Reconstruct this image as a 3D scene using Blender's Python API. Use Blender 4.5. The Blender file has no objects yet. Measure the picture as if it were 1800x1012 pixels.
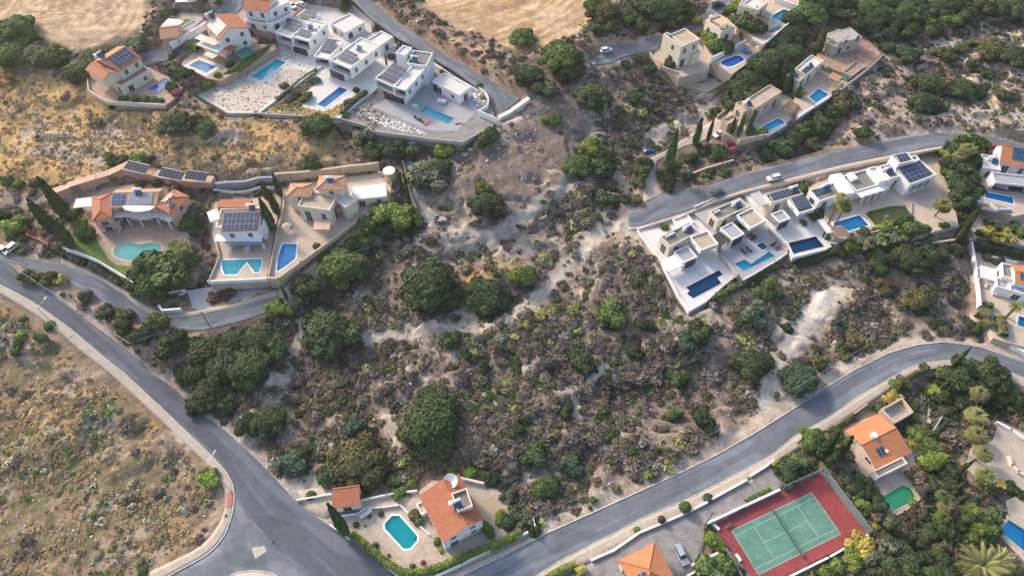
import bpy, math, random
import numpy as np
from mathutils import Vector, Matrix
from mathutils.geometry import tessellate_polygon
random.seed(7); np.random.seed(7)
scene = bpy.context.scene
COL = scene.collection
# ------------------------------------------------------------------ camera, sky, sun
CAMH = 166.0; F = 1200.0; TILT = math.atan(900/1200.0)
cam = bpy.data.objects.new('camera', bpy.data.cameras.new('camera')); COL.objects.link(cam)
cam.location = (0, 0, CAMH); cam.rotation_euler = (TILT, 0, 0)
cam.data.sensor_width = 36; cam.data.lens = 24; cam.data.clip_end = 9000; cam.data.clip_start = 1
scene.camera = cam
SUN_EL, SUN_AZ = math.radians(30), math.radians(137)      # azimuth of the sun, counted from +X to +Y
w = bpy.data.worlds.new('World'); scene.world = w; w.use_nodes = True
nt = w.node_tree; bg = nt.nodes['Background']; sky = nt.nodes.new('ShaderNodeTexSky')
sky.sky_type = 'NISHITA'; sky.sun_disc = False; sky.sun_elevation = SUN_EL
sky.sun_rotation = math.pi/2 - SUN_AZ
sky.air_density = 1.0; sky.dust_density = 3.0; sky.ozone_density = 1.0
nt.links.new(sky.outputs[0], bg.inputs[0]); bg.inputs[1].default_value = 0.15
sl = bpy.data.lights.new('sun', 'SUN'); sl.energy = 1.9; sl.angle = math.radians(8); sl.color = (1, .83, .64)
so = bpy.data.objects.new('sun', sl); COL.objects.link(so)
sd = Vector((math.cos(SUN_AZ)*math.cos(SUN_EL), math.sin(SUN_AZ)*math.cos(SUN_EL), math.sin(SUN_EL)))
so.rotation_euler = sd.to_track_quat('Z', 'Y').to_euler(); so.location = sd*500
scene.view_settings.view_transform = 'Standard'; scene.view_settings.look = 'None'
scene.view_settings.gamma = 1; scene.view_settings.exposure = 1.03

# ------------------------------------------------------------------ pixel windows -> place on the ground
VW = {'P': (0, 0, 1), 'Z1': (0, 0, 4.217), 'Z2': (320, 0, 4.217), 'Z3': (620, 0, 4.217), 'Z4': (980, 0, 4.217), 'Z5': (1240, 0, 4.217),
      'Z6': (1500, 0, 4.217), 'M1': (0, 240, 4.217), 'M2': (330, 260, 4.217), 'M3': (0, 420, 4.217), 'M4': (1100, 340, 4.217),
      'M5': (1400, 240, 5.06), 'M6': (1600, 230, 5.06), 'M7': (1600, 420, 5.06), 'B1': (500, 810, 5), 'B2': (700, 810, 5),
      'B3': (1040, 800, 4.772), 'B4': (1240, 800, 4.772), 'B5': (1400, 660, 5.62), 'B6': (1560, 600, 5.62), 'B7': (1560, 780, 4.3625),
      'B8': (240, 780, 4.3625), 'N1': (1220, 300, 5.954), 'N2': (1680, 230, 9.2), 'N3': (1690, 420, 5.06), 'N4': (240, 480, 6.4286),
      'N5': (1140, 0, 5.622), 'N6': (1260, 50, 5.06), 'N7': (300, 0, 7.785), 'R2': (900, 160, 4.4), 'R1': (600, 220, 4.4)}
def q(v, pts):
    a, b, f = VW[v]
    return [(a+x/f, b+y/f) for x, y in pts]
ct, st = math.cos(TILT), math.sin(TILT)
def ray(px, py):
    x = px-900.0; y = -(py-506.0)
    return (x, F*st+y*ct, -F*ct+y*st)
def at(px, py, z=0.0):
    d = ray(px, py); t = (z-CAMH)/d[2]
    return Vector((d[0]*t, d[1]*t, z))
# ------------------------------------------------------------------ noise (numpy)
_lat = np.random.RandomState(3).rand(256, 256)
def vnoise(x, y):
    xi = np.floor(x).astype(int); yi = np.floor(y).astype(int); fx = x-xi; fy = y-yi
    fx = fx*fx*(3-2*fx); fy = fy*fy*(3-2*fy)
    a = _lat[xi & 255, yi & 255]; b = _lat[(xi+1) & 255, yi & 255]; c = _lat[xi & 255, (yi+1) & 255]; d = _lat[(xi+1) & 255, (yi+1) & 255]
    return (a*(1-fx)+b*fx)*(1-fy)+(c*(1-fx)+d*fx)*fy
def fbm(x, y, s, o=4, seed=0):
    x = np.asarray(x, float)/s+seed*17.3; y = np.asarray(y, float)/s+seed*31.7
    v = 0; a = .5; t = 0
    for i in range(o):
        v = v+a*vnoise(x, y); t += a; a *= .5; x = x*2.03+5.1; y = y*2.03+9.7
    return v/t
def sstep(a, b, x):
    t = np.clip((x-a)/(b-a), 0, 1); return t*t*(3-2*t)
def T(x, y):
    x = np.asarray(x, float); y = np.asarray(y, float)
    u = np.clip((y-95)/15, -30, 30)
    base = 0.145*15*np.log1p(np.exp(u)) + 0.145*np.maximum(y-95-450, 0)
    m = sstep(95, 150, y)
    und = 1.4*np.sin(x/37+.7)*np.sin(y/31+.4) - 3.5*np.exp(-((x-58-(y-150)*.12)/16)**2)*sstep(140, 190, y)*sstep(330, 250, y)
    z = base+m*und
    return np.where(y > 400, np.minimum(z, 44+und*0), z)
def ground(px, py):
    z = 0.0
    for _ in range(14):
        p = at(px, py, z); z = .35*z+.65*float(T(p.x, p.y))
    p = at(px, py, z); return p
PADS = []                       # (polygon world xy, z)
def inpoly(x, y, poly):
    x = np.asarray(x, float); y = np.asarray(y, float); c = np.zeros(x.shape, bool); n = len(poly)
    for i in range(n):
        x0, y0 = poly[i]; x1, y1 = poly[(i+1) % n]
        if y0 == y1: continue
        k = ((y0 > y) != (y1 > y)) & (x < (x1-x0)*(y-y0)/(y1-y0)+x0); c ^= k
    return c
def sdist(x, y, poly):          # signed distance, negative inside
    d = np.full(np.shape(x), 1e9); n = len(poly)
    for i in range(n):
        x0, y0 = poly[i]; x1, y1 = poly[(i+1) % n]; dx, dy = x1-x0, y1-y0; L = dx*dx+dy*dy+1e-9
        t = np.clip(((x-x0)*dx+(y-y0)*dy)/L, 0, 1)
        d = np.minimum(d, np.hypot(x-x0-t*dx, y-y0-t*dy))
    return np.where(inpoly(x, y, poly), -d, d)
def surf(px, py):               # point seen at this pixel: terrace or ground
    best = None
    for poly, z in PADS:
        p = at(px, py, z)
        if bool(inpoly(np.array([p.x]), np.array([p.y]), poly)[0]) and (best is None or z > best.z): best = p
    return best or (ground2(px, py) if 'ground2' in globals() else ground(px, py))
def height_to(base, px, py):    # height of a vertical thing standing at base whose top is seen at px,py
    best = (1e18, 0)
    for i in range(1, 500):
        h = i*.06; v = Vector((base.x, base.y, base.z+h-CAMH)); dep = v.y*st-v.z*ct
        X = 900+F*v.x/dep; Y = 506-F*(v.y*ct+v.z*st)/dep
        e = (X-px)**2+(Y-py)**2
        if e < best[0]: best = (e, h)
    return best[1]
def scale_at(p):                # pixels per metre near p
    v = Vector((p.x, p.y, p.z-CAMH)); return F/(v.y*st-v.z*ct)
# ------------------------------------------------------------------ materials
MATS = {}
def nn(nt, t, **k):
    n = nt.nodes.new(t)
    for a, b in k.items(): setattr(n, a, b)
    return n
def mat(name, rgb, rough=.8, var=.15, scale=1.2, bump=0., metal=0., attr=None, wave=None, fine=0., spec=.3, detail=6., famt=.26):
    if name in MATS: return MATS[name]
    m = bpy.data.materials.new(name); m.use_nodes = True; nt = m.node_tree; L = nt.links
    b = nt.nodes['Principled BSDF']; b.inputs['Roughness'].default_value = rough; b.inputs['Metallic'].default_value = metal
    b.inputs['Specular IOR Level'].default_value = spec
    tc = nn(nt, 'ShaderNodeTexCoord'); geo = nn(nt, 'ShaderNodeNewGeometry')
    no = nn(nt, 'ShaderNodeTexNoise'); no.inputs['Scale'].default_value = scale; no.inputs['Detail'].default_value = detail; no.inputs['Roughness'].default_value = .65
    L.new(geo.outputs['Position'], no.inputs['Vector'])
    mr = nn(nt, 'ShaderNodeMapRange'); mr.inputs['From Min'].default_value = .3; mr.inputs['From Max'].default_value = .7
    mr.inputs['To Min'].default_value = 1-var; mr.inputs['To Max'].default_value = 1+var
    L.new(no.outputs[0], mr.inputs['Value'])
    mx = nn(nt, 'ShaderNodeMix', data_type='RGBA', blend_type='MULTIPLY'); mx.inputs[0].default_value = 1
    if attr:
        at_ = nn(nt, 'ShaderNodeAttribute'); at_.attribute_name = attr
        L.new(at_.outputs['Color'], mx.inputs[6])
        if attr == 'tint':
            m2 = nn(nt, 'ShaderNodeMix', data_type='RGBA', blend_type='MULTIPLY'); m2.inputs[0].default_value = 1
            m2.inputs[6].default_value = (*rgb, 1); L.new(at_.outputs['Color'], m2.inputs[7]); L.new(m2.outputs[2], mx.inputs[6])
            oi = nn(nt, 'ShaderNodeObjectInfo'); hs = nn(nt, 'ShaderNodeHueSaturation')
            r1 = nn(nt, 'ShaderNodeMapRange'); r1.inputs['To Min'].default_value = .75; r1.inputs['To Max'].default_value = 1.25
            L.new(oi.outputs['Random'], r1.inputs['Value']); L.new(r1.outputs[0], hs.inputs['Value']); L.new(m2.outputs[2], hs.inputs['Color']); L.new(hs.outputs[0], mx.inputs[6])
    else: mx.inputs[6].default_value = (*rgb, 1)
    L.new(mr.outputs[0], mx.inputs[7]); col = mx.outputs[2]
    if fine:
        n2 = nn(nt, 'ShaderNodeTexNoise'); n2.inputs['Scale'].default_value = fine; n2.inputs['Detail'].default_value = 3
        L.new(geo.outputs['Position'], n2.inputs['Vector'])
        r2 = nn(nt, 'ShaderNodeMapRange'); r2.inputs['From Min'].default_value = .35; r2.inputs['From Max'].default_value = .65
        r2.inputs['To Min'].default_value = 1-famt; r2.inputs['To Max'].default_value = 1+famt; L.new(n2.outputs[0], r2.inputs['Value'])
        m3 = nn(nt, 'ShaderNodeMix', data_type='RGBA', blend_type='MULTIPLY'); m3.inputs[0].default_value = 1
        L.new(col, m3.inputs[6]); L.new(r2.outputs[0], m3.inputs[7]); col = m3.outputs[2]
    if wave:
        wv = nn(nt, 'ShaderNodeTexWave', wave_type='BANDS', bands_direction=wave[0]); wv.inputs['Scale'].default_value = wave[1]; wv.inputs['Distortion'].default_value = wave[2]
        L.new(tc.outputs['Object'], wv.inputs['Vector'])
        r3 = nn(nt, 'ShaderNodeMapRange'); r3.inputs['To Min'].default_value = wave[3]; r3.inputs['To Max'].default_value = 1.08; L.new(wv.outputs['Fac'], r3.inputs['Value'])
        m4 = nn(nt, 'ShaderNodeMix', data_type='RGBA', blend_type='MULTIPLY'); m4.inputs[0].default_value = 1
        L.new(col, m4.inputs[6]); L.new(r3.outputs[0], m4.inputs[7]); col = m4.outputs[2]
    L.new(col, b.inputs['Base Color'])
    if bump:
        bp = nn(nt, 'ShaderNodeBump'); bp.inputs['Strength'].default_value = bump; bp.inputs['Distance'].default_value = .3
        L.new((n2 if fine else no).outputs[0], bp.inputs['Height']); L.new(bp.outputs[0], b.inputs['Normal'])
    MATS[name] = m; return m
def water(name, rgb, deep=.0):
    if name in MATS: return MATS[name]
    m = bpy.data.materials.new(name); m.use_nodes = True; nt = m.node_tree; L = nt.links
    for n in list(nt.nodes): nt.nodes.remove(n)
    o = nn(nt, 'ShaderNodeOutputMaterial'); tr = nn(nt, 'ShaderNodeBsdfTransparent'); tr.inputs[0].default_value = (*rgb, 1)
    gl = nn(nt, 'ShaderNodeBsdfGlossy'); gl.inputs['Roughness'].default_value = .06
    fr = nn(nt, 'ShaderNodeFresnel'); fr.inputs[0].default_value = 1.33
    no = nn(nt, 'ShaderNodeTexNoise'); no.inputs['Scale'].default_value = 1.6; bp = nn(nt, 'ShaderNodeBump'); bp.inputs['Strength'].default_value = .12
    g = nn(nt, 'ShaderNodeNewGeometry'); L.new(g.outputs['Position'], no.inputs['Vector']); L.new(no.outputs[0], bp.inputs['Height']); L.new(bp.outputs[0], gl.inputs['Normal'])
    mi = nn(nt, 'ShaderNodeMixShader'); L.new(fr.outputs[0], mi.inputs[0]); L.new(tr.outputs[0], mi.inputs[1]); L.new(gl.outputs[0], mi.inputs[2]); L.new(mi.outputs[0], o.inputs[0])
    MATS[name] = m; return m
WHITE = mat('white_render', (.77, .76, .75), .7, .09, .5); CREAM = mat('cream_render', (.68, .60, .48), .8, .1, .5)
BEIGE = mat('beige_render', (.50, .40, .29), .8, .12, .5); PINK = mat('pink_render', (.55, .36, .28), .8, .12, .5)
PINKROOF = mat('pink_paving', (.36, .21, .16), .85, .2, 1); CONC = mat('raw_concrete', (.36, .34, .31), .9, .22, .8)
STONE = mat('pale_stone', (.48, .41, .33), .9, .25, 1.1, .3)
ROOFX = mat('terracotta_tiles_x', (.43, .16, .085), .75, .16, .8, wave=('X', .62, .6, .62)); ROOFY = mat('terracotta_tiles_y', (.43, .16, .085), .75, .16, .8, wave=('Y', .62, .6, .62))
ORX = mat('orange_tiles_x', (.56, .22, .10), .75, .1, .8, wave=('X', .62, .6, .7)); ORY = mat('orange_tiles_y', (.56, .22, .10), .75, .1, .8, wave=('Y', .62, .6, .7))
TANX = mat('tan_tiles_x', (.48, .28, .17), .8, .15, .8, wave=('X', .62, .6, .7)); TANY = mat('tan_tiles_y', (.48, .28, .17), .8, .15, .8, wave=('Y', .62, .6, .7))
GREYROOF = mat('grey_roof', (.20, .19, .17), .9, .2, .7); BEIGEROOF = mat('beige_roof', (.42, .35, .26), .9, .2, .6); WHITEROOF = mat('white_roof', (.60, .57, .52), .85, .14, .6)
GLASS = mat('dark_glass', (.035, .045, .055), .12, .3, 1.5, spec=.6); PANEL = mat('solar_cells', (.045, .06, .10), .3, .3, .9, spec=.35)
BLUEPANEL = mat('blue_solar_cells', (.03, .09, .2), .3, .25, .9, spec=.35)
METAL = mat('pale_metal', (.55, .57, .6), .4, .1, 1, metal=.4); DARKMETAL = mat('dark_metal', (.05, .05, .055), .5, .2, 1)
WOOD = mat('weathered_wood', (.16, .085, .05), .8, .3, 2); TANWOOD = mat('tan_slats', (.38, .22, .11), .8, .25, 2)
ASPH = mat('asphalt', (1, 1, 1), .9, .12, .35, fine=3, famt=.07, attr='soil', detail=8); ASPH2 = mat('worn_asphalt', (.155, .16, .165), .9, .16, .3, fine=3, famt=.07, attr='soil')
PAVE = mat('beige_pavement', (.42, .36, .295), .9, .13, .5, fine=2, famt=.07); CONCROAD = mat('concrete_road', (.42, .36, .29), .9, .16, .25, fine=2, famt=.08)
KERB = mat('kerb_stone', (.5, .47, .43), .9, .25, .7)
DECKW = mat('white_paving', (.60, .58, .56), .8, .1, .5); DECKB = mat('beige_paving', (.48, .39, .31), .85, .13, .5)
DECKG = mat('grey_paving', (.34, .34, .36), .8, .12, .5); DECKP = mat('terracotta_paving', (.38, .27, .21), .85, .2, .6)
SANDY = mat('sandy_yard', (.42, .35, .29), .95, .16, .5, fine=2, famt=.1); GRAVELM = mat('grey_gravel', (.25, .235, .23), .95, .25, .4, fine=4, bump=.2)
LAWN = mat('lawn_grass', (.10, .17, .03), .9, .35, .35, fine=3, bump=.4); TURF = mat('sparse_turf', (.042, .07, .022), .9, .3, .5, fine=3, bump=.4)
LEAF = {'dark': mat('dark_leaves', (.048, .074, .030), .8, .25, .5, attr='tint'), 'green': mat('green_leaves', (.078, .122, .036), .8, .25, .5, attr='tint'),
        'lime': mat('lime_leaves', (.15, .205, .04), .8, .25, .5, attr='tint'), 'olive': mat('olive_leaves', (.105, .105, .045), .8, .25, .5, attr='tint'),
        'grey': mat('grey_green_leaves', (.12, .14, .09), .8, .2, .5, attr='tint'), 'pine': mat('pine_needles', (.08, .11, .035), .8, .3, .4, attr='tint'),
        'blue': mat('blue_green_leaves', (.055, .10, .062), .8, .2, .5, attr='tint'), 'brown': mat('brown_twigs', (.115, .085, .065), .9, .25, .5, attr='tint'),
        'rust': mat('rusty_leaves', (.17, .09, .06), .85, .3, .5, attr='tint'), 'palm': mat('palm_leaves', (.20, .215, .085), .7, .2, .5, attr='tint'), 'red': mat('magenta_flowers', (.34, .07, .13), .8, .3, .5, attr='tint'), 'cyp': mat('cypress_leaves', (.055, .092, .030), .8, .25, .7, attr='tint'),
        'yellow': mat('yellow_leaves', (.33, .28, .06), .8, .25, .5, attr='tint')}
BARK = mat('bark', (.14, .10, .075), .95, .3, 3)
# ------------------------------------------------------------------ mesh builder
class MB:
    def __init__(s): s.v = []; s.f = []
    def quad(s, *p):
        i = len(s.v); s.v += [tuple(a) for a in p]; s.f.append(tuple(range(i, i+len(p)))); return s
    def box(s, x0, y0, z0, x1, y1, z1):
        i = len(s.v); s.v += [(x0, y0, z0), (x1, y0, z0), (x1, y1, z0), (x0, y1, z0), (x0, y0, z1), (x1, y0, z1), (x1, y1, z1), (x0, y1, z1)]
        s.f += [(i+3, i+2, i+1, i), (i+4, i+5, i+6, i+7), (i, i+1, i+5, i+4), (i+1, i+2, i+6, i+5), (i+2, i+3, i+7, i+6), (i+3, i, i+4, i+7)]; return s
    def prism(s, pts, z0, z1, holes=(), zb=None):
        loops = [[Vector((p[0], p[1], 0)) for p in pts]]+[[Vector((p[0], p[1], 0)) for p in h] for h in holes]
        flat = [p for l in loops for p in l]; i = len(s.v)
        s.v += [(p.x, p.y, z1) for p in flat]
        for t in tessellate_polygon(loops):
            a, b, c = [flat[k] for k in t]
            t = t if (b-a).cross(c-a).z > 0 else (t[0], t[2], t[1])
            s.f.append(tuple(i+k for k in t))
        for li, l in enumerate(loops):
            n = len(l); j = len(s.v); s.v += [(p.x, p.y, z1) for p in l]+[(p.x, p.y, z0) for p in l]
            area = sum(l[k].x*l[(k+1) % n].y-l[(k+1) % n].x*l[k].y for k in range(n)); ccw = (area > 0) != (li > 0)
            for k in range(n):
                a, b = j+k, j+(k+1) % n
                s.f.append((b, a, a+n, b+n) if ccw else (a, b, b+n, a+n))
        return s
    def tube(s, p0, p1, r0, r1=None, n=8):
        r1 = r0 if r1 is None else r1; p0 = Vector(p0); p1 = Vector(p1); d = (p1-p0).normalized()
        a = d.orthogonal().normalized(); b = d.cross(a); i = len(s.v)
        for p, r in ((p0, r0), (p1, r1)):
            s.v += [tuple(p+a*math.cos(2*math.pi*k/n)*r+b*math.sin(2*math.pi*k/n)*r) for k in range(n)]
        for k in range(n): s.f.append((i+k, i+(k+1) % n, i+n+(k+1) % n, i+n+k))
        s.f.append(tuple(i+n+k for k in range(n))); s.f.append(tuple(i+k for k in reversed(range(n)))); return s
    def mesh(s, name, m=None):
        me = bpy.data.meshes.new(name); me.from_pydata(s.v, [], s.f); me.update()
        if m: me.materials.append(m)
        return me
    def build(s, name, m, parent=None, loc=(0, 0, 0), rot=0, bevel=0):
        o = bpy.data.objects.new(name, s.mesh(name, m)); COL.objects.link(o); o.location = loc; o.rotation_euler = (0, 0, rot); o.parent = parent
        return o
def tag(o, label=None, cat=None, group=None, kind=None):
    for k, v in (('label', label), ('category', cat), ('group', group), ('kind', kind)):
        if v: o[k] = v
    return o
def empty(name, loc, label, cat, group=None, rot=0):
    o = bpy.data.objects.new(name, None); COL.objects.link(o); o.location = loc; o.rotation_euler = (0, 0, rot); o.empty_display_size = .5
    return tag(o, label, cat, group)
def np_mesh(name, verts, faces4, m, col=None, colname='tint', smooth=False):
    me = bpy.data.meshes.new(name); n = len(verts); k = faces4.shape[1]; nf = len(faces4)
    me.vertices.add(n); me.vertices.foreach_set('co', np.ascontiguousarray(verts, np.float32).ravel())
    me.loops.add(nf*k); me.loops.foreach_set('vertex_index', np.ascontiguousarray(faces4, np.int32).ravel())
    me.polygons.add(nf); me.polygons.foreach_set('loop_start', np.arange(0, nf*k, k, dtype=np.int32)); me.polygons.foreach_set('loop_total', np.full(nf, k, np.int32))
    if col is not None:
        a = me.color_attributes.new(colname, 'FLOAT_COLOR', 'POINT'); a.data.foreach_set('color', (col if col.shape[1] == 4 else np.c_[col, np.ones(len(col))]).astype(np.float32).ravel())
    if smooth: me.polygons.foreach_set('use_smooth', np.ones(nf, bool))
    me.update(); me.validate()
    if m: me.materials.append(m)
    return me
def ground_mat():
    m = bpy.data.materials.new('ground_soil'); m.use_nodes = True; nt = m.node_tree; L = nt.links; b = nt.nodes['Principled BSDF']; b.inputs['Roughness'].default_value = .97; b.inputs['Specular IOR Level'].default_value = .05
    a = nn(nt, 'ShaderNodeAttribute'); a.attribute_name = 'soil'; g = nn(nt, 'ShaderNodeNewGeometry'); col = a.outputs['Color']
    def noise(sc, dt, ro, lo, hi, t0, t1):
        n = nn(nt, 'ShaderNodeTexNoise'); n.inputs['Scale'].default_value = sc; n.inputs['Detail'].default_value = dt; n.inputs['Roughness'].default_value = ro; L.new(g.outputs['Position'], n.inputs['Vector'])
        r = nn(nt, 'ShaderNodeMapRange'); r.inputs['From Min'].default_value = lo; r.inputs['From Max'].default_value = hi; r.inputs['To Min'].default_value = t0; r.inputs['To Max'].default_value = t1; L.new(n.outputs[0], r.inputs['Value']); return r.outputs[0], n
    def mul(c, f):
        x = nn(nt, 'ShaderNodeMix', data_type='RGBA', blend_type='MULTIPLY'); x.inputs[0].default_value = 1; L.new(c, x.inputs[6]); L.new(f, x.inputs[7]); return x.outputs[2]
    f1, _ = noise(.28, 9, .75, .32, .68, .66, 1.34); f2, n2_ = noise(1.7, 6, .75, .34, .66, .72, 1.28); col = mul(mul(col, f1), f2)
    def blend(c, rgb, f):
        k = nn(nt, 'ShaderNodeMath', operation='MULTIPLY'); L.new(f, k.inputs[0]); L.new(a.outputs['Alpha'], k.inputs[1])
        x = nn(nt, 'ShaderNodeMix', data_type='RGBA'); L.new(k.outputs[0], x.inputs[0]); L.new(c, x.inputs[6]); x.inputs[7].default_value = (*rgb, 1); return x.outputs[2]
    f3, _ = noise(.55, 8, .8, .56, .62, 0, .75); f4, _ = noise(.75, 7, .78, .55, .63, 0, .7); L.new  # pale stone crumbs and dark low growth
    col = blend(blend(col, (.085, .075, .058), f4), (.46, .40, .345), f3)
    L.new(col, b.inputs['Base Color']); bp = nn(nt, 'ShaderNodeBump'); bp.inputs['Strength'].default_value = .6; bp.inputs['Distance'].default_value = .35; L.new(n2_.outputs[0], bp.inputs['Height']); L.new(bp.outputs[0], b.inputs['Normal']); return m
def P(v, *pts, z=None):
    return [tuple((at(*p, z) if z is not None else ground(*p))[:2]) for p in q(v, pts)]
# ------------------------------------------------------------------ terraces (plots) : view, px polygon, height above the ground at their middle
PADSPEC = {}
def pad(key, v, pts, dz, m=DECKW, ref=None, holes=()):
    pp = q(v, pts) if v else pts
    cx, cy = ref or (sum(p[0] for p in pp)/len(pp), sum(p[1] for p in pp)/len(pp))
    z = ground(cx, cy).z+dz
    poly = [tuple(at(*p, z)[:2]) for p in pp]
    PADS.append((poly, z)); PADSPEC[key] = dict(poly=poly, z=z, mat=m, holes=[]); return z
z1 = pad('cream', 'Z1', [(640, 565), (650, 670), (790, 755), (840, 770), (1220, 785), (1300, 730), (1360, 640), (1250, 570), (1140, 520), (1040, 420), (900, 370), (700, 480)], .6, DECKP)
zp2 = pad('green_yard', 'Z1', [(1190, 190), (1260, 130), (1290, 100), (1590, 100), (1518, 130), (1310, 320), (1250, 320), (1195, 290)], .3, SANDY)
z3 = pad('canopy', 'Z2', [(-5, 480), (10, 450), (190, 300), (200, 150), (300, 130), (500, 190), (560, 330), (690, 330), (700, 360), (290, 600), (180, 580)], .4, DECKP)
z4 = pad('terrace_top', 'Z2', [(400, 110), (460, 10), (810, -30), (930, 30), (690, 220), (640, 250), (520, 220)], .4, DECKP)
zA = pad('modern_west', 'Z2', [(118, 705), (340, 838), (560, 838), (985, 522), (1330, 275), (1455, 215), (1250, 20), (1180, 70), (930, 30), (675, 220), (700, 345)], .8, DECKW, ref=(480, 170))
zB = pad('modern_middle', 'Z2', [(566, 838), (1170, 878), (1425, 675), (1560, 500), (1590, 330), (1470, 220), (1334, 278), (989, 525)], .8, DECKW, ref=(600, 165))
zC = pad('modern_east', 'P', [(598, 208.5), (645, 222), (655, 231), (768, 247), (814, 250), (866, 222), (868, 200), (858, 172), (826, 149), (795, 128), (750, 99), (700, 69), (698, 79), (691, 114), (659, 160)], .8, GRAVELM, ref=(740, 190))
zpk = pad('pink', 'M1', [(545, 540), (540, 490), (700, 420), (780, 385), (1020, 350), (1190, 350), (1410, 430), (1420, 620), (1400, 760), (1440, 900), (1300, 990), (1180, 1040), (980, 1080), (860, 1005), (650, 880), (470, 820), (530, 700)], .5, DECKP, ref=(230, 400))
zw = pad('white_panel', 'M2', [(150, 985), (230, 800), (180, 640), (200, 400), (540, 370), (700, 330), (690, 420), (640, 640), (600, 880), (585, 965)], .6, DECKB, ref=(420, 420))
zbg = pad('beige', 'M2', [(592, 962), (665, 965), (830, 840), (1245, 545), (1490, 430), (1518, 260), (1400, 190), (1040, 235), (700, 300), (705, 420), (650, 640), (610, 880)], .6, DECKB, ref=(540, 390))
zlow = pad('blue_yard', 'N4', [(570, 200), (1470, 60), (1545, 215), (720, 430), (640, 400)], -2.0, DECKW, ref=(400, 520))
zsat = pad('satellite', 'B1', [(440, 475), (660, 445), (690, 330), (1180, 262), (1300, 170), (1560, 145), (1740, 195), (1880, 250), (2060, 480), (2130, 610), (1850, 745), (1340, 1010), (1000, 1025), (860, 900), (570, 680), (530, 620)], .35, SANDY)
z11 = pad('infinity_west', 'M4', [(85, 268), (480, 128), (640, 275), (700, 430), (832, 600), (720, 690), (600, 800), (470, 868), (395, 760), (262, 500)], 1.0, DECKW)
z12 = pad('infinity_middle', 'M4', [(484, 126), (690, 20), (880, 5), (1030, 130), (1195, 395), (1190, 445), (1110, 505), (868, 645), (836, 600), (704, 430), (644, 275)], .6, DECKG)
z13 = pad('infinity_east', 'N1', [(520, 240), (1060, 110), (1180, 180), (1280, 400), (1390, 540), (1548, 700), (1500, 780), (1385, 815), (1035, 905), (980, 780), (800, 620), (700, 470)], .4, DECKW)
z14 = pad('big_white', 'M5', [(100, 450), (380, 330), (720, 210), (880, 150), (1250, 120), (1330, 350), (1400, 560), (1440, 790), (1050, 890), (960, 850), (660, 850), (480, 910), (330, 900), (260, 760), (240, 640)], .3, DECKB)
z15 = pad('arcade', 'M6', [(545, 420), (600, 250), (700, 180), (800, 140), (1050, 160), (1100, 720), (920, 760), (800, 700), (560, 610), (545, 500)], .3, DECKB)
z15b = pad('arcade_garden', 'M6', [(540, 860), (600, 740), (560, 625), (800, 715), (920, 770), (1100, 740), (1100, 1010), (1010, 1020), (570, 950)], -.7, SANDY)
z16 = pad('canvas_roof', 'M7', [(560, 120), (740, 160), (1000, 190), (1100, 200), (1100, 980), (860, 920), (740, 880), (700, 780), (620, 600), (600, 560)], .2, DECKB)
z17 = pad('cube', 'N5', [(70, 480), (150, 330), (360, 270), (610, 560), (600, 690), (300, 770), (40, 560)], 1.0, DECKB)
z17b = pad('drained_pool', 'N5', [(295, 785), (610, 690), (810, 760), (800, 830), (570, 905), (330, 860)], -1.2, DECKB)
z18 = pad('parasol', 'N5', [(560, 160), (700, 110), (880, 240), (900, 400), (1150, 470), (1100, 540), (820, 740), (620, 600), (560, 450)], .3, DECKB)
z19 = pad('tan_deck', 'N5', [(780, -120), (1300, -120), (1530, 0), (1500, 120), (1420, 190), (1150, 430), (1030, 370), (880, 250)], .8, BEIGE)
z20 = pad('unfinished', 'N6', [(940, 60), (1040, -20), (1300, 60), (1460, 230), (1330, 350), (1190, 430), (930, 320), (890, 240)], .6, mat('red_earth_yard', (.36, .23, .16), .95, .25, .5, fine=2))
z21 = pad('net_pool', 'N6', [(660, 380), (830, 230), (950, 300), (1190, 430), (1140, 520), (1010, 610), (870, 700), (720, 780), (700, 640)], .3, DECKB)
z22 = pad('stone_villa', 'N6', [(70, 800), (180, 650), (470, 500), (590, 560), (740, 690), (650, 820), (440, 950), (200, 990), (60, 930)], .3, DECKB)
zct = pad('court_villa', 'P', [(1480, 752), (1540, 728), (1602, 790), (1614, 830), (1624, 872), (1590, 900), (1560, 911), (1548, 905), (1530, 862), (1500, 800)], .2, DECKB)
zdr = pad('palm_drive', 'P', [(1745, 775), (1757, 740), (1830, 775), (1830, 870), (1800, 862), (1773, 846), (1732, 851), (1707, 830), (1697, 821), (1709, 780)], .15, PAVE)
zco = pad('corner_pool', 'P', [(1749, 932), (1772, 900), (1768, 880), (1790, 868), (1860, 900), (1860, 1010), (1800, 985)], .2, DECKB)
zten = pad('court', 'P', [(1253, 922), (1442, 830), (1528, 938), (1336, 1032)], .12, mat('court_red', (.26, .055, .06), .85, .14, .25, fine=2, famt=.1), ref=(1385, 930))
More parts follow.
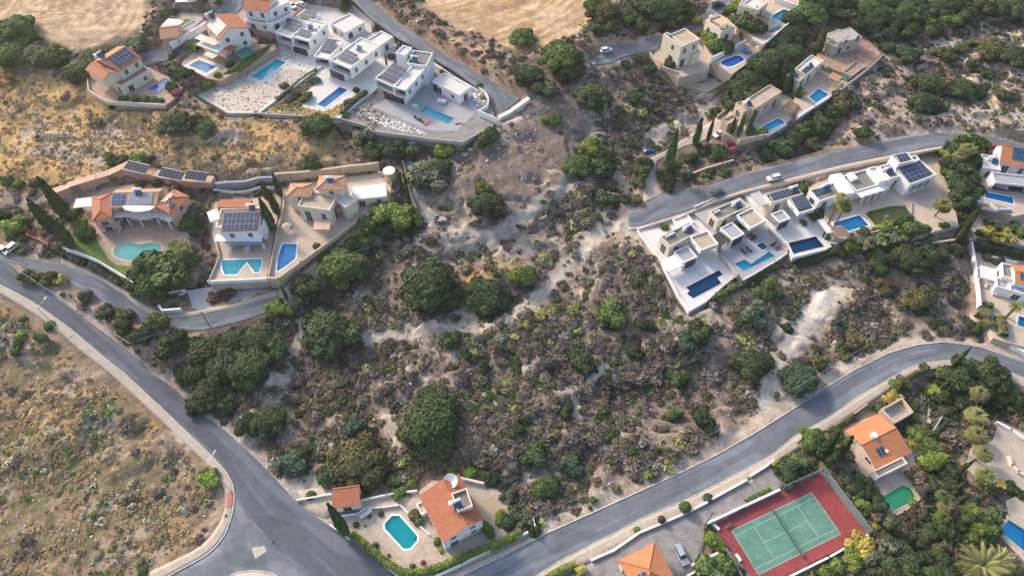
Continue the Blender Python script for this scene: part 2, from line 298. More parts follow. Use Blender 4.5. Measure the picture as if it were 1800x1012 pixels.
# ------------------------------------------------------------------ roads: pairs of edges in photo pixels
def resamp(pts, n):
    a = np.array(pts, float); d = np.r_[0, np.cumsum(np.hypot(*np.diff(a, axis=0).T))]; t = np.linspace(0, d[-1], n)
    return np.c_[np.interp(t, d, a[:, 0]), np.interp(t, d, a[:, 1])]
def smooth(a, k=2):
    for _ in range(k): a[1:-1] = (a[:-2]+2*a[1:-1]+a[2:])/4
    return a
RMASK = []
def ribbon(name, ea, eb, off, m, n=120, mm=8, skirt=.5, kind='structure', label=None, cat=None, mask=True, z=None):
    g = (lambda p: at(p[0], p[1], z)) if z is not None else (lambda p: ground(p[0], p[1]))
    A = smooth(resamp([tuple(g(p)[:2]) for p in ea], n)); B = smooth(resamp([tuple(g(p)[:2]) for p in eb], n))
    t = np.linspace(0, 1, mm)[None, :, None]; G = A[:, None, :]*(1-t)+B[:, None, :]*t
    Z = (T(G[..., 0], G[..., 1]) if z is None else np.full(G.shape[:2], z))+off
    V = np.concatenate([G, Z[..., None]], 2).reshape(-1, 3); idx = np.arange(n*mm).reshape(n, mm)
    f = np.stack([idx[:-1, :-1], idx[1:, :-1], idx[1:, 1:], idx[:-1, 1:]], -1).reshape(-1, 4)
    p0, p1, p2 = V[f[0, 0]], V[f[0, 1]], V[f[0, 3]]
    if np.cross(p1-p0, p2-p0)[2] < 0: f = f[:, ::-1]
    tt = np.linspace(0, 1, mm)[None, :]+0*G[..., 0]; gx, gy = G[..., 0], G[..., 1]; lon = np.arange(n)[:, None]/n+0*tt
    tr = np.exp(-((tt-.24)/.07)**2)+np.exp(-((tt-.76)/.07)**2)+.7*np.exp(-((tt-.42)/.06)**2)+.7*np.exp(-((tt-.60)/.06)**2)
    cf = 1-.10*tr*(.4+1.2*vnoise(lon*9, tt*2))+.16*(fbm(gx, gy, 9, 3, 61)-.5)+.34*sstep(.56, .72, vnoise(lon*14+3, tt*5+7))*(abs(tt-.5) > .1)-.14*sstep(.6, .68, vnoise(lon*23, tt*3+2)); cf = cf*(1+.12*np.exp(-(tt/.06)**2)+.12*np.exp(-((1-tt)/.06)**2))
    base_c = np.array((.100, .113, .138) if m.name == 'asphalt' else (.150, .166, .19)); cc = (cf[..., None]*base_c).reshape(-1, 3) if m.name in ('asphalt', 'worn_asphalt') else None
    per = np.r_[idx[:, 0], idx[-1, 1:], idx[::-1, -1][1:], idx[0, ::-1][1:-1]]; S = V[per].copy(); S[:, 2] -= skirt
    j = len(V)+np.arange(len(per)); fs = np.c_[per, np.roll(per, -1), np.roll(j, -1), j]
    if np.cross(p1-p0, p2-p0)[2] < 0: fs = fs[:, ::-1]
    o = bpy.data.objects.new(name, np_mesh(name, np.r_[V, S], np.r_[f, fs[:, ::-1]], m, None if cc is None else np.r_[cc, cc[per]], 'soil')); COL.objects.link(o)
    tag(o, label, cat, kind=kind)
    if mask: RMASK.append([tuple(p) for p in A[::3]]+[tuple(p) for p in B[::-3]])
    return A, B
def strip(name, pts, wd, off, h, m, n=120, kind='structure', label=None, cat=None, side=0, z=None, group=None):   # a wall or kerb following a line
    g = (lambda p: at(p[0], p[1], z)) if z is not None else (lambda p: ground(p[0], p[1]))
    A = smooth(resamp([tuple(g(p)[:2]) for p in pts], n), 1); t = np.gradient(A, axis=0); t /= np.hypot(*t.T)[:, None]; nrm = np.c_[-t[:, 1], t[:, 0]]
    L_, R_ = A+nrm*wd*(.5+side), A-nrm*wd*(.5-side); zz = (T(A[:, 0], A[:, 1]) if z is None else np.full(n, z))+off
    V = np.concatenate([np.c_[L_, zz+h], np.c_[R_, zz+h], np.c_[L_, zz-.8], np.c_[R_, zz-.8]]); i = np.arange(n-1)
    f = np.r_[np.c_[i, i+n, i+n+1, i+1], np.c_[i+2*n, i, i+1, i+1+2*n], np.c_[i+n, i+3*n, i+3*n+1, i+n+1], [[0, 2*n, 3*n, n]], [[n-1, 2*n-1, 4*n-1, 3*n-1]]]
    o = bpy.data.objects.new(name, np_mesh(name, V, f, m)); COL.objects.link(o); tag(o, label, cat, group, kind); return o
mainL = [(-60, 455), (0, 500.6), (50, 527), (69, 538.6), (126, 580), (180, 626), (223, 660), (286, 719), (350, 780), (377.5, 807.5), (398, 830), (409.6, 851), (413, 876), (408.5, 904), (398, 936), (382, 959), (361.5, 977), (297, 1012), (240, 1050)]
mainR = [(-60, 415), (0, 452), (16.6, 465), (54.5, 498), (92.5, 515), (135, 548), (178, 581), (237, 626), (268, 657), (307, 683), (345.5, 721), (400, 760), (451, 807.5), (483, 839.6), (515, 876), (560, 911), (615, 946), (676, 992), (760, 1060)]
# the main road and its junction as one sheet
ml = mainL[:10]+[(405, 850), (450, 920), (520, 1000), (560, 1060)]
RA, RB = ribbon('road', ml, mainR, .08, ASPH, 220, 26)
ribbon('side_road', mainL[8:], [(388, 815), (430, 880), (470, 935), (520, 985), (580, 1060), (560, 1075), (500, 1075)], .075, ASPH2, 80, 20)
ribbon('sidewalk', mainL, [(-60, 470), (0, 516), (42.7, 541), (75, 562), (145, 619), (195.5, 658), (227, 687), (279.5, 735), (327, 780), (364, 814), (387, 840), (397, 867), (396, 895), (389, 915), (368, 947), (341, 968), (297, 989), (230, 1020)], .22, PAVE, 160, 4)
strip('kerb', mainL, .3, .0, .25, KERB, 200)
strip('island_kerb', [(398, 1022), (410, 1008), (440, 1003), (465, 1004), (485, 1010), (500, 1024)], .3, 0, .24, KERB, 40)
ribbon('traffic_island', [(400, 1022), (411, 1009), (440, 1004.5), (464, 1005), (484, 1011), (498, 1024)], [(420, 1040), (430, 1040), (445, 1040), (460, 1040), (470, 1040), (480, 1040)], .2, PAVE, 30, 4)
ribbon('tactile_paving', [(398, 866), (397.6, 880), (397, 893)], [(410.5, 861), (412, 876), (410, 891)], .235, mat('red_pavers', (.40, .17, .13), .9, .2, 1), 20, 4, .1)
for a, b in (((136, 587), (142, 591)),): pass
rU = [(760, 1040), (814, 1010), (890, 973), (954, 940), (1040, 901.6), (1149, 852), (1207.6, 825), (1262, 798), (1325, 762), (1400, 715), (1450, 682), (1500, 651), (1560, 621), (1613, 606), (1660, 601), (1720, 609), (1800, 636), (1880, 668)]
rL = [(860, 1060), (940, 1014), (980, 988), (1040, 957), (1082, 937), (1134, 909), (1195, 884), (1249.6, 856.6), (1300, 831), (1354, 802), (1400, 765), (1453, 736.5), (1514, 694), (1571, 662), (1595.6, 648), (1635, 637), (1676, 633), (1725, 638), (1773, 654), (1850, 685)]
ribbon('hill_road', rU, rL, .09, ASPH2, 260, 20)
strip('kerb', rU, .3, 0, .22, KERB, 200); strip('kerb', rL, .3, 0, .22, KERB, 200)
sO = [(880, 1075), (955, 1027), (1040, 986.5), (1124, 937), (1180, 912), (1245, 884), (1312, 845), (1366, 812), (1415, 782), (1459, 752), (1487, 737), (1535, 704), (1587, 668), (1611.6, 654), (1633, 648), (1674, 642), (1720, 648), (1765, 665), (1840, 700)]
ribbon('sidewalk', rL, sO, .2, PAVE, 200, 4)
ribbon('sidewalk', [(752, 1030), (808, 1003), (885, 966), (935, 943), (960, 930)], rU[:4]+[(962, 936)], .2, PAVE, 60, 4)
lU = [(-40, 425), (0, 436), (31, 448.5), (83, 460), (107, 463), (171, 491), (213.5, 515), (242, 538.6), (284.5, 562), (330, 558), (360, 554), (420, 540), (470, 524), (490, 522)]
lL = [(-40, 445), (0, 455), (20, 462), (64, 476), (118.6, 493.5), (133, 505), (175.5, 527), (206, 546), (237, 562), (273, 574), (330, 582), (360, 580), (420, 567), (470, 549), (500, 537)]
ribbon('lane', lU, lL, .1, ASPH2, 120, 14)
ribbon('lane_verge', [(107, 452), (171, 480), (213.5, 504), (250, 532), (290, 552), (330, 549), (420, 532), (470, 515), (486, 510)], lU[4:], .16, PAVE, 80, 3)
ribbon('driveway', [(486, 516), (500, 505), (560, 455), (626, 400), (640, 370), (690, 366)], [(500, 538), (520, 520), (575, 478), (640, 415), (680, 390), (700, 385)], .13, CONCROAD, 60, 5)
c_u = [(1105, 372), (1129.5, 369), (1141, 355.5), (1170, 339.5), (1225, 333), (1300, 308), (1400, 283.5), (1440, 273), (1518.6, 256), (1578, 242), (1617, 236), (1650, 233), (1700, 235), (1740, 240), (1800, 255), (1860, 275)]
c_l = [(1105, 400), (1124, 399), (1150, 391), (1214, 371), (1254, 352), (1300, 337), (1400, 311), (1479, 291), (1566, 273.6), (1598, 268), (1640, 260), (1667, 257), (1728, 260), (1800, 274), (1860, 300)]
ribbon('upper_road', c_u, c_l, .1, ASPH2, 160, 14)
ribbon('road_shoulder', c_l, [(1105, 405), (1124, 404), (1150, 397), (1214, 376), (1254, 357), (1300, 343), (1400, 320), (1479, 299), (1566, 281), (1598, 275), (1640, 266), (1667, 262), (1728, 265), (1800, 280), (1860, 306)], .18, PAVE, 160, 3)
ribbon('concrete_track', [(1131, 357), (1129.5, 314.5), (1134, 287), (1145, 277), (1173, 264.5), (1202, 244), (1241, 219), (1286, 196), (1320, 180)], [(1170, 341), (1154.5, 319), (1152, 296), (1157, 282), (1177, 272), (1204.5, 258), (1241, 249), (1273, 231), (1330, 210)], .12, CONCROAD, 80, 5)
ribbon('cul_de_sac', [(1037, 107), (1079.6, 80.6), (1113, 76), (1170, 59), (1217, 40), (1248, 14), (1270, -10), (1290, -40)], [(1041.6, 116), (1075, 112), (1098.6, 101), (1151, 88), (1170, 76), (1219.5, 54), (1274, 21), (1300, -10), (1330, -40)], .12, ASPH2, 80, 12)
ribbon('top_road', [(610, -40), (651, 0), (691, 35.6), (734, 62), (772, 90), (833.4, 125.7), (869, 147), (917, 176)], [(580, -30), (622, 2), (655.6, 35.6), (700, 68), (753, 97), (798, 126), (829, 147), (868, 173), (880, 206)], .12, ASPH2, 80, 12)
ribbon('villa_lane', [(242, 96), (290, 84), (318, 62), (360, 37), (398, 7), (420, -30)], [(250, 118), (296, 108), (322, 90), (348, 70), (385, 45), (419.6, 24), (440, -20)], .12, ASPH2, 50, 12)
ribbon('gravel_drive', [(930, 1042), (1040, 988), (1124, 939), (1180, 914), (1245, 886), (1312, 847), (1366, 813)], [(1000, 1090), (1130, 1050), (1225, 1000), (1250, 928), (1310, 890), (1372, 862), (1380, 850)], .1, GRAVELM, 60, 8)
ribbon('brick_apron', [(524, 862), (560, 856), (584, 856)], [(545, 900), (575, 912), (600, 890)], .14, PAVE, 20, 4)
# ------------------------------------------------------------------ terrain sheet
def axis(a, b, step, far, n):
    inner = np.arange(a, b+step/2, step); g = np.geomspace(step*2, far, n)
    return np.r_[(a-np.cumsum(g))[::-1], inner, b+np.cumsum(g)]
XS = axis(-235, 235, .62, 700, 16); YS = axis(30, 300, .62, 900, 16)
GX, GY = np.meshgrid(XS, YS); Z = T(GX, GY); Z = np.where((GY < 28) | (GY > 302), Z, Z)
inner = (abs(GX) < 260) & (GY > 10) & (GY < 330)
wild = np.ones(GX.shape); rd = np.full(GX.shape, 99.)
def bbox_idx(poly, mrg):
    a = np.array(poly); x0, y0 = a.min(0)-mrg; x1, y1 = a.max(0)+mrg
    i0, i1 = np.searchsorted(YS, [y0, y1]); j0, j1 = np.searchsorted(XS, [x0, x1]); return slice(i0, i1), slice(j0, j1)
for poly in RMASK:
    s = bbox_idx(poly, 5)
    if GX[s].size: rd[s] = np.minimum(rd[s], sdist(GX[s], GY[s], poly))
wild *= sstep(.6, 4, rd)
zcut = Z.copy()
for poly, z in PADS:
    s = bbox_idx(poly, 7); d = sdist(GX[s], GY[s], poly); c = zcut[s]
    up = np.where(c > z, z+(c-z)*sstep(.3, 5, d), c)
    up = np.where(d < .35, np.minimum(up, z-.22), up); up = np.where(d < -.9, np.minimum(up, z-2.4), up)
    up = np.where((rd[s] < 1.2) & (d > .35), c, up)
    zcut[s] = up; wild[s] *= sstep(.3, 2.2, d)
relief = (fbm(GX, GY, 9, 4, 1)-.5)*2.6+(fbm(GX, GY, 2.2, 3, 2)-.5)*.9
rk = sstep(.5, .72, fbm(GX, GY, 26, 3, 5)); relief *= (.5+rk)
def field_mask(pts):
    poly = [tuple(ground(*p)[:2]) for p in pts]; return sstep(2, -2, sdist(GX, GY, poly))
FP1 = [(-60, -60), (268, -60), (262, 30), (240, 62), (200, 84), (115, 86), (80, 72), (55, 48), (-60, 40)]; FP2 = [(700, -60), (1045, -60), (1036, 38), (1010, 62), (965, 82), (925, 104), (860, 72), (795, 50), (745, 15)]
FM_ = np.clip(field_mask(FP1)+field_mask(FP2), 0, 1); relief *= 1-.9*FM_
sc1 = fbm(GX, GY, 34, 4, 51); sc2 = fbm(GX*.6+GY*.35, GY*1.0, 24, 4, 53)
scarp = 1.5*sstep(.49, .515, sc1)+1.1*sstep(.56, .58, sc1)+1.2*sstep(.47, .49, sc2); edge = np.maximum(np.exp(-((sc1-.503)/.010)**2), np.maximum(np.exp(-((sc1-.57)/.008)**2), np.exp(-((sc2-.48)/.009)**2)))
hillm = sstep(60, 75, GY)*(1-FM_); Z = zcut+(relief+(scarp-1.7)*hillm)*wild*inner
# colours of the ground itself
C = np.zeros(GX.shape+(3,)); n1 = fbm(GX, GY, 14, 5, 3); n2 = fbm(GX, GY, 4, 4, 4); n3 = fbm(GX, GY, 45, 3, 6); n4 = fbm(GX, GY, 1.3, 3, 7)
def lay(col, wgt):
    global C
    C = C*(1-wgt[..., None])+np.array(col)*wgt[..., None]
lay((.255, .188, .142), np.ones(GX.shape)); lay((.155, .122, .10), sstep(.45, .65, n1)); lay((.30, .225, .165), sstep(.55, .7, n2)*.7)
lay((.45, .385, .33), sstep(.585, .68, .6*n2+.4*n4)*sstep(.38, .6, n3)*.9)          # bare limestone between the scrub
lay((.10, .10, .06), sstep(.6, .72, fbm(GX, GY, 7, 3, 9))*.5); EDGE = edge*wild*hillm*sstep(.4, .55, n1)
def zone(pts, col, soft=4, amt=1., nz=None):
    poly = [tuple(ground(*p)[:2]) for p in pts]; d = sdist(GX, GY, poly)+(n2-.5)*soft*3; wgt = sstep(soft, -soft, d)*amt*inner
    if nz is not None: wgt = wgt*nz
    lay(col, wgt); return wgt
nA = fbm(GX, GY, 15, 4, 31)
def region(pts):
    poly = [tuple(ground(*p)[:2]) for p in pts]; return sstep(2, -2, sdist(GX, GY, poly))*inner
HILL = region([(300, 600), (420, 560), (520, 540), (600, 480), (700, 400), (760, 390), (860, 400), (1040, 330), (1040, 240), (1100, 130), (1200, 150), (1240, 200), (1100, 340), (1110, 420), (1190, 560), (1300, 530), (1420, 490), (1480, 480), (1620, 440), (1690, 470), (1700, 590), (1600, 585), (1480, 630), (1360, 705), (1260, 775), (1140, 825), (1000, 885), (920, 900), (860, 830), (720, 840), (560, 850), (500, 840), (400, 740), (330, 690)])
OPEN = region([(600, 440), (760, 400), (900, 400), (1100, 385), (1130, 470), (1080, 540), (900, 575), (640, 575)]); HILL = HILL*(1-.55*OPEN)
lay((.125, .098, .08), HILL*sstep(.40, .54, nA)*.8); lay((.20, .16, .132), HILL*sstep(.46, .38, nA)*.5)
GOLD = zone([(-60, 90), (60, 110), (150, 150), (200, 190), (350, 200), (480, 215), (600, 240), (640, 290), (560, 290), (430, 300), (300, 300), (200, 290), (120, 340), (-60, 330)], (.42, .27, .13), 5)
zone([(-60, 110), (120, 140), (250, 220), (520, 240), (580, 285), (300, 260), (150, 300), (-60, 300)], (.60, .38, .14), 5, .85, sstep(.4, .56, n2))
lay((.46, .40, .34), GOLD*sstep(.57, .68, fbm(GX, GY, 10, 4, 15))*.7); lay((.19, .16, .11), GOLD*sstep(.58, .7, fbm(GX, GY, 6, 4, 16))*.7)
zone(FP1, (.52, .37, .235), 1.5)
zone(FP2, (.50, .315, .155), 1.5)
for f0, cc, ang, sc in (([(-60, -60), (268, -60), (262, 30), (240, 62), (200, 84), (115, 86), (80, 72), (55, 48), (-60, 40)], (130, 20), 0, 1), ([(700, -60), (1045, -60), (1036, 38), (1010, 62), (965, 82), (925, 104), (860, 72), (795, 50), (745, 15)], (760, -80), 0, 1)):
    c0 = ground(*cc); rr = np.hypot((GX-c0.x)*.8, GY-c0.y)+(n3-.5)*9+(n1-.5)*1.2; st_ = .5+.5*np.sin(rr*1.9+2*np.sin(rr*.31))
    an = np.arctan2(GY-c0.y, (GX-c0.x)*.8); sk = fbm(rr, an*7, 1.5, 4, 41); sk2 = fbm(rr, an*26, 6, 4, 43)
    zone(f0, (.70, .53, .35), 1.2, .8, sstep(.5, .66, sk)); zone(f0, (.36, .245, .15), 1.2, .75, sstep(.5, .36, sk)); zone(f0, (.40, .28, .18), 1.2, .5, sstep(.55, .68, sk2))
    zone(f0, (.63, .46, .29), 1.5, .35, st_*sstep(.3, .6, n2)); zone(f0, (.38, .26, .155), 1.5, .35, (1-st_)*sstep(.35, .6, n1))
zone([(640, 0), (720, 30), (800, 60), (870, 110), (930, 180), (870, 150), (770, 90), (690, 35)], (.33, .22, .14), 3, .8)
zone([(795, 78), (850, 88), (868, 118), (850, 122), (815, 105)], (.58, .34, .22), 3)
zone([(930, 120), (1010, 120), (1050, 200), (1040, 300), (900, 390), (790, 390), (760, 330), (800, 260), (880, 210)], (.20, .155, .13), 6, .85)
zone([(905, 190), (935, 180), (955, 200), (900, 235), (860, 260), (830, 260)], (.44, .36, .29), 3, .8, sstep(.4, .55, n4))
zone([(1040, 90), (1160, 70), (1230, 45), (1240, 35), (1160, 40), (1060, 70), (1010, 100)], (.42, .28, .20), 3, .8)
zone([(1150, 190), (1240, 165), (1240, 215), (1190, 235), (1145, 215)], (.42, .36, .31), 3, .85, sstep(.38, .55, n2))
zone([(1510, 30), (1560, 70), (1620, 110), (1600, 200), (1500, 240), (1420, 245), (1500, 160), (1540, 130)], (.42, .31, .25), 5, .9)
zone([(1590, 20), (1800, 0), (1860, 60), (1860, 240), (1700, 225), (1640, 180), (1690, 130), (1620, 80)], (.44, .37, .30), 6, .9, sstep(.36, .5, n2))
zone([(1640, 175), (1700, 190), (1860, 200), (1860, 250), (1700, 232), (1600, 232)], (.46, .39, .31), 3, .9)
zone([(1090, 375), (1130, 410), (1160, 450), (1200, 540), (1240, 560), (1190, 560), (1150, 500), (1110, 440), (1060, 400)], (.44, .36, .28), 3, .9)
zone([(1120, 410), (1160, 460), (1210, 550), (1180, 545), (1140, 470)], (.34, .23, .15), 2, .6)
zone([(1425, 505), (1495, 510), (1490, 535), (1440, 575), (1400, 620), (1360, 680), (1375, 640), (1395, 560)], (.56, .51, .45), 3)
zone([(1490, 505), (1520, 515), (1500, 560), (1450, 590), (1460, 560)], (.44, .32, .18), 2, .8)
zone([(1230, 550), (1360, 600), (1350, 640), (1260, 610)], (.4, .33, .28), 3, .6, sstep(.4, .55, n4))
zone([(820, 455), (900, 455), (905, 480), (820, 495), (790, 470)], (.48, .28, .12), 3, .9)
zone([(700, 420), (1000, 330), (1100, 380), (1060, 470), (960, 520), (800, 480)], (.40, .335, .28), 6, .5, sstep(.42, .56, n2))
zone([(630, 560), (800, 540), (900, 560), (870, 590), (760, 590), (640, 590)], (.42, .35, .29), 4, .7)
zone([(1040, 180), (1150, 240), (1110, 380), (1060, 330), (1050, 250)], (.36, .27, .22), 4, .7, sstep(.42, .56, n4))
zone([(750, 700), (800, 690), (770, 800), (700, 790)], (.42, .36, .31), 3, .6, sstep(.4, .5, n4))
TR = np.zeros(GX.shape)
def track(pts, wd, col=(.46, .40, .335), amt=.85):
    global TR
    A = np.array([tuple(ground(*p)[:2]) for p in pts]); A = smooth(resamp(A, 60), 3); d = np.full(GX.shape, 99.)
    for (x0, y0), (x1, y1) in zip(A[:-1], A[1:]):
        dx, dy = x1-x0, y1-y0; t = np.clip(((GX-x0)*dx+(GY-y0)*dy)/(dx*dx+dy*dy+1e-9), 0, 1); d = np.minimum(d, np.hypot(GX-x0-t*dx, GY-y0-t*dy))
    wgt = sstep(wd*1.25, wd*.45, d+(n2-.5)*wd*2.2+(n4-.5)*wd)*amt; lay(col, wgt); TR = np.maximum(TR, wgt)
track([(745, 372), (775, 395), (810, 408), (850, 418), (880, 408), (905, 388), (968, 353), (1014, 328), (1045, 306)], 2.0); track([(1100, 378), (1060, 410), (1010, 445), (985, 480), (945, 515), (900, 556), (840, 572), (760, 572), (700, 578), (640, 590)], 2.6)
track([(1095, 392), (1140, 420), (1175, 480), (1215, 548)], 3.0, (.48, .42, .35)); track([(1075, 400), (1030, 440), (960, 490), (930, 540)], 2.2); track([(1420, 540), (1395, 590), (1366, 635), (1350, 670), (1340, 720)], 2.0, (.52, .47, .41))
track([(1400, 590), (1372, 640), (1350, 680), (1335, 730)], 2.6, (.50, .45, .39)); track([(1385, 560), (1350, 610), (1362, 650)], 1.2); track([(1065, 645), (1040, 665), (1005, 690), (980, 695)], 1.6); track([(1010, 700), (1015, 720), (1000, 730)], 2.2); track([(480, 680), (505, 650), (520, 600), (530, 560)], 1.7); track([(420, 720), (425, 755), (440, 760)], 1.6)
track([(500, 735), (560, 745), (600, 728)], 2.4, (.40, .30, .19), .7); track([(560, 785), (600, 770)], 1.2); track([(690, 740), (700, 780), (690, 800)], 3.0, amt=.7); track([(930, 838), (960, 832), (980, 835)], 1.6); track([(1055, 790), (1090, 765)], 1.1); track([(1150, 680), (1175, 690)], 1.0)
track([(800, 670), (835, 640), (905, 650), (940, 645)], 1.6, amt=.6); track([(1085, 300), (1100, 340), (1095, 375)], 2.6, (.46, .33, .24)); track([(1040, 190), (1060, 250), (1085, 320), (1060, 370)], 3.0, amt=.6); track([(1145, 240), (1180, 220), (1235, 195), (1245, 180)], 3.2); track([(720, 290), (730, 340), (760, 380)], 1.6)
track([(0, 245), (120, 240), (250, 262), (400, 275), (520, 282)], 2.0, (.55, .38, .18), .7); track([(120, 300), (220, 285), (330, 290)], 2.5, (.52, .36, .17), .6); track([(760, 395), (790, 420), (850, 440), (930, 430)], 3.2, amt=.6)
shoulder = [(760, 1010), (880, 960), (1000, 890), (1140, 830), (1260, 780), (1360, 710), (1480, 635), (1600, 588), (1720, 590), (1860, 630)]
zone(shoulder+[(1860, 680)]+rU[::-1], (.44, .37, .30), 1.6); zone([(x, y-12) for x, y in shoulder]+[(1860, 690)]+rU[::-1], (.42, .35, .29), 2.5, .8, sstep(.42, .55, n4))
zone([(15, 460), (60, 490), (140, 540), (260, 640), (330, 700), (420, 760), (520, 860), (600, 940), (540, 905), (400, 770), (268, 665), (135, 558)], (.44, .38, .34), 1.8, .95)
zone([(520, 845), (600, 850), (590, 900), (540, 895)], (.45, .39, .34), 2)
MEAD = zone([(-80, 520), (30, 545), (140, 625), (280, 745), (370, 830), (395, 880), (370, 930), (290, 985), (200, 1060), (-200, 1100)], (.265, .19, .125), 3)
lay((.40, .27, .12), MEAD*sstep(.52, .64, n1)*.7); lay((.13, .125, .055), MEAD*sstep(.54, .66, n2)*.7); lay((.40, .34, .29), MEAD*sstep(.58, .68, fbm(GX, GY, 6, 4, 19))*.6)
lay((.10, .115, .045), MEAD*sstep(.5, .62, fbm(GX, GY, 9, 4, 21)*.6+.4*n4)*sstep(-50, -120, GX)*.6)
zone([(1480, 690), (1600, 660), (1680, 680), (1860, 700), (1860, 1100), (1200, 1100), (1420, 980), (1560, 900)], (.16, .13, .10), 3, .9)
zone([(1590, 680), (1640, 670), (1640, 740), (1620, 760), (1590, 720)], (.36, .30, .25), 3, .7, sstep(.42, .55, n4))
lay((.47, .41, .35), np.clip(EDGE*sstep(.35, .55, n4), 0, 1)*.8)
C *= (0.86+.28*n4)[..., None]*(0.86+.28*n2)[..., None]; ALP = (1-.95*FM_)*sstep(.2, 3, rd)*(1-.8*np.clip(TR, 0, 1))*(1-.5*GOLD)
nv = GX.size; idx = np.arange(nv).reshape(GX.shape)
quads = np.stack([idx[:-1, :-1], idx[:-1, 1:], idx[1:, 1:], idx[1:, :-1]], -1).reshape(-1, 4)
gm = ground_mat()
go = bpy.data.objects.new('ground', np_mesh('ground', np.stack([GX, GY, Z], -1).reshape(-1, 3), quads, gm, np.c_[C.reshape(-1, 3), ALP.ravel()], 'soil', smooth=True))
COL.objects.link(go); tag(go, kind='structure')
def Zt(x, y):                   # final terrain height by lookup
    j = np.clip(np.searchsorted(XS, x), 1, len(XS)-1); i = np.clip(np.searchsorted(YS, y), 1, len(YS)-1); return Z[i, j]
def ground2(px, py):
    z = ground(px, py).z
    for _ in range(10): p = at(px, py, z); z = .4*z+.6*float(Zt(np.array([p.x]), np.array([p.y]))[0])
    return at(px, py, z)
def onwild(x, y):
    j = np.clip(np.searchsorted(XS, x), 1, len(XS)-1); i = np.clip(np.searchsorted(YS, y), 1, len(YS)-1); return wild[i, j]
